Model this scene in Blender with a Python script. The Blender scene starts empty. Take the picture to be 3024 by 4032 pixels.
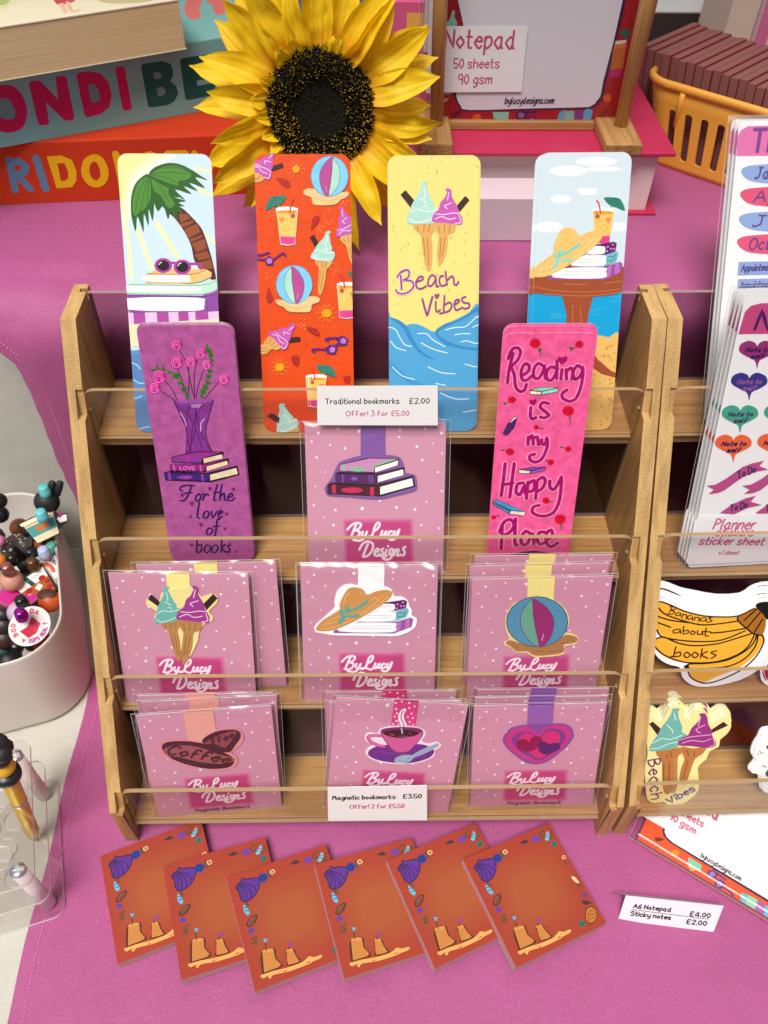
import bpy, bmesh, math, random
from mathutils import Vector, Matrix, noise
from mathutils.geometry import tessellate_polygon
SC = bpy.context.scene
COL = SC.collection
MM = 0.001
rad = math.radians
# ------------------------------------------------------------------ camera
CX, CY, CZ, YAW, PITCH, ROLL, FPX = (0.907454, -251.246253, 694.916549, 0.029299, 0.846716, 0.017497, 3247.765)
cam_d = bpy.data.cameras.new('camera'); cam = bpy.data.objects.new('camera', cam_d); COL.objects.link(cam)
SC.camera = cam
fw = Vector((math.sin(YAW)*math.cos(PITCH), math.cos(YAW)*math.cos(PITCH), -math.sin(PITCH)))
rt = Vector((math.cos(YAW), -math.sin(YAW), 0)); up = rt.cross(fw)
r2 = rt*math.cos(ROLL) + up*math.sin(ROLL); u2 = up*math.cos(ROLL) - rt*math.sin(ROLL)
cam.matrix_world = Matrix(((r2.x, u2.x, -fw.x, CX*MM), (r2.y, u2.y, -fw.y, CY*MM), (r2.z, u2.z, -fw.z, CZ*MM), (0, 0, 0, 1)))
cam_d.sensor_fit = 'VERTICAL'; cam_d.sensor_height = 36; cam_d.lens = 36*FPX/4032
cam_d.dof.use_dof = True; cam_d.dof.focus_distance = 0.60; cam_d.dof.aperture_fstop = 8.5
cam_d.clip_start = 0.01; cam_d.clip_end = 60
# ------------------------------------------------------------------ light
SUN_EL, SUN_AZ = 66, 205
w = bpy.data.worlds.new('World'); SC.world = w; w.use_nodes = True
nt = w.node_tree; bg = nt.nodes['Background']
sky = nt.nodes.new('ShaderNodeTexSky'); sky.sky_type = 'NISHITA'; sky.sun_disc = False
sky.sun_elevation = rad(SUN_EL); sky.sun_rotation = rad(SUN_AZ); sky.dust_density = 3; sky.air_density = 1.0
hs = nt.nodes.new('ShaderNodeHueSaturation'); hs.inputs['Saturation'].default_value = 0.16
nt.links.new(sky.outputs[0], hs.inputs['Color']); nt.links.new(hs.outputs[0], bg.inputs[0]); bg.inputs[1].default_value = 0.058
sl = bpy.data.lights.new('sun', 'SUN'); sl.energy = 3.1; sl.angle = rad(26); sl.color = (1, .96, .9)
so = bpy.data.objects.new('sun', sl); COL.objects.link(so)
sd = Vector((math.sin(rad(SUN_AZ))*math.cos(rad(SUN_EL)), math.cos(rad(SUN_AZ))*math.cos(rad(SUN_EL)), math.sin(rad(SUN_EL))))
so.rotation_euler = sd.to_track_quat('Z', 'Y').to_euler()
VS = SC.view_settings
VS.view_transform = 'Standard'; VS.look = 'None'; VS.gamma = 1; VS.use_curve_mapping = False; VS.exposure = 0.24
SC.cycles.transparent_max_bounces = 40; SC.cycles.max_bounces = 10
# ------------------------------------------------------------------ materials
def lin(h):
    v = [int(h[i:i+2], 16)/255 for i in (0, 2, 4)]
    return tuple(c/12.92 if c <= .04045 else ((c+.055)/1.055)**2.4 for c in v)
MATS = {}
def mat(name, col=(.5, .5, .5), rough=.5, **kw):
    if name in MATS: return MATS[name]
    m = bpy.data.materials.new(name); m.use_nodes = True; MATS[name] = m
    b = m.node_tree.nodes['Principled BSDF']
    b.inputs['Base Color'].default_value = (*col, 1); b.inputs['Roughness'].default_value = rough
    for k, v in kw.items(): b.inputs[k].default_value = v
    return m
def nodes(m): return m.node_tree.nodes, m.node_tree.links, m.node_tree.nodes['Principled BSDF']
def N(n, t, **kw):
    x = n.new(t)
    for k, v in kw.items():
        if k in x.inputs.keys() if hasattr(x.inputs, 'keys') else False: x.inputs[k].default_value = v
        else: setattr(x, k, v)
    return x
def noisetex(n, l, scale, detail=2., rough=.5, mapscale=None, coord='Object'):
    tc = n.new('ShaderNodeTexCoord'); t = n.new('ShaderNodeTexNoise')
    t.inputs['Scale'].default_value = scale; t.inputs['Detail'].default_value = detail; t.inputs['Roughness'].default_value = rough
    if mapscale:
        mp = n.new('ShaderNodeMapping'); mp.inputs['Scale'].default_value = mapscale[:3]
        if len(mapscale) > 3: mp.inputs['Rotation'].default_value = mapscale[3]
        l.new(tc.outputs[coord], mp.inputs[0]); l.new(mp.outputs[0], t.inputs['Vector'])
    else: l.new(tc.outputs[coord], t.inputs['Vector'])
    return t
def ramp(n, l, src, stops):
    r = n.new('ShaderNodeValToRGB'); e = r.color_ramp.elements
    while len(e) < len(stops): e.new(.5)
    for q, (p, c) in zip(e, stops): q.position = p; q.color = (*c, 1)
    l.new(src, r.inputs[0]); return r
def bump(n, l, b, src, strength=.3, dist=.001):
    bp = n.new('ShaderNodeBump'); bp.inputs['Strength'].default_value = strength; bp.inputs['Distance'].default_value = dist
    l.new(src, bp.inputs['Height']); l.new(bp.outputs[0], b.inputs['Normal']); return bp
def print_mat(name, rough, grain=.05, coat=0, mottle=0):
    m = mat(name, rough=rough); n, l, b = nodes(m)
    a = n.new('ShaderNodeAttribute'); a.attribute_name = 'Col'
    t = noisetex(n, l, 900, 2); mr = n.new('ShaderNodeMapRange'); mr.inputs[3].default_value = 1-grain; mr.inputs[4].default_value = 1+grain
    l.new(t.outputs[0], mr.inputs[0]); mx = n.new('ShaderNodeVectorMath'); mx.operation = 'SCALE'
    l.new(a.outputs['Color'], mx.inputs[0]); l.new(mr.outputs[0], mx.inputs['Scale']); l.new(mx.outputs[0], b.inputs['Base Color'])
    b.inputs['Specular IOR Level'].default_value = .22
    if mottle:
        t3 = noisetex(n, l, 140, 7, .68); m3 = n.new('ShaderNodeMapRange'); m3.inputs[1].default_value = .3; m3.inputs[2].default_value = .7; m3.inputs[3].default_value = 1-mottle; m3.inputs[4].default_value = 1+mottle; l.new(t3.outputs[0], m3.inputs[0])
        x3 = n.new('ShaderNodeVectorMath'); x3.operation = 'SCALE'; l.new(mx.outputs[0], x3.inputs[0]); l.new(m3.outputs[0], x3.inputs['Scale']); l.new(x3.outputs[0], b.inputs['Base Color'])
    if coat: b.inputs['Coat Weight'].default_value = coat; b.inputs['Coat Roughness'].default_value = .15
    return m
print_mat('print', .42); print_mat('print_mottled', .42, .06, 0, .24); print_mat('print_soft_mottle', .42, .06, 0, .10); print_mat('print_matte', .7, .09); print_mat('print_gloss', .3, .04, .15)
def wood(name, mapscale, c0, c1, c2):
    m = mat(name, rough=.45); n, l, b = nodes(m)
    t = noisetex(n, l, 1, 4, .62, mapscale); t2 = noisetex(n, l, 9, 2, .5)
    r = ramp(n, l, t.outputs[0], [(.3, c0), (.5, c1), (.68, c2)])
    mx = n.new('ShaderNodeMix'); mx.data_type = 'RGBA'; mx.blend_type = 'MULTIPLY'; mx.inputs['Factor'].default_value = .5
    r2 = ramp(n, l, t2.outputs[0], [(.3, (.6, .55, .5)), (.65, (1, 1, 1))])
    l.new(r.outputs[0], mx.inputs[6]); l.new(r2.outputs[0], mx.inputs[7]); l.new(mx.outputs[2], b.inputs['Base Color'])
    bump(n, l, b, t.outputs[0], .12, .0004); return m
WC = [(.34, .165, .052), (.46, .245, .085), (.56, .325, .125)]
wood('bamboo_x', (9, 420, 420), *WC)
wood('bamboo_z', (110, 300, 14, (rad(-17), 0, 0)), *WC)
wood('bamboo_y', (380, 14, 380), *WC)
wood('bamboo_post', (500, 500, 14), (.40, .21, .06), (.55, .31, .095), (.66, .40, .14))
def endgrain(name, sc, base, dark):
    m = mat(name, rough=.6); n, l, b = nodes(m)
    tc = n.new('ShaderNodeTexCoord'); v = n.new('ShaderNodeTexVoronoi'); v.inputs['Scale'].default_value = sc; v.feature = 'F1'; v.inputs['Randomness'].default_value = .72
    l.new(tc.outputs['Object'], v.inputs['Vector'])
    r = ramp(n, l, v.outputs['Distance'], [(.16, dark), (.34, tuple((a+c)/2 for a, c in zip(base, dark))), (.5, base)])
    t = noisetex(n, l, 1, 3, .5, (150, 30, 30)); r2 = ramp(n, l, t.outputs[0], [(.35, (.70, .64, .56)), (.62, (1.05, 1.03, 1))])
    mx = n.new('ShaderNodeMix'); mx.data_type = 'RGBA'; mx.blend_type = 'MULTIPLY'; mx.inputs['Factor'].default_value = .8
    l.new(r.outputs[0], mx.inputs[6]); l.new(r2.outputs[0], mx.inputs[7]); l.new(mx.outputs[2], b.inputs['Base Color'])
    bump(n, l, b, v.outputs['Distance'], .2, .0005); return m
endgrain('bamboo_end', 720, (.57, .365, .145), (.43, .26, .092)); endgrain('bamboo_end_dark', 620, (.40, .21, .07), (.12, .05, .015))
def cloth(name, col, weave, var, sheen, diag=False):
    m = mat(name, col, .62); n, l, b = nodes(m)
    t = noisetex(n, l, weave, 3, .7, (1, .55, 1)); t2 = noisetex(n, l, 12, 3)
    r = ramp(n, l, t.outputs[0], [(.3, tuple(c*(1-var) for c in col)), (.7, tuple(min(1, c*(1+var)) for c in col))])
    mx = n.new('ShaderNodeMix'); mx.data_type = 'RGBA'; mx.blend_type = 'MULTIPLY'; mx.inputs['Factor'].default_value = .35
    r2 = ramp(n, l, t2.outputs[0], [(.3, (.72, .72, .72)), (.7, (1, 1, 1))])
    l.new(r.outputs[0], mx.inputs[6]); l.new(r2.outputs[0], mx.inputs[7]); l.new(mx.outputs[2], b.inputs['Base Color'])
    src = t.outputs[0]
    if diag:
        tc = n.new('ShaderNodeTexCoord'); wv = n.new('ShaderNodeTexWave'); wv.inputs['Scale'].default_value = 420; wv.bands_direction = 'DIAGONAL'; wv.inputs['Distortion'].default_value = .6
        l.new(tc.outputs['Object'], wv.inputs['Vector']); src = wv.outputs[0]
    bp0 = bump(n, l, b, src, .6, .0008); t5 = noisetex(n, l, 26, 3, .55); bp1 = n.new('ShaderNodeBump'); bp1.inputs['Strength'].default_value = .22; bp1.inputs['Distance'].default_value = .006; l.new(t5.outputs[0], bp1.inputs['Height']); l.new(bp1.outputs[0], bp0.inputs['Normal']); b.inputs['Sheen Weight'].default_value = sheen; b.inputs['Roughness'].default_value = .62 if diag else .55; b.inputs['Sheen Roughness'].default_value = .4
    b.inputs['Sheen Tint'].default_value = (1, .75, .9, 1) if not diag else (1, 1, 1, 1); return m
cloth('pink_cloth', (.40, .076, .232), 1000, .19, .6); cloth('cream_cloth', (.66, .635, .565), 700, .08, .1, True)
mat('thread', (.72, .24, .48), .6)
def clear(name, tint, ior, rough, bumpy=0, gl=1.0):
    m = bpy.data.materials.new(name); m.use_nodes = True; MATS[name] = m; n = m.node_tree.nodes; l = m.node_tree.links
    n.remove(n['Principled BSDF']); out = n['Material Output']
    tr = n.new('ShaderNodeBsdfTransparent'); tr.inputs[0].default_value = (*tint, 1); gs = n.new('ShaderNodeBsdfGlossy'); gs.inputs['Roughness'].default_value = rough; gs.inputs[0].default_value = (gl, gl, gl, 1)
    fr = n.new('ShaderNodeFresnel'); mx = n.new('ShaderNodeMixShader'); ge = n.new('ShaderNodeNewGeometry'); mr = n.new('ShaderNodeMapRange')
    mr.inputs[3].default_value = ior; mr.inputs[4].default_value = 1/ior; l.new(ge.outputs['Backfacing'], mr.inputs[0]); l.new(mr.outputs[0], fr.inputs[0])
    if bumpy:
        t = noisetex(n, l, bumpy, 2.5, .5, (1, .75, 1)); t.noise_type = 'RIDGED_MULTIFRACTAL'; t.normalize = True; bp = n.new('ShaderNodeBump'); bp.inputs['Strength'].default_value = .9; bp.inputs['Distance'].default_value = .010
        l.new(t.outputs[0], bp.inputs['Height']); l.new(bp.outputs[0], fr.inputs['Normal']); l.new(bp.outputs[0], gs.inputs['Normal'])
    l.new(fr.outputs[0], mx.inputs[0]); l.new(tr.outputs[0], mx.inputs[1]); l.new(gs.outputs[0], mx.inputs[2]); l.new(mx.outputs[0], out.inputs[0]); return m
clear('acrylic', (.97, .965, .96), 1.40, .02, 0, .6); clear('acrylic_shade_tint', (.70, .67, .68), 1.40, .02, 0, .6); clear('sleeve', (.975, .975, .975), 1.5, .2, 0, 1.); mat('sleeve_edge', (.8, .78, .78), .3, Alpha=.34)  # back panels get a darker tint that paints shade into the tiers
mat('acrylic_edge', (.37, .245, .125), .6, Alpha=.96); mat('acrylic_edge_clear', (.34, .24, .23), .4, Alpha=.85)
mat('acrylic_edge_white', (.95, .90, .89), .3, Alpha=.95); mat('white_plastic', (.68, .62, .575), .42); mat('chrome', (.85, .85, .87), .12, Metallic=1.0); mat('frosted_post', (.83, .70, .71), .35, Alpha=.93)
mat('gold_barrel', (.74, .47, .02), .3, Metallic=.3); mat('black_plastic', (.012, .012, .014), .35); mat('black_rubber', (.016, .016, .018), .55)
mat('orange_plastic', (.86, .41, .055), .38, **{'Subsurface Weight': .15}); MATS['orange_plastic'].node_tree.nodes['Principled BSDF'].inputs['Subsurface Radius'].default_value = (.004, .002, .001)
def simple(h, rough=.45, **k): return mat('colour_'+h+str(rough)+str(len(k)), lin(h), rough, **k)
# ------------------------------------------------------------------ mesh builder (all lengths in mm)
class MB:
    def __init__(s): s.v = []; s.f = []; s.m = []; s.c = []; s.sm = []
    def face(s, pts, m=0, c=(.8, .8, .8), smooth=False):
        i = len(s.v); s.v.extend(pts); s.f.append(list(range(i, i+len(pts)))); s.m.append(m); s.c.append(c); s.sm.append(smooth)
    def mesh(s, vs, fs, m=0, c=(.8, .8, .8), smooth=False):
        i = len(s.v); s.v.extend(vs)
        for f in fs: s.f.append([k+i for k in f]); s.m.append(m); s.c.append(c); s.sm.append(smooth)
    def box(s, a, b, m=0, c=(.8, .8, .8), M=None):
        (x0, y0, z0), (x1, y1, z1) = a, b
        vs = [(x, y, z) for z in (z0, z1) for y in (y0, y1) for x in (x0, x1)]
        if M: vs = [tuple(M @ Vector(v)) for v in vs]
        s.mesh(vs, [(0, 2, 3, 1), (4, 5, 7, 6), (0, 1, 5, 4), (1, 3, 7, 5), (3, 2, 6, 7), (2, 0, 4, 6)], m, c)
    def prism(s, poly, place, m_cap=0, m_side=0, c=(.8, .8, .8), cs=None, side_m=None, holes=(), smooth=False, top=True, bottom=True):
        """poly: 2D outline; place(u,v,k) -> 3D for k=0,1"""
        loops = [poly]+list(holes); tris = tessellate_polygon([[Vector((p[0], p[1], 0)) for p in lp] for lp in loops])
        flat = [p for lp in loops for p in lp]
        for k in (0, 1):
            if (k == 1 and not top) or (k == 0 and not bottom): continue
            s.mesh([place(p[0], p[1], k) for p in flat], [t if k else t[::-1] for t in tris], m_cap, c)
        for lp in loops:
            n = len(lp); vs = [place(p[0], p[1], k) for p in lp for k in (0, 1)]
            for i in range(n):
                j = (i+1) % n
                s.mesh([vs[2*i], vs[2*j], vs[2*j+1], vs[2*i+1]], [(0, 1, 2, 3)], side_m(i) if side_m else m_side, cs or c, smooth)
    def tube(s, pts, r, n=8, m=0, c=(.8, .8, .8), closed=False, caps=True):
        P = [Vector(p) for p in pts]; L = len(P); base = len(s.v); R = r if isinstance(r, (list, tuple)) else [r]*L
        ref = None
        for i, p in enumerate(P):
            a = P[i-1] if (i or closed) else P[i]; b = P[(i+1) % L] if (i < L-1 or closed) else P[i]
            d = (b-a).normalized()
            if ref is None: ref = d.orthogonal().normalized()
            ref = (ref-d*ref.dot(d)).normalized(); q = d.cross(ref)
            for k in range(n):
                t = 2*math.pi*k/n; s.v.append(tuple(p+(ref*math.cos(t)+q*math.sin(t))*R[i]))
        for i in range(L if closed else L-1):
            j = (i+1) % L
            for k in range(n):
                s.f.append([base+i*n+k, base+i*n+(k+1) % n, base+j*n+(k+1) % n, base+j*n+k]); s.m.append(m); s.c.append(c); s.sm.append(True)
        if caps and not closed:
            s.f.append([base+k for k in range(n)][::-1]); s.m.append(m); s.c.append(c); s.sm.append(False)
            s.f.append([base+(L-1)*n+k for k in range(n)]); s.m.append(m); s.c.append(c); s.sm.append(False)
    def lathe(s, prof, n=20, m=0, c=(.8, .8, .8), M=None):
        vs = []; L = len(prof)
        for r, z in prof:
            for k in range(n):
                t = 2*math.pi*k/n; p = Vector((r*math.cos(t), r*math.sin(t), z)); vs.append(tuple(M @ p) if M else tuple(p))
        fs = [(i*n+k, i*n+(k+1) % n, (i+1)*n+(k+1) % n, (i+1)*n+k) for i in range(L-1) for k in range(n)]
        s.mesh(vs, fs, m, c, True)
    def ball(s, ctr, r, m=0, c=(.8, .8, .8), sc=(1, 1, 1), n=16):
        pr = [(max(.001, r*math.sin(math.pi*i/10)), -r*math.cos(math.pi*i/10)) for i in range(11)]
        s.lathe(pr, n, m, c, Matrix.Translation(Vector(ctr)) @ Matrix.Diagonal((*sc, 1)))
    def build(s, name, mats, parent=None, M=None, smooth=None, bevel=0):
        me = bpy.data.meshes.new(name); me.from_pydata([(x*MM, y*MM, z*MM) for x, y, z in s.v], [], s.f)
        for q in (mats if isinstance(mats, (list, tuple)) else [mats]): me.materials.append(MATS[q] if isinstance(q, str) else q)
        ca = me.color_attributes.new('Col', 'FLOAT_COLOR', 'CORNER'); buf = []
        for p, c in zip(me.polygons, s.c): buf.extend([c[0], c[1], c[2], 1.]*p.loop_total)
        ca.data.foreach_set('color', buf)
        me.polygons.foreach_set('material_index', s.m); me.polygons.foreach_set('use_smooth', [bool(q) if smooth is None else smooth for q in s.sm])
        me.update(); o = bpy.data.objects.new(name, me); COL.objects.link(o)
        if parent: o.parent = parent
        if M is not None: o.matrix_local = M
        if bevel:
            b = o.modifiers.new('bevel', 'BEVEL'); b.width = bevel*MM; b.segments = 2; b.limit_method = 'ANGLE'; b.angle_limit = rad(35)
        return o
def weld(o):
    bm = bmesh.new(); bm.from_mesh(o.data); bmesh.ops.remove_doubles(bm, verts=bm.verts, dist=2e-5); bmesh.ops.recalc_face_normals(bm, faces=bm.faces); bm.to_mesh(o.data); bm.free(); return o
def tag(o, label=None, cat=None, group=None, kind=None):
    for k, v in (('label', label), ('category', cat), ('group', group), ('kind', kind)):
        if v: o[k] = v
    return o
def empty(name, M=None, **k):
    o = bpy.data.objects.new(name, None); COL.objects.link(o); o.empty_display_size = .01
    if M is not None: o.matrix_world = M
    return tag(o, **k)
def loc(x, y, z, rz=0): return Matrix.Translation((x*MM, y*MM, z*MM)) @ Matrix.Rotation(rz, 4, 'Z')
def fmatrix(o, U, V):
    U = Vector(U).normalized(); V = Vector(V); V = (V-U*V.dot(U)).normalized(); W = U.cross(V); o = Vector(o)*MM
    return Matrix(((U.x, V.x, W.x, o.x), (U.y, V.y, W.y, o.y), (U.z, V.z, W.z, o.z), (0, 0, 0, 1)))
def card_matrix(v):
    x, y, al, ps, ro, zs, w_, h_ = v
    R = Matrix.Rotation(ps, 3, 'Z') @ Matrix.Rotation(-al, 3, 'X') @ Matrix(((math.cos(ro), 0, -math.sin(ro)), (0, 1, 0), (math.sin(ro), 0, math.cos(ro))))
    U = R @ Vector((1, 0, 0)); V = R @ Vector((0, 0, 1))
    lift = abs(math.sin(ro))*w_/2*math.cos(al); sy = abs(math.sin(ro))*w_/2*math.sin(al)
    o = Vector((x, y, zs+lift)) + Matrix.Rotation(ps, 3, 'Z') @ Vector((0, sy, 0))
    return fmatrix(o, U, V)
def copy_tree(o, parent=None, **k):
    c = o.copy(); COL.objects.link(c)
    if parent: c.parent = parent
    for ch in o.children: copy_tree(ch, c)
    return tag(c, **k)
# ------------------------------------------------------------------ printed drawings (outlines in 0.1 mm)
COLS='e0ead8 e9e5b8 ecdf9a e2e5b2 552a20 8f4a2e 2c5a22 4b8531 eebb72 fbf8f6 4a3422 b98a4e a9a2a0 a83a94 201a1c e8e4e6 b8dcc8 fbfafa 47705e a8a8a8 8a4a9c fcfafb 3f2750 b0abb2 e7bfe0 a9489b f0dcb4 5b93c2 9fd0e6 8cc6dc 5b80b8 8fcbe0 e8683a 3b2422 d6a25c 8d5f2c bd58aa f0cfe8 f08a2e f59a13 a8281f e6bf85 c79a5c 5f8fa8 7cc4e6 b04a8e a8d6c4 5c4a70 d9a3cc c9a36a 2f7d6b 1f5a4c f5f2ee eac067 f0962a dd3f86 d2401f b0573c 3a3a22 dd8a4a c79a45 a9d3c6 e8f3ee 5d2170 b678c0 c8b35a d8cb74 ecc9dd 93408f 4c9ccb 3583ba 3e8fc4 d8ecf5 e4eaec edf0f0 149fd4 3fb4de e3b566 c59a50 9a4c2c c07a52 5c2368 f7f3f5 f08ac0 6fb6c4 f7f5f5 2f7a72 9a4b9c f7f4f6 b070b6 9b94a0 e6bb6a f2d69a 8fcfb8 5ea68e 3f2140 2f6a26 b01d78 e07bbb 7c3285 8f4a98 4e1f57 c9a5cf 2c1233 8d2f86 dccba0 3a4aa0 96207a c56fb4 b25a9c 3d2470 8d3a94 35145f 8a1a62 2c5f2a c8102e a00a24 3a1a2c 7fc8ae 8fd0c0 ecd9c4 4a1e66 5a2a78 7a3f9e 8f58ad 2e98c8 2a86b2 f08fb8 9c0f62 5a1148 f3e6ee d580a4 d0709a cb6090 c65087 c2457f f5e4ee 5a2550 83589f 2a1020 c98bb8 8db89c f3efe8 5c2264 7d5cb4 4d1a26 cf2858 efe09a f3e690 b98753 6fb7ac a33f8f f4f1f2 f6f5f4 c98f50 e3b57e 55a296 ecd596 f0e28c b07c48 8f6034 2f5a70 5394b4 98306e 6ca892 dd8f94 e5a598 46202a 93484e a05558 f0dfe8 d63f80 f6dbe8 efe6ea 8f8a90 6e2a86 8d4aa2 a8407a dd6fa0 7a2f66 cf5c96 3c161c 8d6a5c b9b4bd 9fb0c4 74859a 8a4a98 9560ae c93684 7d3a8c d12f74 8f1046 521e66 9a3d2b 9a3e2b 9a402b 9b422c 9b442c 9b462d 9c472d 9c492e 9c4b2e 9d4d2f 9d4f2f 9e5130 33244a 5a2f88 2c3a86 1c2456 eec08a 5a3a2a 5aaccc 2a5a70 3a201c 84503f 4a2a24 5c3a90 2f6a66 1d4644 33343a 6a3a94 6ab4cc 3a6a84 3f4a36 eeb98a 4a3a30 e0c08a 3c3036 6a3a1e b8742e 2f6a5c 1d4a40 e0a05a 6a4420 4a2c18 bb7a3e c98a4a 4ca6cc 8a3a8c 1c1a1c d3588c 3c1f3c f1f0f3 7a2a1e f0861c 7fc4a8 c9a765 5b3a78 9a78b4 5cb4cc 8ac8a0 a05aa4 4a3a4c c95a82 3f1c48 d9d5de 84c2ae c9985e 5c1c24 d2531c b88a5e 4a1a58 8a5a9a 5c9cc4 7fb09c 7a3a80 7a1c24 d9c4b4 c9704c b4612f b02a62 2f5a50 c2507e 43224c 5f86a8 e8b312 c03418 c01c56 6b8f90 1f5a55 d9706c dcd8a8 b3bc70 c9494f e0b89a c9b68a c2487c 43205e 962d72 241b52 3a3482 8a5590 45a48a 46355e e8673c b84f86 33285e c95a88 dd74ab 80408c 8ea6d8 5a3f86 dd5478 8ea0d6 45407c f2f1f3 efb038 a86a20 1e1a1a 4a2018 f1e79a c08550 40231f b8793f 7c4a22 6fb5a8 d8ece6 98357e dba8d2 6f2a74 f3f3f1 5a6a3a 2d6a2c c02a3a f1eeef b01c2a'.split()
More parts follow.
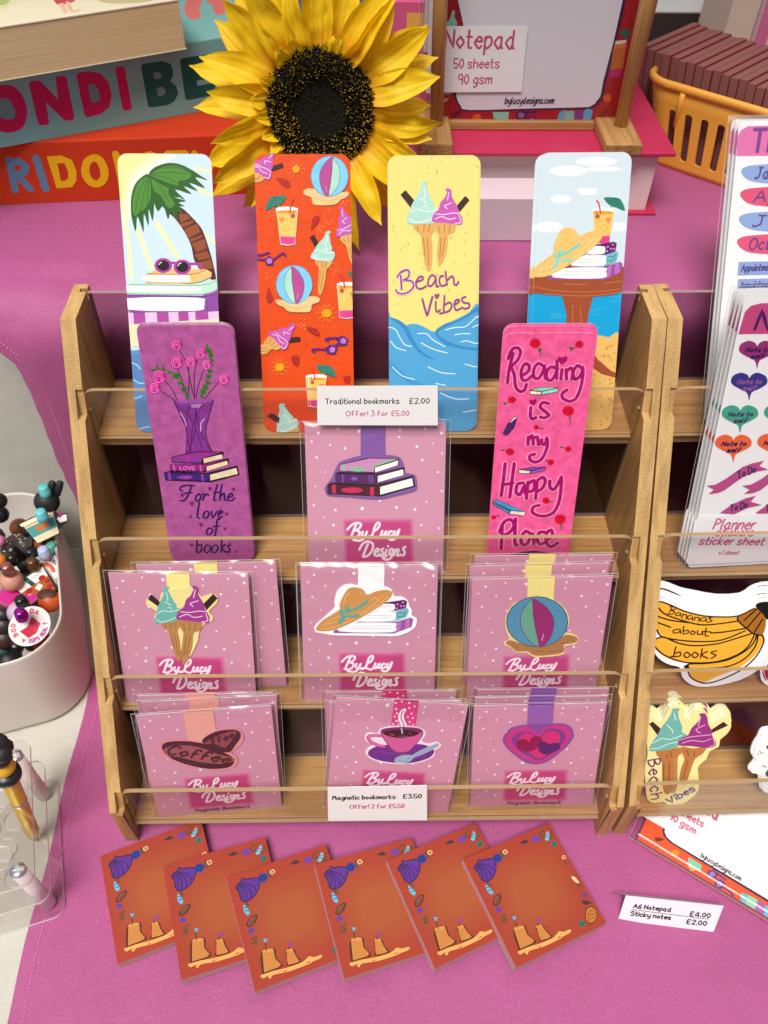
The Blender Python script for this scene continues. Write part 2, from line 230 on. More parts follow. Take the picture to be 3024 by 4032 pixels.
ART={'palm':'''S|0|0|-304 1826 69 1828 -10 1775 -121 1709 -184 1626 -233 1488 -309 1366
S|1|0|-306 1826 -6 1827 -72 1786 -151 1733 -219 1667 -258 1572 -310 1475
S|2|0|-306 1827 -82 1827 -141 1792 -207 1738 -243 1685 -277 1572 -312 1536
P|3|0|-290 1524 -267 1524 -259 1038 -285 1032
P|3|0|-223 1366 -195 1373 -115 1113 -145 1101
P|3|0|-96 1397 -74 1428 74 1182 35 1179
P|3|0|190 1758 304 1734 304 1714 189 1734
P|3|0|208 1624 305 1595 307 1571 207 1600
P|3|0|232 1355 309 1285 309 1257 230 1328
S|4|0|-57 1548 24 1525 93 1501 160 1440 220 1367 253 1269 280 1164 299 1042 267 1042 166 1145 143 1257 103 1349 44 1434 -4 1476
P|5|0|72 1464 123 1462 150 1434 78 1407
P|5|0|68 1398 165 1422 171 1410 92 1376
P|5|0|101 1367 190 1401 209 1349 127 1309
P|5|0|129 1300 221 1331 220 1315 144 1284
P|5|0|144 1275 233 1306 245 1245 176 1217
P|5|0|159 1204 245 1229 268 1183 189 1167
P|5|0|182 1151 268 1173 284 1114 180 1114
S|6|0|-109 1706 -148 1697 -201 1650 -232 1578 -243 1488 -238 1415 -220 1351 -205 1445 -185 1397 -168 1348 -159 1464 -133 1386 -125 1494 -103 1417 -85 1548 -82 1638
S|6|0|-109 1703 -68 1656 18 1621 78 1567 40 1568 127 1543 76 1534 116 1510 81 1508 103 1461 63 1480 59 1413 21 1476 -2 1428 -27 1512 -66 1479 -94 1560 -108 1638
S|6|0|-109 1709 -62 1754 28 1778 103 1769 177 1734 231 1699 274 1672 193 1690 256 1623 153 1657 207 1604 114 1636 165 1585 56 1615 121 1549 29 1597 -68 1668
S|7|0|-116 1691 -175 1662 -216 1584 -232 1494 -216 1448 -182 1479 -156 1488 -114 1548 -101 1626
S|7|0|-96 1709 -11 1752 83 1758 169 1710 135 1675 84 1668 70 1639 -66 1686
S|7|0|-92 1680 -31 1644 12 1621 15 1579 50 1525 4 1501 -36 1573 -81 1608
L|6|0.37|-117 1686 -172 1620 -214 1476
L|6|0.37|-111 1680 -148 1596 -175 1488
L|6|0.37|-109 1668 -123 1596 -135 1518
L|6|0.37|-96 1709 24 1722 144 1710
L|6|0.37|-93 1703 9 1686 95 1645
L|6|0.37|-92 1686 -32 1626 13 1537
L|6|0.37|-6 1745 77 1751 151 1722
P|8|0|-170 1076 -106 1104 -53 1113 232 1111 270 1089 268 1061 135 1013 -180 1019 -167 1069
S|9|0|-167 1066 93 1071 119 1051 104 1027 -169 1032
L|10|0.38|-166 1081 133 1077 232 1108
L|10|0.38|-177 1019 132 1016 268 1058
L|11|0.32|136 1075 140 1045 132 1017
L|12|0.32|-136 1051 86 1054
L|12|0.32|-123 1041 78 1042
E|13|14|-52 1133 60 0 -3 -49
E|13|14|75 1123 60 0 -3 -49
L|13|1.65|4 1151 30 1150
L|13|1.66|117 1144 188 1144 204 1133 199 1111
E|14|14|-52 1133 41 0 -2 -34
E|14|14|76 1124 42 0 -2 -34
L|15|0.51|-81 1138 -70 1151 -61 1154
L|15|0.51|46 1129 55 1144 69 1148
P|16|0|-291 1010 -255 1019 129 1013 303 1045 307 982 197 942 -302 949
S|17|0|-279 997 160 994 179 979 162 960 -285 965
L|18|0.26|-288 1010 180 1004 303 1039
L|18|0.26|-302 949 197 944 303 979
L|19|0.26|-257 984 140 982
L|19|0.26|-245 972 133 972
P|20|0|-305 943 196 936 303 972 306 835 220 826 -302 828
S|21|0|-308 918 170 923 210 893 206 867 158 838 -304 844
L|22|0.32|-303 940 209 931 305 957
L|22|0.32|221 912 236 874 220 826
L|22|0.32|-302 825 220 826 305 845
L|23|0.26|-238 899 168 899
L|23|0.26|-239 880 167 883
L|23|0.26|-227 864 160 864
P|24|0|-305 823 -276 825 -277 745 -305 745
P|25|0|-276 824 -197 826 -197 747 -275 745
P|24|0|-197 825 -117 827 -117 749 -196 745
P|25|0|-117 825 -37 829 -37 751 -116 745
P|24|0|-38 826 30 830 30 753 -36 745
P|25|0|29 827 99 831 100 755 31 745
P|24|0|98 827 145 833 146 757 100 745
P|25|0|145 828 234 834 235 759 146 745
P|24|0|233 829 306 835 308 761 236 745
P|26|0|-308 745 310 784 312 752 351 608 -300 595
P|27|0|-305 569 -195 582 -245 -134 -348 -133
L|28|0.93|-298 523 -269 477 -257 457
L|28|0.93|-321 404 -262 384 -221 391
L|29|0.95|-294 216 -245 250 -218 250
P|30|0|-307 543 352 622 362 -38 -327 -36
L|31|0.93|-305 484 -276 470 -258 444
L|31|0.94|-310 371 -265 344 -224 351
L|31|0.94|-306 237 -258 257
L|31|0.96|-296 12 -267 32 -219 39''',
'orange':'''E|32|6|81 1421 5 -6 -3 -2
E|32|6|91 1372 3 -2 -3 -3
E|32|6|203 1369 6 -3 -2 -4
E|32|6|171 1407 -3 -2 -3 5
E|32|6|123 1379 8 -5 -2 -4
E|32|6|143 1408 7 -4 -2 -4
E|32|6|81 1437 8 -4 -2 -3
E|32|6|94 1394 -2 -4 -3 1
E|32|6|151 1350 6 -7 -4 -3
E|32|6|155 1491 2 -7 -7 -2
E|32|6|130 1422 0 -5 -6 0
E|32|6|181 1427 3 -9 -6 -2
E|32|6|125 1454 2 -9 -5 -1
E|32|6|130 1428 -4 -4 -4 3
E|32|6|119 1347 4 -2 -3 -6
E|32|6|156 1397 4 -3 -4 -5
E|32|6|99 1358 2 -7 -6 -1
E|32|6|141 1324 -9 -2 -1 3
E|32|6|77 1313 -2 -5 -6 2
E|32|6|85 1359 5 -1 -2 -6
E|32|6|164 1338 0 -10 -5 0
E|32|6|165 1345 -7 -1 -1 3
E|32|6|64 1297 -4 -5 -3 2
E|32|6|83 1334 5 -1 -1 -4
E|32|6|101 1349 -6 -9 -3 2
E|32|6|104 1383 -2 -7 -5 2
E|32|6|48 1285 -4 -7 -5 3
E|32|6|102 1286 11 0 0 -3
E|32|6|148 1350 -8 -6 -4 5
E|32|6|124 1322 -2 -8 -7 1
E|32|6|89 1377 -7 -8 -5 4
E|32|6|100 1349 1 -7 -4 -1
E|32|6|178 1084 -10 -5 -2 4
E|32|6|158 1113 -7 -8 -3 2
E|32|6|165 1109 -9 -4 -2 3
E|32|6|193 1097 -6 -9 -4 2
E|32|6|196 1098 -7 -8 -4 4
E|32|6|243 1090 11 -2 -1 -3
E|32|6|188 1108 -8 -4 -2 4
E|32|6|199 1139 1 -4 -6 -1
E|32|6|205 1115 -4 -7 -4 2
E|32|6|212 1145 8 -3 -2 -4
E|32|6|193 1106 0 -6 -4 0
E|32|6|142 1029 -6 -3 -3 5
E|32|6|179 1153 2 -9 -6 -1
E|32|6|255 1106 8 -1 -1 -6
E|32|6|218 1097 7 -6 -5 -5
E|32|6|176 1072 2 -8 -4 -1
E|32|6|-280 1048 -7 -8 -2 2
E|32|6|-226 1026 9 -3 -1 -4
E|32|6|-186 1032 8 -6 -3 -4
E|32|6|-267 1128 2 -4 -5 -3
E|32|6|-282 1057 -3 -3 -4 4
E|32|6|-347 1000 7 -1 -1 -5
E|32|6|-261 1063 -6 -4 -3 5
E|32|6|-209 1059 -7 -5 -3 4
E|32|6|-273 1053 5 -6 -5 -4
E|32|6|-220 1020 7 -5 -4 -6
E|32|6|-233 1003 3 -6 -4 -2
E|32|6|-238 1005 -4 -6 -3 2
E|32|6|-270 1084 3 -9 -7 -2
E|32|6|-187 1045 -3 -7 -3 1
E|32|6|-236 1072 5 -2 -2 -6
E|32|6|-221 982 3 -2 -3 -5
E|32|6|-68 740 9 0 0 -5
E|32|6|-53 726 4 -3 -3 -4
E|32|6|-27 751 -6 -3 -2 5
E|32|6|-49 749 11 -1 -1 -4
E|32|6|-22 748 -5 -2 -1 3
E|32|6|-21 718 8 -6 -3 -3
E|32|6|-35 739 -11 -3 -2 7
E|32|6|-23 716 -5 -9 -5 3
E|32|6|-51 752 3 -9 -4 -1
E|32|6|-30 731 -5 -5 -3 3
E|32|6|-76 761 1 -5 -4 0
E|32|6|-60 732 10 -2 -1 -3
E|32|6|-76 739 5 -2 -2 -5
E|32|6|-48 747 11 -3 -1 -4
E|32|6|-28 778 -4 -8 -6 2
E|32|6|-56 787 -10 -4 -2 6
E|32|6|-163 1478 -3 -10 -4 1
E|32|6|-202 1477 -7 -5 -3 4
E|32|6|-165 1459 -2 -6 -6 1
E|32|6|-232 1481 8 -8 -4 -4
E|32|6|-239 1467 5 -9 -6 -3
E|32|6|-214 1506 -1 -10 -6 1
E|32|6|-201 1451 -6 -2 -1 4
E|32|6|-193 1473 -6 -3 -2 3
E|32|6|-218 1493 1 -4 -7 -2
E|32|6|-195 1486 2 -9 -5 -1
E|32|6|-220 1492 8 -3 -2 -4
E|32|6|-203 1470 6 0 0 -5
E|32|6|-221 1455 4 -7 -5 -3
E|32|6|-250 1445 4 -5 -4 -3
E|32|6|-205 1426 3 -5 -4 -2
E|32|6|-196 1455 6 -5 -3 -3
E|32|6|249 1537 7 -2 -2 -5
E|32|6|239 1514 3 -6 -4 -2
E|32|6|276 1514 -3 -7 -3 1
E|32|6|222 1537 -7 -5 -3 3
E|32|6|272 1512 -10 -3 -2 6
E|32|6|230 1557 -4 -3 -4 5
E|32|6|250 1532 9 -6 -3 -4
E|32|6|246 1531 4 -4 -5 -4
E|32|6|274 1529 5 0 0 -5
E|32|6|265 1524 11 0 0 -4
E|32|6|230 1522 -2 -6 -4 1
E|32|6|282 1543 5 -9 -4 -2
E|32|6|251 1527 -6 -4 -3 4
E|32|6|287 1544 2 -5 -5 -1
E|32|6|255 1534 -3 -10 -6 2
E|32|6|247 1545 -10 -2 -1 3
P|33|0|-139 1780 -133 1753 -210 1729 -204 1762
S|34|0|-344 1744 -299 1721 -257 1693 -289 1662 -324 1663 -359 1620 -405 1579 -450 1558 -442 1585 -413 1629 -364 1687 -362 1711
L|35|0.33|-340 1725 -349 1695
L|35|0.33|-310 1714 -331 1684
L|35|0.33|-286 1699 -313 1673
L|35|0.33|-361 1671 -425 1592
L|35|0.34|-344 1661 -409 1594
S|36|0|-206 1859 -190 1853 -183 1837 -198 1813 -201 1787 -202 1761 -213 1733 -215 1696 -236 1675 -263 1691 -316 1731 -350 1756 -344 1772 -315 1789 -288 1795 -261 1817 -234 1823 -207 1840 -204 1849
L|37|0.43|-315 1780 -280 1757 -243 1743 -216 1724
L|37|0.43|-335 1761 -298 1756 -278 1728 -243 1715
L|37|0.43|-199 1836 -227 1808
L|37|0.43|-217 1786 -256 1792 -251 1773
L|37|0.43|-222 1717 -233 1684 -261 1693
L|38|0.31|-20 1741 3 1741
L|38|0.31|-27 1723 -9 1711
L|38|0.31|-43 1712 -37 1692
L|38|0.31|-63 1712 -71 1692
L|38|0.31|-79 1724 -98 1711
L|38|0.31|-85 1741 -108 1741
L|38|0.31|-78 1759 -96 1772
L|38|0.31|-61 1770 -68 1790
L|38|0.31|-41 1770 -34 1790
L|38|0.31|-26 1759 -7 1772
E|39|14|-52 1741 24 0 -1 -24
S|40|0|-183 1687 -135 1682 -98 1664 -99 1629 -131 1635 -162 1659
S|41|0|-7 1607 26 1622 89 1616 165 1607 242 1598 286 1601 289 1579 260 1559 234 1550 202 1523 125 1517 55 1523 43 1565 -1 1583
L|42|0.37|43 1568 126 1544 202 1553 254 1574
E|43|20|167 1696 125 0 -3 -127
E|44|20|167 1696 121 0 -3 -122
S|45|0|189 1814 144 1785 108 1732 100 1679 115 1613 136 1577 155 1574 173 1649 187 1732
S|46|0|192 1814 223 1767 236 1708 224 1649 191 1595 158 1572 173 1649 186 1732
L|47|0.3|191 1814 177 1708 157 1574
L|47|0.3|189 1814 144 1785 108 1732 100 1679 115 1613 145 1574
L|47|0.3|192 1814 223 1767 236 1708 224 1649 191 1595 158 1572
L|48|0.37|141 1637 146 1604
L|49|0.62|-141 1463 -192 1539
S|50|0|-216 1572 -127 1578 -134 1551 -167 1521 -206 1509 -261 1488 -256 1521 -239 1551
L|51|0.31|-203 1572 -232 1497
L|51|0.31|-197 1572 -186 1515
L|51|0.31|-200 1575 -141 1545
P|52|0|-193 1500 -161 1508 -120 1510 -72 1507 -47 1496 -74 1271 -125 1263 -172 1271
P|53|0|-191 1470 -121 1478 -52 1469 -69 1317 -175 1323
P|54|0|-185 1484 -120 1488 -57 1481 -52 1467 -121 1465 -190 1470
P|55|0|-173 1323 -69 1317 -77 1274 -125 1268 -170 1277
L|56|0.99|-73 1557 -90 1533 -102 1469
E|57|8|-83 1451 17 0 -1 -16
L|58|0.37|-80 1469 -76 1487 -53 1484
P|59|0|-180 1442 -132 1439 -159 1400
L|60|0.31|-153 1387 -121 1396 -109 1369 -141 1354 -153 1387
L|60|0.31|-120 1418 -94 1430 -82 1405
S|40|0|36 1362 44 1429 67 1449 93 1447 85 1411 59 1387
P|33|0|334 1498 364 1486 333 1410 307 1435
S|34|0|228 1313 280 1333 335 1349 342 1303 317 1276 333 1220 339 1157 327 1107 309 1130 287 1182 267 1259 247 1276
L|35|0.36|248 1303 270 1276
L|35|0.36|279 1319 292 1284
L|35|0.36|309 1330 315 1291
L|35|0.36|284 1251 313 1148
L|35|0.36|304 1258 322 1162
S|36|0|217 1497 233 1506 252 1501 265 1473 286 1454 310 1436 327 1410 360 1384 365 1354 333 1343 260 1326 213 1315 202 1330 207 1364 220 1390 218 1426 231 1451 233 1484 227 1492
L|37|0.46|214 1358 260 1371 298 1392 333 1402
L|37|0.47|219 1331 249 1357 289 1355 324 1374
L|37|0.46|243 1487 249 1447
L|37|0.46|277 1441 245 1414 265 1405
L|37|0.46|337 1392 359 1363 332 1345
P|33|0|25 1315 53 1332 84 1280 64 1243
S|34|0|59 1177 114 1170 169 1157 155 1125 131 1104 125 1052 112 999 96 951 82 939 71 969 75 1052 81 1114 61 1143
L|35|0.32|72 1159 73 1131
L|35|0.32|108 1162 98 1127
L|35|0.32|135 1157 119 1123
L|35|0.32|90 1100 81 1014
L|35|0.32|111 1097 88 971
S|61|0|159 1355 169 1344 156 1339 159 1312 163 1284 166 1265 174 1246 170 1228 189 1218 188 1188 165 1160 99 1165 35 1177 29 1199 52 1231 68 1260 92 1287 123 1318 131 1344 145 1355
L|62|0.37|56 1230 95 1235 129 1217 186 1216
L|62|0.37|43 1201 59 1180 101 1174 150 1179
L|62|0.36|142 1328 142 1297 131 1281
L|62|0.36|112 1279 127 1272 139 1252
L|62|0.37|121 1244 139 1238 136 1225
L|63|1.27|-309 1197 -283 1210 -250 1219
L|63|1.27|-304 1173 -265 1175
L|63|1.27|-226 1172 -179 1203 -153 1215 -141 1197
E|63|8|-250 1183 16 0 -1 -15
E|63|8|-232 1170 16 0 -1 -15
E|63|8|-240 1150 16 0 -1 -15
E|63|8|-262 1150 16 0 -1 -15
E|63|8|-269 1171 16 0 -1 -15
E|64|7|-250 1175 10 0 0 -9
E|64|7|-240 1168 10 0 0 -9
E|64|7|-244 1156 10 0 0 -9
E|64|7|-257 1156 10 0 0 -9
E|64|7|-261 1168 10 0 0 -9
S|40|0|-263 994 -239 933 -243 908 -267 892 -283 927
S|41|0|80 918 49 933 -15 928 -92 919 -169 911 -213 914 -217 893 -189 871 -164 862 -133 834 -57 828 14 833 28 876 73 894
L|42|0.37|28 879 -56 855 -132 865 -182 886
E|43|20|-89 1010 125 -1 -4 -128
E|44|20|-89 1010 121 -1 -4 -124
S|45|0|-104 1129 -61 1099 -28 1045 -23 991 -41 925 -64 889 -84 886 -97 961 -107 1046
S|46|0|-107 1129 -140 1082 -157 1022 -148 962 -118 907 -87 884 -97 961 -105 1046
L|47|0.31|-106 1129 -98 1022 -86 886
L|47|0.31|-104 1129 -61 1099 -28 1045 -23 991 -41 925 -74 886
L|47|0.31|-107 1129 -140 1082 -157 1022 -148 962 -118 907 -87 884
L|48|0.37|-66 949 -73 916
L|49|0.61|289 980 344 1054
S|50|0|369 1087 282 1094 288 1067 319 1037 356 1024 408 1003 406 1036 391 1066
L|51|0.3|357 1087 381 1012
L|51|0.3|350 1087 337 1031
L|51|0.3|354 1090 294 1061
P|52|0|343 1015 312 1023 272 1026 225 1024 200 1013 214 789 264 781 310 788
P|53|0|339 985 271 995 204 986 212 835 315 840
P|54|0|334 999 271 1004 209 998 203 984 271 982 338 985
P|55|0|313 840 212 835 217 792 264 785 308 794
L|56|0.98|229 1073 244 1049 252 986
E|57|8|233 968 17 0 0 -16
L|58|0.37|230 986 228 1004 206 1001
P|59|0|327 958 280 956 304 916
L|60|0.31|298 904 266 913 253 886 284 871 298 904
L|60|0.31|267 935 242 947 229 923
L|38|0.33|170 820 196 820
L|38|0.33|162 799 183 783
L|38|0.33|143 786 151 761
L|38|0.33|120 786 111 761
L|38|0.33|101 799 80 784
L|38|0.33|95 821 68 821
L|38|0.33|103 842 82 857
L|38|0.33|122 855 114 880
L|38|0.33|145 855 153 879
L|38|0.33|163 842 185 857
E|39|14|132 820 28 0 -1 -28
S|40|0|-13 729 47 719 71 696 69 670 33 683
P|33|0|-61 663 -60 634 -138 625 -126 657
S|34|0|-261 667 -224 634 -190 598 -226 573 -259 581 -301 544 -352 512 -399 500 -386 525 -350 564 -292 613 -285 636
L|35|0.33|-262 647 -277 618
L|35|0.33|-236 629 -262 603
L|35|0.33|-216 610 -247 589
L|35|0.33|-292 596 -369 529
L|35|0.33|-279 583 -354 527
S|36|0|-108 755 -94 746 -91 729 -109 707 -118 682 -125 655 -140 630 -150 593 -174 576 -196 597 -238 647 -265 680 -256 695 -226 706 -199 706 -168 724 -142 724 -113 737 -108 745
L|37|0.43|-228 697 -199 667 -167 646 -145 622
L|37|0.43|-250 682 -216 669 -202 637 -172 617
L|37|0.42|-106 730 -138 708
L|37|0.43|-133 683 -169 697 -169 677
L|37|0.43|-152 615 -169 584 -194 599
L|63|1.32|131 630 135 650 205 653
L|63|1.33|36 556 43 579 130 574
L|63|1.33|170 587 224 620
E|63|8|238 652 16 0 0 -16
E|63|8|257 639 16 0 0 -16
E|63|8|249 617 16 0 0 -16
E|63|8|226 617 16 0 0 -16
E|63|8|219 639 16 0 0 -16
E|64|7|238 644 10 0 0 -10
E|64|7|249 636 10 0 0 -10
E|64|7|244 624 10 0 0 -10
E|64|7|231 624 10 0 0 -10
E|64|7|227 636 10 0 0 -10
E|63|8|160 594 16 0 0 -16
E|63|8|179 580 16 0 0 -16
E|63|8|171 558 16 0 0 -16
E|63|8|148 558 16 0 0 -16
E|63|8|141 580 16 0 0 -16
E|64|7|160 585 10 0 0 -10
E|64|7|171 578 10 0 0 -10
E|64|7|166 565 10 0 0 -10
E|64|7|153 565 10 0 0 -10
E|64|7|149 578 10 0 0 -10
L|49|0.57|68 362 118 433
S|50|0|142 463 62 470 67 444 95 416 129 404 177 384 175 415 161 443
L|51|0.28|130 464 151 392
L|51|0.28|124 464 112 410
L|51|0.28|127 466 72 439
P|52|0|117 396 89 403 52 406 9 404 -15 394 -4 182 42 174 84 181
P|53|0|113 367 51 376 -11 368 -5 225 90 230
P|54|0|108 380 51 385 -6 380 -11 367 50 364 112 367
P|55|0|88 230 -5 225 -1 185 42 178 83 187
L|56|0.91|13 450 26 428 33 368
E|57|8|16 351 15 0 0 -15
L|58|0.34|13 368 11 385 -9 383
P|59|0|101 342 58 339 80 302
L|60|0.29|74 290 46 299 34 274 62 259 74 290
L|60|0.29|46 319 24 331 12 308
L|38|0.33|-167 458 -143 458
L|38|0.33|-175 438 -156 424
L|38|0.33|-192 426 -186 403
L|38|0.33|-214 426 -222 403
L|38|0.33|-230 439 -251 425
L|38|0.33|-236 459 -260 459
L|38|0.33|-229 479 -248 493
L|38|0.33|-211 491 -218 514
L|38|0.33|-190 491 -182 513
L|38|0.33|-173 478 -153 492
E|39|14|-202 458 25 0 -1 -27
S|40|0|-112 524 -79 537 -73 504 -94 464
S|40|0|194 151 217 246 232 165 218 137
P|33|0|-288 111 -272 138 -222 106 -222 64
S|34|0|-197 4 -146 22 -94 35 -92 1 -103 -28 -85 -77 -72 -129 -64 -179 -71 -195 -94 -173 -128 -99 -150 -42 -180 -25
L|35|0.31|-178 -6 -165 -30
L|35|0.31|-148 12 -141 -23
L|35|0.31|-122 20 -122 -17
L|35|0.31|-136 -50 -105 -130
L|35|0.31|-117 -44 -80 -164
S|61|0|-191 204 -178 199 -187 190 -171 167 -156 144 -145 129 -130 115 -125 98 -104 97 -92 70 -99 36 -157 12 -217 -6 -232 10 -227 49 -227 81 -218 116 -205 157 -210 183 -203 198
L|62|0.36|-223 50 -192 71 -155 70 -106 94
L|62|0.36|-222 18 -198 7 -160 20 -120 46
L|62|0.35|-194 174 -180 146 -181 127
L|62|0.35|-197 118 -181 118 -162 105
L|62|0.36|-174 90 -156 93 -153 80
S|40|0|246 381 280 394 266 340''',
'yellow':'''E|65|6|32 1073 5 0 0 -10
E|65|6|231 1689 3 0 0 -7
E|66|6|-280 1345 4 0 0 -9
E|65|6|50 1794 4 0 0 -7
E|65|6|-129 1091 4 0 0 -8
E|65|6|165 1501 4 0 0 -10
E|66|6|288 1110 6 0 0 -7
E|65|6|-244 1135 4 0 0 -6
E|65|6|-56 1331 4 0 0 -7
E|65|6|217 1204 4 0 0 -8
E|65|6|-175 1612 3 0 0 -7
E|66|6|-82 1075 6 0 0 -9
E|65|6|-75 1117 5 0 0 -7
E|65|6|-35 1756 6 0 0 -6
E|66|6|116 1135 5 0 0 -8
E|65|6|-256 1745 4 0 0 -5
E|65|6|-221 1242 6 0 0 -9
E|65|6|26 1074 6 0 0 -10
E|66|6|135 1318 6 0 0 -9
E|65|6|250 1152 5 0 0 -6
E|66|6|-184 1056 6 0 0 -10
E|65|6|23 1727 6 0 0 -9
E|65|6|-9 1345 4 0 0 -5
E|65|6|237 1145 5 0 0 -5
E|66|6|-174 1050 5 0 0 -7
E|65|6|95 799 4 0 0 -6
E|65|6|27 932 4 0 0 -9
E|65|6|234 1465 6 0 0 -6
E|66|6|140 1656 6 0 0 -9
E|65|6|-84 1054 4 0 0 -7
E|66|6|220 1660 6 0 0 -10
E|65|6|-80 1608 6 0 0 -10
E|65|6|118 1315 6 0 0 -10
E|66|6|-242 1598 6 0 0 -7
E|65|6|-132 1372 4 0 0 -10
E|65|6|22 1000 6 0 0 -9
E|66|6|-93 810 6 0 0 -5
E|65|6|-267 1038 5 0 0 -6
E|66|6|286 1293 4 0 0 -8
E|65|6|-264 883 4 0 0 -6
E|65|6|20 1741 5 0 0 -7
E|65|6|51 1168 5 0 0 -6
E|65|6|-134 976 4 0 0 -6
E|65|6|-15 1818 5 0 0 -6
E|65|6|110 977 6 0 0 -7
E|65|6|-270 1364 5 0 0 -6
E|65|6|-163 958 5 0 0 -10
E|66|6|-134 1670 5 0 0 -8
E|65|6|-273 1387 4 0 0 -9
E|66|6|-260 1516 6 0 0 -7
E|65|6|142 1154 6 0 0 -6
E|66|6|190 1775 5 0 0 -7
E|66|6|102 1339 4 0 0 -8
E|65|6|229 830 4 0 0 -10
E|66|6|-93 1761 5 0 0 -9
E|65|6|-14 1297 4 0 0 -10
E|66|6|104 984 4 0 0 -10
E|65|6|217 1290 4 0 0 -9
E|65|6|-195 1263 3 0 0 -8
E|66|6|-4 1110 7 0 0 -6
E|66|6|79 1215 5 0 0 -8
E|65|6|219 1347 6 0 0 -5
E|65|6|-42 1714 3 0 0 -6
E|65|6|-169 1281 6 0 0 -8
E|66|6|232 1407 5 0 0 -8
E|66|6|-137 823 4 0 0 -8
E|65|6|288 1767 6 0 0 -5
E|66|6|148 1218 5 0 0 -10
E|65|6|-92 1219 5 0 0 -7
P|33|0|-219 1589 -187 1618 -129 1556 -145 1501
S|34|0|-132 1412 -54 1415 24 1412 14 1365 -12 1332 -5 1260 -6 1185 -14 1116 -30 1098 -53 1136 -73 1248 -83 1332 -119 1366
L|35|0.44|-109 1391 -100 1354
L|35|0.44|-61 1403 -64 1354
L|35|0.44|-22 1403 -35 1353
L|35|0.44|-67 1317 -54 1198
L|35|0.44|-38 1316 -30 1142
S|61|0|-49 1673 -33 1661 -49 1652 -36 1616 -23 1579 -13 1555 3 1531 4 1506 33 1497 40 1457 17 1415 -74 1406 -165 1407 -179 1434 -158 1483 -145 1525 -119 1568 -87 1616 -84 1652 -68 1670
L|62|0.5|-151 1483 -100 1498 -48 1482 30 1494
L|62|0.5|-161 1440 -132 1416 -74 1418 -9 1436
L|62|0.5|-65 1634 -55 1592 -64 1567
L|62|0.5|-90 1562 -68 1555 -45 1531
L|62|0.5|-68 1516 -42 1513 -42 1494
P|33|0|213 1580 242 1554 176 1478 156 1518
S|34|0|14 1409 82 1411 152 1408 141 1352 101 1331 97 1260 78 1185 44 1132 32 1166 28 1235 37 1331 21 1359
L|35|0.44|34 1390 47 1350
L|35|0.44|76 1396 76 1350
L|35|0.44|115 1396 105 1349
L|35|0.45|54 1316 45 1185
L|35|0.45|80 1316 61 1197
S|36|0|77 1624 99 1628 119 1615 123 1579 139 1548 159 1518 169 1481 196 1438 190 1401 147 1402 56 1411 -2 1418 -9 1439 10 1476 36 1500 49 1543 74 1567 90 1603 87 1615
L|37|0.57|17 1467 75 1463 127 1472 172 1469
L|37|0.57|11 1433 56 1451 101 1433 150 1441
L|37|0.56|103 1603 94 1554
L|37|0.56|123 1536 75 1518 94 1500
L|37|0.57|173 1457 186 1414 147 1405
L|67|1.93|-224 1074 -218 985
L|67|1.94|-244 1062 -218 1099 -178 1111 -162 1092 -172 1055 -205 1042
L|67|1.94|-178 1042 -142 1035 -132 1004 -159 966 -205 950 -245 960 -254 979
L|68|1.22|-221 1074 -215 982
L|68|1.23|-244 1062 -218 1096 -178 1110 -162 1092 -172 1058 -205 1042
L|68|1.23|-185 1042 -145 1035 -132 1004 -159 969 -205 952 -241 960 -254 979
L|68|1.23|-119 1029 -73 1044 -70 1063 -93 1063 -113 1035 -112 997 -83 984 -46 1003
L|68|1.23|19 1059 -7 1075 -30 1047 -33 1009 -13 1003 13 1034 19 1059 23 1002 39 1002
L|68|1.23|72 1068 52 1065 43 1034 59 1002 92 1014
L|68|1.23|85 1097 96 1008
L|68|1.23|99 1040 125 1065 141 1052 145 1014 165 1011 175 1030
L|68|1.43|-73 917 -46 823 -38 807
L|68|1.45|-38 807 -19 875 -3 932
L|68|1.24|20 900 21 842 34 832 51 845
L|68|1.24|80 938 74 838
L|68|1.24|77 874 113 893 130 873 114 838 74 825 47 819
L|68|1.24|147 873 180 899 176 911 156 905 147 873 161 841 194 853
L|68|1.24|226 930 200 918 210 892 247 885 250 859 220 850 200 860
S|68|0|25 916 10 935 13 951 25 946 40 954 45 938
S|69|0|-312 797 -292 798 -246 780 -192 741 -159 750 -112 750 -52 726 11 696 61 735 155 776 248 821 314 865 335 472 317 -46 -319 -37
S|70|0|-312 797 -246 783 -179 734 -132 642 -72 562 23 502 -72 536 -153 623 -206 721 -279 780
S|70|0|15 696 88 751 188 782 314 865 314 836 195 769 88 725 35 686 89 640 190 599 312 578 306 565 157 586 62 627
S|71|0|-308 512 -180 397 24 301 308 270 308 243 24 260 -180 357 -308 459
L|72|0.59|-303 729 -259 715 -226 656 -193 610 -146 599
L|72|0.6|-106 684 -45 684 -5 647 35 621 86 594
L|72|0.6|-293 637 -253 591 -186 570
L|72|0.6|88 708 155 724 229 730 308 801
L|72|0.6|153 673 196 681 260 680
L|72|0.6|197 625 237 632 305 611
L|72|0.6|-79 622 -18 588 36 568 103 551
L|72|0.6|276 723 309 739
L|72|0.6|-281 459 -214 398 -126 370
L|72|0.6|-31 456 64 415 159 407
L|72|0.61|226 473 301 452
L|72|0.61|-248 264 -167 208 -71 193
L|72|0.61|58 273 161 231 257 230
L|72|0.61|24 341 92 327
L|72|0.62|217 135 300 148
L|72|0.62|-236 100 -140 71
L|72|0.62|-16 111 94 82''',
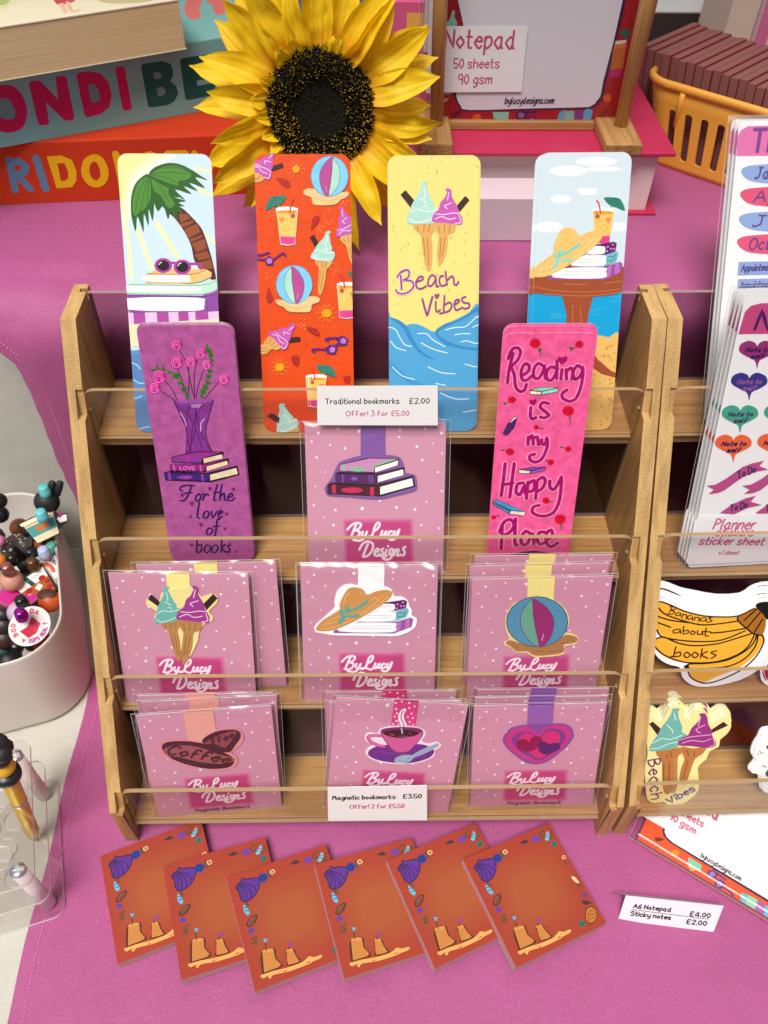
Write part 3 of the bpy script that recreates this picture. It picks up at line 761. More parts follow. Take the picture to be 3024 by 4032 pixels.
'hat':'''E|73|14|72 1778 140 -1 2 -29
E|74|14|84 1782 84 -1 1 -17
E|73|14|-149 1552 70 -1 2 -27
E|74|14|-137 1557 42 0 1 -16
E|73|14|27 1598 70 -1 2 -24
E|74|14|40 1602 42 0 1 -14
E|73|14|237 1375 85 -1 2 -30
E|74|14|250 1379 51 -1 1 -18
E|73|14|-217 1380 97 -1 2 -36
E|74|14|-204 1385 58 -1 1 -22
E|73|14|-108 1722 127 -1 2 -35
E|74|14|-96 1726 76 -1 1 -21
E|73|14|120 1731 127 -1 1 -17
E|74|14|132 1736 76 -1 1 -10
L|49|0.61|160 1454 209 1524
S|50|0|233 1555 142 1561 150 1536 185 1507 224 1496 281 1475 275 1506 257 1535
L|51|0.3|220 1555 251 1484
L|51|0.3|213 1555 205 1501
L|51|0.3|216 1558 157 1530
P|52|0|212 1487 179 1495 137 1498 89 1496 64 1486 98 1273 151 1266 198 1272
P|53|0|211 1459 139 1468 70 1460 92 1317 199 1321
P|54|0|204 1472 139 1477 74 1472 70 1459 140 1456 209 1459
P|55|0|197 1321 92 1317 101 1276 151 1270 196 1278
L|56|0.97|89 1542 107 1519 121 1460
E|57|8|102 1443 17 0 1 -15
L|58|0.37|98 1460 93 1477 71 1475
P|59|0|200 1433 152 1431 181 1393
L|60|0.31|175 1382 142 1391 131 1365 164 1350 175 1382
L|60|0.31|140 1411 113 1423 102 1400
P|75|0|-342 1000 314 990 324 535 -349 549
L|76|0.46|-259 737 -225 731 -185 736
L|76|0.46|-46 748 -12 742 28 747
L|76|0.46|270 791 304 786 345 790
L|76|0.46|-19 919 14 914 54 918
L|76|0.46|-149 809 -116 803 -76 808
L|76|0.47|98 724 132 718 172 723
L|76|0.46|-90 922 -56 916 -17 921
L|76|0.46|-132 700 -98 694 -58 699
L|76|0.46|-183 822 -149 817 -109 821
L|76|0.46|232 927 266 922 306 926
L|76|0.47|54 686 88 680 128 684
L|76|0.46|-171 797 -138 791 -98 795
L|76|0.46|221 899 255 893 295 898
L|76|0.46|5 740 39 734 79 739
L|76|0.46|86 813 120 808 160 812
L|76|0.46|-187 812 -153 807 -113 811
L|76|0.46|-89 814 -55 808 -15 813
L|76|0.46|-87 718 -53 712 -13 717
L|76|0.46|142 853 176 847 216 852
L|76|0.46|26 865 60 859 99 864
L|76|0.46|-43 846 -10 840 30 845
L|76|0.46|77 839 111 834 151 838
L|76|0.46|-34 749 0 743 40 748
L|76|0.46|-58 699 -24 694 16 698
L|76|0.46|-198 746 -164 740 -124 745
L|76|0.46|-60 827 -26 821 14 826
S|77|0|306 677 240 655 157 670 51 646 -218 625 -352 621 -341 348 -324 -40 372 -59 335 400
P|77|0|-352 621 -324 -40 329 -58 305 641 158 667 -218 625
E|78|6|222 300 7 0 0 -5
E|78|6|103 188 8 0 1 -10
E|78|6|306 199 5 0 1 -7
E|78|6|200 476 11 0 1 -12
E|78|6|270 330 10 0 0 -6
E|78|6|143 339 9 0 1 -8
E|78|6|98 413 6 0 0 -7
E|78|6|108 369 7 0 1 -11
E|78|6|260 300 7 0 1 -11
E|78|6|289 204 10 0 1 -12
E|78|6|97 84 6 0 1 -9
E|78|6|270 179 5 0 1 -10
E|78|6|83 405 10 0 1 -8
E|78|6|224 173 10 0 1 -11
E|78|6|71 366 7 0 0 -5
E|78|6|204 248 10 0 1 -12
E|78|6|91 481 9 0 0 -6
E|78|6|128 270 5 0 1 -11
E|78|6|252 596 8 0 1 -10
E|78|6|291 450 5 0 1 -11
E|78|6|272 497 7 0 1 -10
E|78|6|256 515 9 0 1 -11
E|78|6|187 519 4 0 0 -7
E|78|6|241 589 4 0 1 -7
E|78|6|73 530 4 0 1 -9
E|78|6|233 359 5 0 1 -7
E|78|6|231 39 11 0 0 -7
E|78|6|88 112 11 0 1 -8
E|78|6|271 85 8 0 1 -12
E|78|6|69 457 6 0 0 -6
E|78|6|264 597 9 0 0 -5
E|78|6|153 366 5 0 1 -9
E|78|6|190 427 9 0 0 -6
E|78|6|111 406 7 0 0 -6
E|78|6|304 108 5 0 1 -8
E|78|6|125 346 6 0 1 -9
E|78|6|284 385 9 0 1 -9
E|78|6|229 579 9 0 1 -12
E|78|6|205 444 9 0 1 -10
E|78|6|211 529 11 0 1 -12
E|78|6|176 258 4 0 1 -12
E|78|6|271 229 9 0 0 -6
E|78|6|134 471 8 0 0 -5
E|78|6|281 336 7 0 0 -6
E|78|6|248 117 9 0 1 -7
E|78|6|241 529 10 0 1 -9
E|78|6|141 308 8 0 0 -7
E|78|6|268 361 10 0 1 -11
E|78|6|102 227 6 0 1 -11
E|78|6|198 341 10 0 0 -5
E|78|6|196 420 4 0 1 -10
E|78|6|222 69 8 0 1 -8
E|78|6|286 546 4 0 1 -10
E|78|6|153 400 10 0 1 -7
E|78|6|288 224 6 0 0 -5
E|78|6|150 24 7 0 0 -6
E|78|6|159 67 5 0 1 -11
E|78|6|123 29 8 0 0 -5
E|78|6|284 399 9 0 1 -9
E|78|6|78 556 5 0 0 -6
S|79|0|-308 1118 -113 1140 85 1137 303 1122 304 1040 297 958 199 934 32 930 -134 940 -267 955 -328 975 -333 1106
P|79|0|-108 940 112 933 96 879 81 802 83 724 98 606 169 504 271 422 307 407 310 373 204 403 82 486 16 554 -62 489 -207 399 -222 439 -117 517 -69 622 -66 740 -71 830
L|80|0.39|-105 1015 54 1010
L|80|0.39|-303 1006 -196 979 -36 964 130 961 289 977
L|80|0.39|-31 874 -24 765
L|80|0.39|23 867 37 751
L|80|0.39|179 1014 291 1028
L|80|0.39|-234 954 -61 939 99 936 290 955
P|81|0|115 1267 225 1283 244 1271 239 1222 178 1204 54 1203 50 1255
S|82|0|51 1252 155 1254 168 1235 158 1208 54 1206
E|83|7|185 1250 7 0 0 -6
E|83|7|218 1264 7 0 0 -6
E|83|7|207 1238 7 0 0 -6
E|83|7|227 1237 7 0 0 -6
E|83|7|182 1223 7 0 0 -6
P|84|0|2 1194 172 1198 249 1225 261 1203 248 1157 158 1121 -60 1130
S|85|0|-11 1191 163 1195 177 1173 158 1130 -53 1136
L|86|0.58|187 1179 206 1191 223 1185 244 1200
L|86|0.58|188 1158 208 1164 221 1163 243 1179
P|87|0|-59 1124 178 1124 274 1155 294 1141 287 1085 178 1039 -209 1048 -210 1067
S|88|0|-111 1116 165 1118 183 1092 164 1049 -174 1060
P|89|0|194 1123 220 1132 216 1061 190 1052
P|89|0|243 1140 271 1150 277 1085 245 1071
L|90|0.26|-97 1097 160 1096
L|90|0.26|-122 1078 161 1077
L|90|0.26|3 1173 154 1174
L|90|0.26|-8 1154 149 1155
L|90|0.25|71 1237 150 1238
S|91|0|-315 1069 -320 1094 -283 1143 -207 1197 -179 1222 -181 1258 -162 1319 -132 1367 -87 1376 -41 1360 -13 1323 44 1347 109 1355 146 1339 141 1309 108 1267 15 1194 -98 1122 -201 1073 -266 1062
L|92|0.44|-158 1252 -148 1307 -124 1343
L|92|0.44|-66 1342 -38 1314
L|92|0.45|-281 1099 -231 1142 -180 1172
L|92|0.45|-255 1111 -165 1141 -37 1195 50 1267 98 1328
L|92|0.45|-286 1078 -202 1092 -74 1158 52 1237 124 1315
L|92|0.44|-9 1268 41 1301 48 1286
P|93|0|-123 1212 -79 1232 -29 1269 -1 1293 -1 1265 -52 1226 -116 1193
S|93|0|-149 1203 -179 1222 -174 1178 -154 1172
S|93|0|-146 1203 -144 1239 -121 1236 -116 1202 -135 1187
P|93|0|-154 1175 -121 1178 -152 1135 -170 1104 -177 1123 -191 1117 -178 1148
P|93|0|-128 1178 -88 1174 -57 1192 -56 1177 -44 1173 -74 1155 -120 1159
L|94|0.32|-149 1215 -151 1190 -138 1187 -137 1209 -149 1215
L|94|0.32|-123 1205 -65 1229 -3 1274''',
'purple':'''L|95|0.61|-56 1663 -21 1577 -8 1432 6 1291
L|95|0.62|-79 1533 -56 1416 -48 1283 -65 938
L|95|0.62|56 1600 22 1496 3 1300
L|95|0.62|-10 1545 -22 1416 -58 1267
L|95|0.62|85 1528 33 1399 5 1283
L|95|0.63|-172 1450 -134 1392 -107 1309 -37 1182
L|95|0.63|-212 1381 -122 1309 -42 1207 17 963
L|95|0.63|174 1438 106 1365 44 1282 -43 1130 -90 929
S|96|0|110 1654 131 1712 135 1646
S|96|0|118 1662 149 1677 148 1630
S|96|0|126 1634 164 1638 142 1607
S|96|0|126 1599 164 1599 134 1567
S|96|0|119 1567 156 1563 124 1535
S|96|0|111 1528 153 1527 120 1503
S|96|0|101 1496 142 1491 108 1463
S|96|0|89 1455 129 1439 97 1423
S|96|0|75 1431 109 1398 70 1382
S|96|0|56 1398 91 1365 52 1357
S|96|0|44 1357 72 1332 42 1337
S|96|0|-266 1535 -228 1539 -237 1523
S|96|0|-219 1578 -198 1538 -214 1530
S|96|0|-179 1570 -162 1530 -177 1526
S|96|0|-155 1522 -119 1514 -143 1502
S|96|0|-126 1490 -74 1513 -87 1465
S|96|0|-97 1449 -53 1440 -85 1424
S|96|0|-80 1400 -34 1408 -60 1375
S|96|0|-55 1358 -18 1350 -43 1329
L|96|0.7|-259 1531 -183 1538 -119 1514 -80 1465 -46 1367 -24 1300
L|96|0.68|127 1708 142 1607 121 1511 86 1398 39 1308
E|97|14|-69 1701 41 0 -5 -41
L|98|0.53|-41 1691 -55 1674 -75 1668 -93 1676 -100 1695 -95 1716 -79 1730 -59 1732 -43 1721
L|98|0.53|-79 1683 -88 1694 -85 1708 -74 1719 -60 1719 -52 1709 -53 1694 -63 1683
L|98|0.53|-76 1701 -69 1707 -63 1698
E|97|14|-83 1583 45 0 -6 -45
L|98|0.54|-53 1573 -68 1554 -89 1548 -109 1557 -117 1577 -111 1600 -93 1616 -71 1618 -55 1606
L|98|0.54|-94 1564 -103 1576 -101 1592 -89 1603 -73 1603 -64 1592 -65 1576 -77 1564
L|98|0.54|-90 1583 -82 1591 -77 1581
E|97|14|10 1588 39 0 -5 -39
L|98|0.54|36 1579 23 1563 5 1557 -12 1565 -19 1583 -15 1602 1 1616 20 1618 34 1607
L|98|0.54|1 1571 -7 1582 -5 1596 5 1605 18 1605 26 1596 25 1582 15 1571
L|98|0.54|4 1588 10 1594 15 1586
E|97|14|78 1647 39 0 -4 -39
L|98|0.54|105 1637 92 1621 73 1616 56 1624 49 1641 54 1661 69 1674 88 1676 102 1666
L|98|0.54|69 1630 61 1640 63 1654 73 1663 86 1664 95 1654 94 1640 84 1630
L|98|0.53|72 1647 79 1653 84 1644
E|97|14|110 1567 36 0 -4 -36
L|98|0.54|135 1559 123 1544 106 1539 90 1546 83 1562 88 1581 102 1593 119 1595 133 1585
L|98|0.54|102 1552 95 1561 96 1574 106 1583 118 1583 126 1574 125 1562 116 1552
L|98|0.54|105 1568 111 1573 116 1566
E|97|14|-210 1485 49 0 -7 -51
L|98|0.55|-176 1473 -194 1452 -218 1445 -239 1455 -248 1477 -241 1503 -221 1521 -197 1523 -178 1510
L|98|0.55|-223 1463 -232 1476 -230 1494 -216 1507 -199 1507 -189 1494 -191 1476 -204 1463
L|98|0.55|-218 1485 -209 1493 -203 1482
E|97|14|-251 1406 42 0 -6 -44
L|98|0.55|-222 1395 -237 1377 -258 1371 -276 1380 -283 1399 -277 1421 -260 1437 -240 1439 -224 1427
L|98|0.55|-262 1387 -270 1398 -268 1414 -256 1425 -242 1425 -233 1414 -234 1398 -246 1387
L|98|0.55|-258 1406 -250 1412 -245 1403
E|97|14|213 1466 39 0 -4 -40
L|98|0.55|240 1457 227 1440 208 1435 191 1443 184 1461 188 1481 203 1495 223 1497 238 1486
L|98|0.55|204 1449 196 1460 198 1474 208 1484 221 1484 230 1474 229 1460 219 1449
L|98|0.55|207 1466 214 1473 219 1464
S|99|0|-133 1314 -67 1321 40 1320 129 1315 90 1214 62 1129 50 1051 59 989 80 927 -12 919 -100 911 -83 991 -74 1096 -99 1183 -127 1268
S|100|0|-129 1311 -67 1321 40 1324 127 1315 53 1295 -70 1292
L|101|0.64|-118 1276 -37 1182 17 963
L|101|0.64|-34 1275 -78 1096 -67 920
L|101|0.64|4 1275 15 1095 69 936
L|101|0.64|4 1275 -16 1096 -82 929
L|101|0.64|51 1282 -28 1130 -65 938
L|101|0.64|-133 1314 -99 1183 -75 1088 -99 920
L|101|0.64|129 1315 62 1129 53 1042 80 927
L|102|0.57|-102 1225 -78 1165 -75 1122
L|102|0.57|55 1177 29 1147 18 1086
L|102|0.56|-26 1279 44 1282
L|102|0.56|-20 1266 34 1267
P|103|0|-206 890 -34 933 159 926 151 876 3 833 -204 845
P|104|0|-198 888 -35 924 147 922 7 878 -4 842 -199 850
P|105|0|15 874 146 906 151 876 15 839
L|106|0.85|-175 885 -175 849
L|106|0.85|-24 879 -24 843
L|106|0.85|-145 867 -126 865
L|106|0.85|-74 864 -50 862
P|103|0|-225 832 2 829 191 876 186 826 12 769 -224 782
P|107|0|-218 829 2 824 165 863 29 817 13 778 -219 788
P|105|0|31 812 177 855 182 826 28 775
T|108|0.69|-155 787 -51 785|LOVE|2.76|0
L|109|1.37|-198 824 -195 786
L|109|1.37|-11 820 -11 778
P|103|0|-274 768 -228 782 27 762 245 818 255 742 51 685 -270 704
P|110|0|-269 764 26 750 228 807 46 747 33 699 -265 711
P|105|0|48 745 236 798 244 750 45 699
E|111|14|-130 728 55 -1 -2 -15
L|111|1.73|-238 766 -237 711
L|111|1.73|-7 748 -8 700
L|112|1.1|-73 659 -113 664 -163 655 -178 627 -159 618
L|112|1.1|-94 654 -122 589 -156 541 -189 537
L|112|1.11|-149 598 -96 602
L|112|1.11|-40 592 -66 578 -78 540 -54 535 -34 573 -48 592
L|112|1.11|-24 587 -12 587 -25 537
L|112|1.11|-16 568 9 591 20 577
L|112|1.1|90 666 54 548 69 536
L|112|1.11|55 600 100 604
L|112|1.1|122 665 94 535
L|112|1.11|101 566 132 594 131 542 143 537
L|112|1.11|153 556 192 574 181 593 158 570 155 536 184 534 202 555
L|112|1.12|-52 521 -81 404 -66 389
L|112|1.13|-6 447 -28 433 -37 394 -12 391 9 432 -10 447
L|112|1.13|27 447 29 391 68 446
L|112|1.13|74 417 105 436 94 450 74 421 75 390 101 401
L|112|1.15|4 304 -23 284 -27 249 -2 249 19 284 0 304
L|112|1.14|82 377 61 372 45 293 24 213
L|112|1.15|26 314 72 318
L|112|1.16|-101 225 -121 88
L|112|1.17|-113 144 -79 159 -85 102 -117 84
L|112|1.17|-33 153 -56 133 -57 86 -26 96 -13 137 -33 153
L|112|1.17|22 152 -2 127 -2 85 29 95 42 141 22 152
L|112|1.16|81 232 62 84
L|112|1.17|99 156 69 125 96 83
L|112|1.17|137 150 114 140 129 114 118 86 97 94
S|113|0|32 615 21 637 27 651 35 641 44 650 47 637
S|113|0|199 610 190 630 195 641 201 633 209 641 212 629
S|113|0|-169 567 -179 588 -173 600 -167 591 -158 600 -155 588
S|113|0|-111 493 -121 516 -115 529 -108 520 -99 529 -95 515
S|113|0|-131 389 -139 406 -134 417 -129 409 -122 416 -119 406
S|113|0|132 405 123 424 128 435 134 427 142 434 145 423
S|113|0|-64 315 -74 339 -68 353 -61 343 -51 353 -48 339
S|113|0|108 279 99 298 104 310 110 301 118 309 121 298
S|113|0|-154 137 -163 159 -157 172 -151 162 -142 171 -139 159
S|113|0|128 153 122 168 126 176 130 170 136 176 138 168
S|113|0|171 77 164 93 168 102 173 96 179 102 181 93''',
'pink':'''L|114|0.6|-92 1764 -61 1713 -47 1679
S|114|0|-65 1713 -56 1735 -46 1726 -55 1701
E|115|14|-92 1764 37 0 3 -33
L|116|0.45|-107 1764 -93 1777 -77 1764 -91 1753
L|114|0.61|195 1756 157 1728 141 1710
S|114|0|163 1728 143 1740 129 1735 149 1721
E|115|14|195 1756 28 0 3 -25
L|116|0.45|184 1756 194 1766 206 1756 196 1747
L|114|0.64|-212 1376 -248 1351 -262 1335
S|114|0|-242 1351 -259 1362 -272 1358 -255 1345
E|115|14|-212 1376 28 0 2 -25
L|116|0.48|-223 1376 -213 1386 -201 1376 -211 1367
L|114|0.64|174 1296 191 1241 199 1204
S|114|0|189 1241 191 1264 196 1255 194 1227
E|115|14|174 1296 40 0 4 -37
L|116|0.48|157 1296 172 1311 190 1296 175 1283
L|114|0.65|-31 1177 0 1169 14 1164
S|114|0|-4 1169 9 1172 19 1171 7 1167
E|115|14|-31 1177 19 0 2 -17
L|116|0.49|-38 1177 -31 1184 -23 1177 -30 1171
L|114|0.67|-196 993 -236 1004 -253 1011
S|114|0|-230 1004 -247 1000 -261 1001 -245 1007
E|115|14|-196 993 30 0 2 -28
L|116|0.5|-208 993 -197 1005 -184 993 -196 983
L|114|0.67|205 1012 168 1026 151 1034
S|114|0|173 1026 158 1020 145 1022 159 1029
E|115|14|205 1012 24 0 2 -22
L|116|0.5|196 1012 204 1022 215 1012 206 1004
L|114|0.68|95 912 71 925 60 934
S|114|0|74 925 65 920 57 922 66 928
E|115|14|95 912 24 0 2 -23
L|116|0.51|85 912 94 921 104 912 95 904
L|114|0.7|92 609 125 600 139 595
S|114|0|120 600 133 604 145 602 132 598
E|115|14|92 609 26 0 3 -26
L|116|0.53|82 609 91 619 103 609 93 600
L|114|0.72|-274 472 -249 483 -238 491
S|114|0|-253 483 -241 479 -232 480 -244 486
E|115|14|-274 472 18 0 1 -18
L|116|0.54|-282 472 -275 479 -267 472 -274 466
L|114|0.72|209 454 221 399 227 362
S|114|0|220 399 220 422 223 413 223 385
E|115|14|209 454 42 0 4 -41
L|116|0.54|192 454 207 471 226 454 211 439
P|117|0|-99 1445 -36 1465 90 1462 -18 1436
P|118|0|-99 1445 -36 1465 90 1462 -18 1436
P|119|0|-18 1434 90 1460 89 1433 -19 1412
P|120|0|-96 1441 -21 1434 -22 1412 -96 1416
l|117|0.39|-99 1445 -36 1465 90 1462 -18 1436 -99 1445
l|117|0.39|-18 1434 90 1460 89 1433 -19 1412 -18 1434
l|117|0.39|-96 1441 -21 1434 -22 1412 -96 1416 -96 1441
P|117|0|-246 1159 -219 1214 -207 1218 -167 1247 -181 1176 -227 1116
P|121|0|-246 1159 -219 1214 -207 1218 -167 1247 -181 1176 -227 1116
P|122|0|-254 1134 -228 1206 -218 1210 -239 1115
P|120|0|-219 1214 -183 1256 -167 1247 -207 1208
l|117|0.41|-246 1159 -219 1214 -207 1218 -167 1247 -181 1176 -227 1116 -246 1159
l|117|0.41|-254 1134 -228 1206 -218 1210 -239 1115 -254 1134
l|117|0.41|-219 1214 -183 1256 -167 1247 -207 1208 -219 1214
P|117|0|-123 857 -28 875 61 874 -38 848
P|123|0|-123 857 -28 875 61 874 -38 848
P|124|0|-38 845 62 872 61 850 -44 823
P|120|0|-123 856 -42 846 -46 824 -123 830
l|117|0.43|-123 857 -28 875 61 874 -38 848 -123 857
l|117|0.43|-38 845 62 872 61 850 -44 823 -38 845
l|117|0.43|-123 856 -42 846 -46 824 -123 830 -123 856
P|117|0|-292 607 -264 618 -46 516 -154 530
P|125|0|-292 607 -264 618 -46 516 -154 530
P|126|0|-293 597 -158 526 -162 500 -290 583
P|120|0|-154 528 -46 516 -56 484 -162 502
l|117|0.44|-292 607 -264 618 -46 516 -154 530 -292 607
l|117|0.44|-293 597 -158 526 -162 500 -290 583 -293 597
l|117|0.44|-154 528 -46 516 -56 484 -162 502 -154 528
L|127|3.91|-251 1497 -247 1593 -229 1702
L|127|3.82|-260 1663 -239 1725 -202 1736 -182 1709 -196 1655 -230 1616 -238 1612 -210 1553 -196 1473 -163 1437 -133 1449 -125 1489
L|127|3.89|-164 1545 -122 1576 -118 1616 -149 1628 -167 1577 -155 1521 -124 1517 -96 1545
L|127|3.86|-19 1608 -59 1631 -85 1592 -80 1537 -49 1529 -24 1576 -16 1615 -4 1524
L|127|3.87|73 1592 26 1607 0 1568 12 1520 42 1520 66 1584 59 1654 72 1524
L|127|3.87|99 1591 99 1520
L|127|3.87|126 1591 137 1520
L|127|3.88|131 1576 155 1599 173 1575 171 1520
L|127|3.88|235 1591 198 1615 174 1568 194 1520 228 1551 237 1607 240 1488 217 1391 173 1366 125 1391 121 1424 149 1448
L|127|4.01|-81 1326 -79 1260 -61 1239 -39 1251
L|127|4|37 1350 -3 1359 -19 1326 19 1293 45 1267 16 1247 -12 1255
L|127|4.13|-81 1107 -76 1047
L|127|4.14|-75 1090 -54 1116 -40 1051
L|127|4.14|-44 1094 -18 1107 -4 1046
L|127|4.14|15 1090 19 1055 42 1055 49 1102 57 1029 29 941 -16 915 -54 937 -53 968 -22 977
L|127|4.24|-223 907 -226 772 -233 648
L|127|4.24|-159 907 -165 772 -171 634
L|127|4.33|-235 736 -155 754
L|127|4.33|-82 753 -122 744 -129 680 -99 661 -73 735 -63 666
L|127|4.32|-51 762 -51 624
L|127|4.33|-49 744 -11 771 -4 698 -48 680
L|127|4.32|13 771 15 623
L|127|4.32|13 771 51 798 71 761 52 707 14 679
L|127|4.32|102 770 108 716 142 702 174 779 182 788 187 622 153 510 73 482 4 511 4 558 48 572
L|127|4.53|-207 397 -201 200
L|127|4.55|-224 348 -197 435 -149 454 -120 406 -149 348 -201 319
L|127|4.49|-116 464 -104 259 -81 239
L|127|4.58|22 317 -32 357 -61 298 -48 244 -14 248 20 337 37 243
L|127|4.57|111 346 69 346 58 287 83 243 128 267
L|127|4.61|127 277 165 316 151 365 121 336 129 257 166 222 213 257
L|128|2.27|-251 1497 -247 1593 -229 1702
L|128|2.22|-260 1663 -239 1725 -202 1736 -182 1709 -196 1655 -230 1616 -238 1612 -210 1553 -196 1473 -163 1437 -133 1449 -125 1489
L|128|2.25|-164 1545 -122 1576 -118 1616 -149 1628 -167 1577 -155 1521 -124 1517 -96 1545
L|128|2.24|-19 1608 -59 1631 -85 1592 -80 1537 -49 1529 -24 1576 -16 1615 -4 1524
L|128|2.24|73 1592 26 1607 0 1568 12 1520 42 1520 66 1584 59 1654 72 1524
L|128|2.24|99 1591 99 1520
L|128|2.24|126 1591 137 1520
L|128|2.25|131 1576 155 1599 173 1575 171 1520
L|128|2.25|235 1591 198 1615 174 1568 194 1520 228 1551 237 1607 240 1488 217 1391 173 1366 125 1391 121 1424 149 1448
L|128|2.32|-81 1326 -79 1260 -61 1239 -39 1251
L|128|2.32|37 1350 -3 1359 -19 1326 19 1293 45 1267 16 1247 -12 1255
L|128|2.39|-81 1107 -76 1047
L|128|2.4|-75 1090 -54 1116 -40 1051
L|128|2.4|-44 1094 -18 1107 -4 1046
L|128|2.4|15 1090 19 1055 42 1055 49 1102 57 1029 29 941 -16 915 -54 937 -53 968 -22 977
L|128|2.46|-223 907 -226 772 -233 648
L|128|2.46|-159 907 -165 772 -171 634
L|128|2.51|-235 736 -155 754
L|128|2.51|-82 753 -122 744 -129 680 -99 661 -73 735 -63 666
L|128|2.51|-51 762 -51 624
L|128|2.51|-49 744 -11 771 -4 698 -48 680
L|128|2.5|13 771 15 623
L|128|2.5|13 771 51 798 71 761 52 707 14 679
L|128|2.51|102 770 108 716 142 702 174 779 182 788 187 622 153 510 73 482 4 511 4 558 48 572
L|128|2.62|-207 397 -201 200
L|128|2.64|-224 348 -197 435 -149 454 -120 406 -149 348 -201 319
L|128|2.6|-116 464 -104 259 -81 239
L|128|2.65|22 317 -32 357 -61 298 -48 244 -14 248 20 337 37 243
L|128|2.65|111 346 69 346 58 287 83 243 128 267
L|128|2.67|127 277 165 316 151 365 121 336 129 257 166 222 213 257
S|128|0|95 1627 66 1654 68 1677 91 1670 116 1681 126 1658
S|128|0|-70 1338 -94 1363 -89 1380 -72 1374 -55 1385 -48 1363
S|129|0|-125 149 33 188 259 146 252 126 -115 129''',
'backing':'''E|130|7|-403 1069 10 0 0 -10
E|130|7|-262 1097 8 0 0 -8
E|130|7|-113 1082 14 0 0 -14
E|130|7|172 1088 9 0 0 -9
E|130|7|353 1092 9 0 0 -9
E|130|7|467 1061 12 0 0 -12
E|130|7|-452 1010 8 0 0 -8
E|130|7|-323 982 8 0 0 -8
E|130|7|-218 957 10 0 0 -10
E|130|7|407 987 6 0 0 -6
E|130|7|294 965 11 0 0 -11
E|130|7|-421 892 9 0 0 -9
E|130|7|474 912 7 0 0 -7
E|130|7|334 867 10 0 0 -10
E|130|7|-362 784 6 0 0 -6
E|130|7|-241 851 8 0 0 -8
E|130|7|445 774 9 0 0 -9
E|130|7|-437 677 6 0 0 -6
E|130|7|-333 653 8 0 0 -9
E|130|7|478 631 9 0 0 -9
E|130|7|169 1036 8 0 0 -8
E|130|7|-451 535 9 0 0 -9
E|130|7|-296 496 11 0 0 -11
E|130|7|-100 505 14 0 0 -14
E|130|7|26 563 9 0 0 -9
E|130|7|149 511 12 0 0 -12
E|130|7|285 494 11 0 0 -12
E|130|7|368 553 7 0 0 -7
E|130|7|-377 441 6 0 0 -7
E|130|7|-312 380 11 0 0 -12
E|130|7|333 372 9 0 0 -10
E|130|7|461 346 8 0 0 -8
E|130|7|-443 323 8 0 0 -8
E|130|7|-313 254 7 0 0 -7
E|130|7|320 253 9 0 0 -9
E|130|7|-372 189 9 0 0 -9
E|130|7|-438 115 8 0 0 -8
E|130|7|-302 133 9 0 0 -10
E|130|7|450 168 9 0 0 -9
E|130|7|89 850 10 0 0 -10
E|130|7|-58 785 9 0 0 -9
E|130|7|31 916 8 0 0 -8
E|130|7|-133 652 8 0 0 -9
E|130|7|239 651 9 0 0 -9
E|130|7|127 685 6 0 0 -6
P|131|0|-243 429 -203 427 -164 428 -124 429 -84 430 -44 427 -5 429 35 425 75 424 115 430 154 425 194 428 234 427 274 423 291 47 184 47 77 48 -30 48 -137 49 -243 49
P|132|0|-235 421 -196 418 -158 425 -120 422 -81 423 -43 424 -4 423 34 421 73 420 111 419 150 420 188 417 227 422 266 414 282 57 179 57 75 58 -28 58 -131 59 -235 59
P|133|0|-227 411 -189 415 -152 410 -115 411 -78 411 -41 412 -3 413 34 409 71 412 108 412 146 408 183 409 220 413 257 409 273 67 173 67 73 68 -26 68 -126 68 -226 69
P|134|0|-219 401 -183 399 -147 403 -111 401 -75 397 -39 396 -3 404 33 403 69 405 105 401 141 405 177 400 213 398 249 402 265 76 168 77 72 77 -25 78 -121 78 -217 79
P|135|0|-210 387 -176 391 -141 387 -106 389 -72 389 -37 394 -2 386 32 396 67 393 102 391 137 388 171 393 206 386 241 385 256 86 163 87 70 87 -23 88 -116 88 -209 88
L|136|1.7|-211 342 -188 372 -154 393 -120 393 -111 376 -128 350 -158 337
L|136|1.7|-144 385 -166 337 -185 281
L|136|1.71|-154 337 -124 328 -128 298 -163 276 -193 283
L|136|1.71|-98 328 -105 298 -87 289 -67 328
L|136|1.71|-67 328 -87 280 -117 257 -166 263 -151 280
L|136|1.71|-14 332 8 345 27 380 16 397 -7 371 -22 319 -37 289 -68 280
L|136|1.71|-68 285 -30 291 8 275 31 293
L|136|1.71|46 332 35 297 50 288 73 327
L|136|1.71|76 329 67 294 84 291
L|136|1.71|118 323 103 327 88 297 103 287 122 301
L|136|1.71|137 329 130 297 145 291 167 340
L|136|1.71|171 340 149 279 115 259 92 271
L|136|1.73|-125 184 -106 223 -68 250 -26 232 -30 179 -65 135 -99 128
L|136|1.72|-60 232 -82 179 -99 131
L|136|1.73|-11 160 16 174 12 192 -7 179 -13 144 8 135 27 152
L|136|1.73|54 192 37 183 50 157 43 134 20 139
L|136|1.73|77 183 66 143 81 134
L|136|1.73|87 207 89 212
L|136|1.73|127 183 107 187 96 152 112 139 127 178
L|136|1.73|129 183 112 121 77 103 50 117 69 130
L|136|1.73|142 183 131 136
L|136|1.73|134 156 157 185 165 174 154 138 169 136
L|136|1.73|218 204 199 191 211 160 200 136 177 143
T|137|0.75|-200 20 239 17|Magnetic Bookmark|3.51|0.15''',
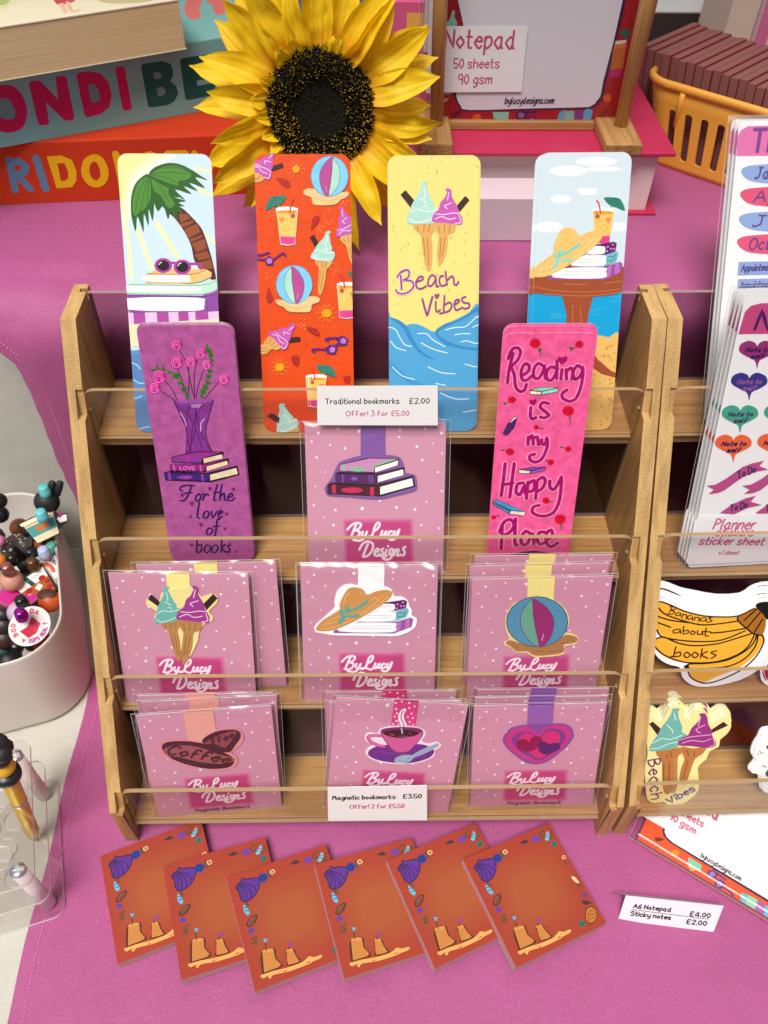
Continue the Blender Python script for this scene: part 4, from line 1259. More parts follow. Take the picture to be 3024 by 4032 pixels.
'clip_books':'''O|138|0|-369 653 -364 677 -317 741 -300 781 -268 844 -237 867 -107 905 -15 908 76 908 168 891 199 839 211 775 277 762 296 710 293 646 231 622 130 599 13 576 -173 594 -297 604 -351 612
O2|138|0|-105 1108 69 1106 70 888 -107 890
P|139|0|-262 840 -230 847 -61 889 168 881 165 831 -9 774 -262 792
P|140|0|-257 837 -46 883 157 877 -8 821 -12 782 -258 796
P|141|0|-238 840 -215 845 -216 792 -239 794
P|141|0|-47 818 -16 821 157 875 115 878 -39 827
E|141|14|-131 804 58 -1 0 -18
P|142|0|-4 816 161 867 157 832 -5 779
P|139|0|-289 777 -262 788 -1 773 207 819 203 759 14 697 -290 709
P|143|0|-285 771 -9 763 184 811 7 757 3 704 -285 713
P|142|0|14 753 195 801 199 759 14 705
E|144|14|-155 735 22 0 0 -14
L|144|0.78|-239 766 -236 712
L|144|0.78|-47 758 -44 706
L|144|0.79|-28 758 -24 706
P|139|0|-349 693 -317 709 14 693 269 755 285 670 37 598 -350 620
P|145|0|-342 691 14 679 246 744 26 673 23 606 -344 624
P|142|0|31 671 261 735 270 678 31 612
E|146|14|-172 649 79 -1 0 -21
P|146|0|-318 691 -291 693 -288 626 -313 627
P|146|0|-40 670 -13 672 -14 607 -45 607''',
'clip_cone':'''O|147|0|-253 896 -239 927 -213 928 -163 897 -138 964 -99 1005 -36 1011 26 1022 80 1038 122 1013 137 977 157 947 216 973 264 958 273 927 254 886 196 823 224 782 212 739 170 729 115 654 100 579 60 491 23 425 -8 442 -63 534 -98 652 -155 704 -201 746 -201 788 -179 819 -245 871
O2|148|0|-86 1134 82 1136 75 997 -89 995
P|33|0|-235 924 -210 965 -147 898 -160 857
S|149|0|-160 728 -86 743 -12 751 -20 698 -44 656 -37 576 -37 491 -43 411 -59 387 -81 426 -102 552 -112 645 -147 678
L|35|0.46|-138 707 -128 667
L|35|0.46|-92 728 -94 672
L|35|0.46|-55 734 -66 677
L|35|0.46|-97 630 -82 498
L|35|0.46|-69 634 -59 437
S|150|0|-84 1031 -69 1020 -84 1008 -71 970 -58 932 -49 906 -33 882 -33 854 -5 849 2 805 -19 754 -104 730 -190 716 -204 745 -185 803 -173 852 -149 904 -120 962 -117 1003 -102 1025
L|62|0.52|-179 804 -130 829 -81 819 -8 845
L|62|0.52|-188 754 -160 731 -105 744 -43 774
L|62|0.51|-99 985 -89 940 -98 912
L|62|0.52|-122 901 -101 898 -79 874
L|62|0.52|-100 854 -75 854 -75 834
P|33|0|240 973 271 938 181 835 163 889
S|149|0|-21 741 61 745 143 739 122 663 71 634 55 535 20 430 -29 356 -38 405 -31 501 -5 635 -20 674
L|35|0.57|0 716 9 660
L|35|0.57|51 724 44 660
L|35|0.57|97 723 79 659
L|35|0.57|12 613 -19 431
L|35|0.57|43 613 2 448
S|151|0|87 1034 114 1039 134 1021 133 972 148 931 167 889 174 840 199 781 187 730 136 731 30 745 -39 754 -43 784 -15 834 20 867 41 924 75 957 99 1005 97 1022
L|37|0.72|-8 821 60 816 123 828 176 823
L|37|0.73|-21 775 35 800 87 774 146 786
L|37|0.71|114 1005 96 940
L|37|0.72|128 915 68 891 88 866
L|37|0.72|174 806 184 747 137 735''',
'clip_hat':'''O|152|0|-410 628 -400 670 -264 802 -260 851 -240 941 -188 993 -130 1001 -79 989 1 993 104 984 162 956 185 899 236 899 281 866 296 817 315 784 312 743 350 718 347 659 314 617 218 571 91 569 -133 574 -268 577 -357 594 -401 603
O2|153|0|-83 1136 110 1136 105 972 -84 981
P|81|0|127 852 256 872 278 858 269 802 196 781 51 778 51 838
S|82|0|51 834 173 837 187 816 173 784 51 781
E|83|7|207 834 9 0 0 -7
E|83|7|247 850 9 0 0 -7
E|83|7|232 820 9 0 0 -7
E|83|7|255 820 9 0 0 -7
E|83|7|202 802 9 0 0 -7
P|84|0|-10 767 189 774 280 805 292 781 274 727 166 685 -87 693
S|85|0|-26 764 177 770 193 745 166 696 -80 700
L|86|0.66|204 752 227 767 246 759 273 777
L|86|0.67|205 728 227 735 243 735 269 752
P|87|0|-87 686 190 688 304 725 326 709 313 645 183 591 -269 596 -269 618
S|88|0|-149 675 174 681 194 652 167 602 -227 611
P|89|0|209 688 239 699 229 616 198 606
P|89|0|266 708 301 720 302 645 263 629
L|90|0.3|-134 653 167 656
L|90|0.3|-165 632 167 635
L|90|0.3|-10 742 166 745
L|90|0.3|-26 721 158 724
L|90|0.29|74 817 165 820
S|154|0|-392 618 -395 647 -348 704 -255 768 -220 796 -220 838 -192 908 -154 964 -101 974 -48 957 -18 915 51 943 126 953 168 935 161 901 119 852 5 767 -133 682 -257 625 -335 611
L|155|0.51|-193 831 -177 894 -146 936
L|155|0.51|-78 936 -48 905
L|155|0.52|-349 654 -287 704 -225 739
L|155|0.52|-318 668 -210 704 -56 767 51 852 111 922
L|155|0.52|-357 629 -257 647 -102 725 51 817 142 908
L|155|0.51|-18 852 43 890 51 873
P|156|0|-155 785 -102 810 -41 852 -6 880 -9 848 -71 803 -148 764
S|156|0|-186 775 -220 796 -217 747 -194 739
S|156|0|-182 775 -178 817 -151 814 -148 775 -171 757
P|156|0|-194 743 -156 746 -195 697 -218 661 -226 682 -243 675 -225 711
P|156|0|-164 746 -118 743 -79 764 -79 746 -66 743 -102 721 -156 725
L|94|0.37|-186 789 -190 761 -175 757 -172 782 -186 789
L|94|0.37|-156 778 -87 806 -10 859''',
'clip_ball':'''O|157|0|-247 755 -241 823 -204 909 -144 946 -84 965 24 964 104 937 180 867 219 787 223 708 202 639 251 632 302 600 314 564 286 518 215 511 220 443 175 419 71 409 -10 412 -62 453 -151 462 -194 510 -236 532 -242 568 -207 593 -236 674
O2|158|0|-108 1140 84 1140 92 938 -98 944
S|159|0|-229 552 -199 582 -67 526 54 511 168 579 212 618 294 595 306 559 269 534 205 526 215 464 166 435 5 425 -63 469 -144 472 -191 520
L|160|0.64|-181 551 -146 508 -131 528
L|160|0.65|-15 473 99 458 202 475
L|160|0.64|172 538 219 546 248 576
E|161|20|-11 743 229 -8 19 -237
E|162|20|-11 743 221 -8 18 -229
S|163|0|-62 959 22 903 94 805 114 706 96 585 60 518 25 514 -15 655 -51 810
S|164|0|-68 959 -119 876 -137 769 -109 659 -43 556 19 511 -15 655 -48 810
L|47|0.55|-65 959 -30 766 22 514
L|47|0.55|-62 959 22 903 94 805 114 706 96 585 43 513
L|47|0.55|-68 959 -119 876 -137 769 -109 659 -43 556 19 511
L|48|0.69|45 631 38 570''',
'clip_coffee':'''O|165|0|-384 775 -369 823 -325 862 -255 866 -154 854 -63 819 -12 882 62 928 142 944 218 929 257 888 269 825 245 766 196 708 157 675 181 647 200 593 178 531 121 498 31 493 -90 524 -223 585 -319 654 -379 725
O2|166|0|-150 1140 70 1135 67 897 -21 808 -156 836
S|167|0|-50 818 15 891 105 924 208 921 247 877 237 817 191 747 145 683 56 712
S|168|0|-31 797 36 852 127 891 207 906 212 869 150 777 111 737 46 782
S|167|0|-355 797 -328 837 -257 850 -139 834 -23 790 73 710 153 637 170 584 142 529 78 510 -37 520 -172 573 -285 650 -343 733
S|169|0|-352 759 -309 792 -230 801 -128 783 -29 734 51 674 169 616 166 584 92 560 -12 579 -131 619 -246 677 -329 706
T|167|2.11|-331 725 115 562|Coffee|9.02|0.3
T|167|1.48|27 772 200 839|ffee|6.36|0.2''',
'clip_cup':'''O|170|0|-253 754 -248 800 -215 818 -160 811 -149 852 -76 888 7 896 53 902 123 897 187 877 211 838 205 798 190 756 252 735 303 759 341 741 345 710 307 672 312 630 287 587 199 533 67 508 -59 510 -164 534 -223 582 -235 622 -216 665 -180 693 -228 715
O2|171|0|-66 1143 120 1140 123 897 -66 898
E|172|7|-52 1120 8 1 1 -9
E|172|7|-9 1138 7 1 1 -8
E|172|7|49 1128 9 1 1 -10
E|172|7|93 1097 8 1 1 -9
E|172|7|-44 1063 9 1 1 -10
E|172|7|54 1079 8 1 1 -9
E|172|7|-33 1022 8 1 1 -9
E|172|7|-47 987 7 1 1 -8
E|172|7|77 1026 8 1 1 -9
E|172|7|54 991 8 1 1 -9
E|172|7|93 982 8 1 1 -9
E|172|7|-27 946 9 1 1 -10
E|172|7|73 944 8 1 1 -9
E|172|7|-51 915 8 1 1 -9
E|172|7|105 919 7 1 1 -8
E|172|7|-10 913 7 1 1 -8
S|173|0|27 890 -9 942 -20 1001 -3 1056 21 1074 35 1059 21 1014 30 965 56 907
L|174|1.04|13 1052 2 1012 7 963 32 916 32 846
S|175|0|-214 603 -198 646 -125 692 28 713 198 726 290 681 299 640 263 585 144 529 3 519 -125 537 -191 568
L|176|0.54|-119 631 -39 616 70 618
L|176|0.55|154 577 244 610
L|177|3.02|-127 789 -189 789 -226 771 -206 727 -140 691 -93 684
L|178|1.78|-127 789 -189 789 -225 768 -202 727 -140 691 -93 684
S|179|0|-139 833 -112 865 8 889 139 889 189 857 185 796 145 711 106 647 38 623 -27 648 -81 716 -123 784
S|180|0|-131 824 -59 799 35 785 126 807 186 852 178 791 138 711 98 651 37 634 -20 653 -73 716 -115 784
S|181|0|-123 819 -72 848 11 862 104 861 157 835 111 803 21 779 -65 788
L|182|0.53|-76 818 -29 806 -58 794
L|182|0.53|-4 795 80 799
L|182|0.53|84 834 97 820
L|183|1.24|18 875 31 825
S|184|0|0 545 12 578 71 608 134 612 176 652 305 744 326 735 322 709 204 617 152 588 126 544 66 519 18 520
L|185|0.55|23 547 79 541 121 585
L|185|0.55|165 615 308 723''',
'clip_heart':'''O|186|0|-267 757 -255 827 -201 906 -88 931 -6 934 108 936 190 933 250 892 278 811 256 730 197 637 104 532 22 496 -63 513 -152 588 -223 674
O2|187|0|-92 1143 102 1140 108 907 -89 914
S|188|0|-244 757 -223 849 -152 904 -70 902 0 831 61 903 141 924 226 893 257 811 224 719 150 603 29 516 -83 562 -189 661
S|189|0|-198 755 -181 825 -125 863 -50 849 11 796 63 875 145 884 202 836 212 766 162 662 36 540 -51 585 -139 659
S|190|0|-148 754 -124 834 -66 844 12 784 65 852 130 861 171 814 171 756 127 675 35 558 -45 621 -107 682
S|191|0|-161 731 -145 771 -96 781 -61 751 -47 791 -7 810 32 789 40 736 10 690 -38 644 -88 648 -140 671
S|192|0|10 690 23 743 55 753 99 717 131 734 174 721 182 673 139 627 82 605 30 630''',
'sticky':'''P|193|0|391 -24 373 -137 357 -194 336 -236 311 -270 281 -298 245 -319 203 -334 152 -344 88 -349 -37 -345 -159 -338 -220 -328 -267 -314 -304 -295 -334 -272 -358 -243 -375 -209 -387 -166 -392 -111 -389 -1 -380 112 -368 169 -351 214 -329 251 -301 281 -266 305 -224 323 -172 336 -106 343 27 344 160 340 227 331 278 316 319 296 351 270 375 238 392 200 401 153 403 93
P|194|0|368 -23 351 -130 336 -183 317 -224 294 -256 265 -282 231 -302 191 -316 143 -326 83 -330 -35 -327 -151 -320 -209 -311 -253 -297 -288 -280 -317 -258 -339 -231 -355 -198 -366 -158 -371 -106 -368 -1 -359 105 -348 159 -332 201 -311 236 -284 264 -251 287 -211 304 -162 316 -100 323 25 324 150 319 213 311 261 297 300 278 330 254 353 224 369 187 378 143 379 87
P|195|0|345 -22 330 -123 316 -173 298 -211 276 -241 249 -266 217 -285 180 -299 135 -308 78 -312 -33 -309 -143 -302 -197 -293 -239 -281 -272 -264 -299 -244 -320 -218 -335 -187 -345 -149 -350 -100 -346 -2 -338 98 -327 149 -312 188 -292 221 -267 247 -236 269 -199 285 -153 296 -94 302 23 303 140 299 199 291 245 278 281 260 309 237 331 209 346 175 354 134 355 81
P|196|0|322 -22 308 -116 295 -163 279 -199 258 -227 233 -250 203 -268 168 -281 126 -289 72 -293 -32 -291 -134 -284 -185 -276 -224 -264 -256 -249 -281 -229 -300 -205 -315 -176 -324 -141 -328 -95 -325 -3 -317 91 -307 139 -293 176 -274 206 -250 231 -221 251 -186 266 -143 276 -88 282 21 282 131 278 186 271 228 259 262 242 288 221 308 195 322 163 330 124 332 75
P|197|0|300 -21 287 -109 275 -153 259 -186 240 -213 217 -234 189 -250 156 -263 117 -271 67 -274 -30 -272 -126 -266 -174 -259 -210 -248 -239 -233 -263 -215 -281 -193 -294 -166 -303 -132 -307 -89 -304 -3 -296 84 -287 128 -273 163 -256 191 -234 214 -207 232 -174 246 -134 256 -83 262 19 262 121 258 172 251 212 240 243 224 268 205 286 180 300 151 307 115 308 69
P|198|0|277 -20 265 -102 254 -142 240 -173 222 -198 201 -218 175 -233 145 -245 108 -252 62 -256 -28 -254 -117 -248 -162 -241 -196 -231 -223 -218 -245 -201 -262 -180 -274 -155 -282 -124 -285 -84 -282 -4 -275 77 -266 118 -254 150 -237 176 -217 198 -192 214 -161 227 -124 236 -77 241 17 242 112 238 159 231 195 221 224 207 247 188 264 166 277 138 284 105 285 63
P|199|0|255 -20 244 -95 234 -132 221 -161 205 -183 185 -202 161 -216 133 -227 99 -234 57 -237 -27 -235 -109 -230 -150 -224 -181 -214 -206 -202 -226 -186 -242 -167 -254 -144 -261 -115 -264 -78 -261 -5 -254 70 -246 108 -234 137 -219 161 -200 181 -177 197 -149 208 -115 217 -71 221 15 221 102 218 146 212 179 202 206 189 227 172 243 151 254 126 260 96 262 57
P|200|0|232 -19 223 -88 213 -122 202 -148 187 -169 169 -186 147 -199 121 -209 91 -215 51 -218 -25 -217 -100 -212 -138 -206 -167 -198 -190 -186 -208 -172 -222 -154 -233 -133 -240 -107 -242 -73 -239 -5 -233 63 -225 98 -215 125 -201 147 -184 164 -162 179 -137 189 -106 197 -66 201 13 201 93 198 132 192 163 183 187 171 206 156 221 137 231 114 237 86 239 51
P|201|0|210 -18 201 -81 193 -112 182 -135 169 -154 152 -170 133 -182 110 -191 82 -196 46 -199 -23 -198 -92 -194 -126 -189 -152 -181 -173 -170 -190 -157 -203 -141 -212 -122 -218 -98 -221 -67 -218 -6 -212 56 -205 88 -195 112 -183 132 -167 148 -148 161 -124 170 -96 177 -60 181 12 181 83 178 119 173 147 165 169 154 186 140 199 123 209 102 214 77 215 45
P|202|0|188 -18 180 -74 173 -101 163 -123 151 -140 136 -154 119 -164 98 -172 73 -178 41 -180 -21 -179 -83 -176 -114 -171 -137 -164 -156 -154 -171 -143 -183 -128 -191 -111 -197 -89 -199 -62 -196 -6 -191 49 -185 77 -176 99 -165 117 -150 131 -133 143 -112 151 -87 157 -54 161 10 161 74 158 106 153 131 146 150 136 166 124 178 109 186 90 191 68 192 39
P|203|0|165 -17 159 -67 152 -91 144 -110 133 -125 120 -138 105 -147 86 -154 64 -159 36 -161 -20 -160 -74 -157 -102 -153 -123 -147 -139 -138 -153 -128 -163 -115 -171 -100 -175 -81 -177 -56 -175 -7 -170 42 -164 67 -156 86 -146 102 -134 115 -118 125 -100 133 -78 138 -49 141 8 141 65 138 93 134 115 128 132 119 146 108 156 95 164 78 168 59 169 33
P|204|0|143 -16 137 -59 132 -81 124 -97 115 -111 104 -121 90 -130 74 -136 55 -140 30 -142 -18 -141 -66 -139 -90 -135 -108 -130 -122 -122 -134 -113 -143 -102 -150 -88 -154 -72 -155 -50 -153 -8 -149 35 -144 57 -137 74 -128 87 -117 98 -104 107 -88 114 -68 118 -43 121 6 121 55 118 80 115 99 109 114 102 126 92 135 81 142 67 145 49 146 27
S|205|0|-361 322 -347 345 -307 361 -298 382 -267 363 -210 355 -172 336 -170 299 -194 254 -237 214 -283 197 -323 197 -345 221 -349 255 -348 289 -355 305
S|206|0|-351 325 -342 338 -302 354 -295 371 -268 353 -214 347 -181 330 -181 299 -201 260 -241 222 -283 207 -318 206 -335 227 -339 257 -338 292 -344 309
L|205|0.76|-319 329 -315 276 -328 230
L|205|0.76|-311 332 -290 273 -302 210
L|205|0.76|-302 335 -261 277 -261 218
L|205|0.76|-296 339 -233 298 -215 250
L|205|0.76|-344 325 -309 351 -312 323 -342 313
E|207|14|-141 328 36 -15 -18 -32
L|208|0.62|-157 323 -146 310 -127 319 -132 342 -161 341 -170 315
E|209|14|-59 348 19 -8 -10 -17
L|210|0.78|-63 362 -54 334
L|210|0.78|-43 353 -74 343
S|211|0|-337 182 -318 158 -305 114 -325 99 -343 130
L|212|0.59|-339 159 -311 155
L|212|0.59|-335 134 -304 129
S|213|0|-351 34 -324 67 -288 82 -256 78 -270 45 -303 19 -334 12
S|214|0|-341 36 -320 63 -287 75 -264 73 -277 48 -305 25 -330 19
L|215|0.58|-336 34 -269 67
L|215|0.58|-325 22 -279 49
E|216|14|-330 -17 21 -9 -10 -18
E|217|14|356 259 24 -10 -13 -21
L|218|0.63|343 256 352 247 368 257 358 272
P|219|0|87 366 145 377 173 352 127 346
S|220|0|202 365 244 373 274 340 230 320 205 339
S|221|0|359 369 364 341 329 300 306 314 333 345
L|222|0.64|333 345 361 342
L|222|0.64|319 329 347 322
E|223|6|-311 187 9 -4 -4 -8
E|223|6|-304 168 9 -4 -4 -8
E|223|6|-91 361 9 -4 -5 -8
E|223|6|-90 341 9 -4 -5 -8
E|223|6|-86 323 9 -4 -5 -8
E|223|6|297 377 9 -4 -5 -9
E|223|6|324 383 9 -4 -5 -9
E|223|6|309 343 9 -4 -5 -9
E|223|6|387 348 9 -4 -5 -9
E|223|6|379 321 9 -4 -5 -9
E|223|6|357 306 9 -4 -5 -9
E|223|6|288 338 9 -4 -5 -9
E|223|6|-308 -69 9 -4 -4 -8
E|223|6|-331 -79 9 -4 -4 -8
E|223|6|-315 -96 9 -4 -4 -8
E|223|6|-339 -108 9 -4 -4 -8
E|223|6|-321 -115 9 -4 -4 -8
E|223|6|362 103 9 -4 -5 -8
E|223|6|363 81 9 -4 -5 -8
E|223|6|377 -17 9 -4 -5 -8
E|223|6|359 -95 9 -4 -5 -8
E|223|6|374 -106 9 -4 -5 -8
E|223|6|277 363 9 -4 -5 -9
E|224|14|373 134 16 -7 -9 -14
L|225|0.63|370 144 377 123
L|225|0.63|386 137 361 130
S|226|0|350 -16 373 -37 380 -83 358 -74 344 -40
E|216|14|364 -179 18 -8 -10 -16
P|227|0|323 -205 361 -221 390 -253 336 -246 317 -226
S|228|0|273 -322 318 -272 367 -267 391 -311 366 -361 308 -382 269 -360
S|229|0|283 -323 321 -281 361 -275 382 -311 360 -355 311 -372 278 -355
L|228|0.59|306 -313 349 -293 372 -326
L|228|0.58|286 -335 338 -319 363 -345
L|228|0.58|284 -352 329 -345 350 -359
E|230|14|226 -350 24 -10 -13 -20
L|231|0.58|214 -349 221 -361 239 -352 229 -341
S|232|0|-348 -337 -314 -327 -228 -338 -133 -349 -30 -349 26 -329 59 -346 117 -350 105 -370 42 -372 4 -378 -99 -378 -157 -375 -258 -361 -285 -378 -305 -355 -332 -358
L|233|0.55|-307 -359 -288 -355
L|233|0.56|-177 -367 -156 -365
L|233|0.57|-6 -367 21 -364
S|234|0|-296 -181 -200 -192 -206 -260 -175 -320 -207 -332 -316 -332 -329 -316
S|234|0|-126 -235 -67 -242 -60 -293 -39 -342 -79 -346 -150 -335 -132 -299
P|235|0|-291 -187 -208 -196 -215 -259 -185 -313 -209 -324 -316 -323
P|235|0|-121 -240 -74 -245 -67 -293 -50 -338 -82 -339 -139 -332
E|236|14|-250 -190 42 -7 -3 -12
E|236|14|-97 -240 26 -5 -2 -8
L|234|0.57|-259 -191 -257 -128
L|234|0.57|-102 -238 -95 -203
P|237|0|-259 -101 -227 -115 -257 -135
P|238|0|-95 -196 -56 -190 -72 -216 -100 -216''',
'tag_top':'''T|239|0.63|-357 190 144 193|Traditional bookmarks|4.12|0
T|239|0.63|215 191 351 194|£2.00|4.13|0
T|240|0.6|-218 93 213 95|Offer! 3 for £5.00|4.03|0''',
'tag_low':'''T|239|1.04|-358 373 132 381|Magnetic bookmarks|6.06|0
T|239|1.04|194 384 336 386|£3.50|6.07|0
T|240|0.95|-224 233 205 236|Offer! 2 for £5.50|5.97|0''',
'tent':'''T|239|0.93|-263 127 22 133|A6 Notepad|3.55|0.1
T|239|0.93|169 120 321 124|£4.00|3.71|0.1
l|239|0.47|-273 111 315 111
T|239|0.94|-275 60 29 66|Sticky notes|3.56|0.1
T|239|0.93|153 49 304 54|£2.00|3.73|0.1''',
'pad_low':'''P|241|0|140 212 141 178 168 139 236 118 1038 110 1263 110 1758 984 841 935
P|242|0|154 215 160 179 190 148 250 133 1032 131 1257 131 1758 984 841 935
S|243|0|111 83 132 106 181 120 166 93 133 65
E|244|14|297 61 28 19 10 -26
P|245|0|398 89 411 93 507 92 519 46 461 34 409 47
P|246|0|409 45 489 37 455 -2 418 21
E|247|7|624 85 17 11 7 -19
E|247|7|615 57 17 11 7 -19
E|247|7|589 48 17 11 7 -19
E|247|7|581 70 17 11 7 -19
E|247|7|603 93 17 11 7 -19
E|248|7|613 78 11 7 4 -12
E|248|7|609 63 11 7 4 -12
E|248|7|596 59 11 7 4 -12
E|248|7|592 71 11 7 4 -12
E|248|7|602 83 11 7 4 -12
E|247|7|697 45 17 11 6 -19
E|247|7|688 17 17 11 6 -19
E|247|7|662 7 17 11 6 -19
E|247|7|654 30 17 11 6 -19
E|247|7|676 53 17 11 6 -19
E|248|7|686 37 11 7 4 -12
E|248|7|682 23 11 7 4 -12
E|248|7|669 18 11 7 4 -12
E|248|7|665 30 11 7 4 -12
E|248|7|675 42 11 7 4 -12
L|247|1.65|633 59 657 44
L|247|1.63|702 22 766 23 796 2
L|247|1.66|614 100 707 89
P|249|0|844 66 891 77 892 -25 860 -26
P|250|0|891 77 967 82 966 -16 892 -25
P|251|0|967 82 1027 77 1042 -14 966 -16
P|249|0|1027 77 1059 78 1089 -22 1042 -14
T|252|0.75|478 149 805 146|bylucydesigns.com|4.12|0''',
'pad_low_label':'''T|253|1.17|142 299 369 292|90 gsm|6.04|0
T|253|1.18|122 379 404 385|50 sheets|6.11|0
T|253|1.82|75 528 484 508|Notepad|11.04|0''',
'pad_easel':'''S|254|0|-597 262 -594 217 -551 144 -472 114 -7 120 429 122 505 133 555 178 572 295 520 1176 -605 1185 -564 728 -566 394
S|255|0|-579 262 -575 217 -543 162 -473 127 -9 133 426 138 485 147 529 188 551 330 499 1176 -589 1185 -557 728 -552 394
S|256|0|-695 737 -660 761 -641 820 -623 812 -625 777 -603 744 -609 724 -658 717 -695 725
P|256|0|-687 259 -606 261 -634 240 -686 244
P|257|0|-685 214 -633 218 -660 189 -684 187
S|258|0|-617 76 -579 117 -531 121 -567 75 -605 66
E|259|14|-408 67 35 0 2 -32
P|256|0|-283 109 -156 108 -156 57 -194 43 -274 63
P|260|0|-268 53 -179 43 -224 6 -259 6
E|261|7|-29 83 21 0 2 -21
E|261|7|-46 64 21 0 2 -21
E|261|7|-77 72 21 0 2 -21
E|261|7|-80 96 21 0 2 -20
E|261|7|-50 103 21 0 2 -20
E|262|7|-43 83 14 0 1 -13
E|262|7|-51 73 14 0 1 -13
E|262|7|-67 77 14 0 1 -13
E|262|7|-68 90 14 0 1 -13
E|262|7|-54 94 14 0 1 -13
E|261|7|59 40 22 0 3 -21
E|261|7|42 21 22 0 3 -21
E|261|7|11 29 22 0 2 -21
E|261|7|8 53 22 0 2 -21
E|261|7|37 60 22 0 3 -21
E|262|7|45 41 14 0 2 -13
E|262|7|37 30 14 0 2 -13
E|262|7|21 34 14 0 2 -13
E|262|7|20 47 14 0 2 -13
E|262|7|34 51 14 0 2 -13
L|261|1.53|-21 69 5 55
L|261|1.54|61 40 148 44 181 20
L|261|1.52|-45 107 62 105
S|263|0|237 38 240 90 265 113 285 112 301 7 247 7
P|264|0|285 112 363 112 389 6 301 7
P|265|0|363 112 430 113 453 5 389 6
P|264|0|286 112 359 112 376 6 302 7
P|265|0|359 112 441 115 450 5 376 6
S|263|0|441 115 499 119 508 78 488 12 450 5
P|266|0|561 68 579 105 642 132 621 90 587 58
E|259|14|604 205 33 0 6 -31
P|267|0|591 607 675 615 674 594 594 582
P|268|0|588 586 680 590 680 565 589 557
P|269|0|585 557 680 565 682 416 590 408
P|270|0|586 404 678 412 680 355 589 352
S|271|0|613 672 664 688 683 684 681 627 638 635''',
'pad_easel_label':'''T|272|1.66|-685 580 -169 568|Notepad|11.89|0
T|272|0.99|-611 437 -269 435|50 sheets|6.48|0
T|272|1.01|-571 325 -316 325|90 gsm|6.6|0''',
'pad_easel_url':'''T|273|0.85|-195 170 187 170|bylucydesigns.com|4.72|0.1''',
'orange_box':'''l|274|5.62|-682 374 -714 115
l|274|5.64|-689 347 -605 352 -575 313 -594 270 -649 247 -698 243
l|274|5.74|-661 248 -591 123
l|274|5.87|-473 377 -472 113
P|275|0|-389 384 -275 387 -203 347 -192 252 -214 176 -262 124 -385 119
P|276|0|-323 324 -269 325 -257 255 -273 198 -302 180 -335 179
S|275|0|-153 263 -107 349 -26 386 38 356 60 254 29 165 -44 114 -115 126 -154 187
S|276|0|-90 261 -67 310 -31 327 -11 301 -7 244 -23 194 -55 172 -82 186 -91 222
l|275|5.64|147 385 144 127
l|275|5.88|133 135 232 137
L|275|5.47|466 325 419 364 339 330 315 243 345 144 417 135 464 185
l|275|5.68|571 371 559 128
l|275|5.69|545 362 697 362
l|275|5.79|563 257 650 260
l|275|5.9|554 135 679 136
l|275|5.7|764 362 790 131
l|275|5.75|968 329 915 306 790 131
l|275|5.73|1044 351 1053 119''',
'teal_box':'''S|277|0|-710 403 -612 436 -533 408 -496 314 -506 214 -566 121 -654 96 -736 122 -779 193
S|278|0|-695 313 -640 348 -602 331 -588 251 -608 197 -646 193 -695 213 -716 250
P|277|0|-434 414 -415 432 -349 428 -334 403 -257 274 -235 426 -217 437 -167 432 -155 414 -174 122 -192 107 -244 111 -258 125 -351 267 -368 121 -386 106 -437 110 -450 124
P|277|0|-81 424 -63 438 18 437 103 407 145 334 147 242 108 156 32 116 -78 108 -95 126
P|278|0|-15 345 29 343 54 303 55 234 31 209 -17 209
P|277|0|215 423 234 436 275 434 289 418 280 121 262 108 219 108 205 125
P|279|0|414 414 435 429 586 424 642 399 659 357 649 301 618 271 661 229 669 169 628 116 573 95 428 99 409 111
P|278|0|502 352 547 353 562 332 554 310 537 301 501 303
P|278|0|502 237 550 238 570 215 565 186 543 172 502 173
P|279|0|725 409 746 423 946 422 963 408 953 347 833 348 840 312 967 310 963 241 835 243 834 202 977 203 979 131 963 109 735 105 718 119''',
'teal_top':'''S|280|0|1066 894 999 717 969 530 1011 454 1078 522 1121 704 1203 876 1250 1115 1177 1147
S|280|0|1238 903 1239 693 1198 529 1233 474 1333 571 1381 714 1358 851 1372 1062''',
'paperback_cover':'''S|281|0|-525 867 -376 718 -357 484 -444 380 -563 368
S|282|0|-498 1012 -368 870 -424 479 -529 494
S|283|0|-81 576 51 512 2 291 -128 281
L|284|3.1|-95 283 -112 78
L|284|3.12|-47 297 -65 91 -8 98
S|285|0|192 521 605 322 521 58 262 110 161 233''',
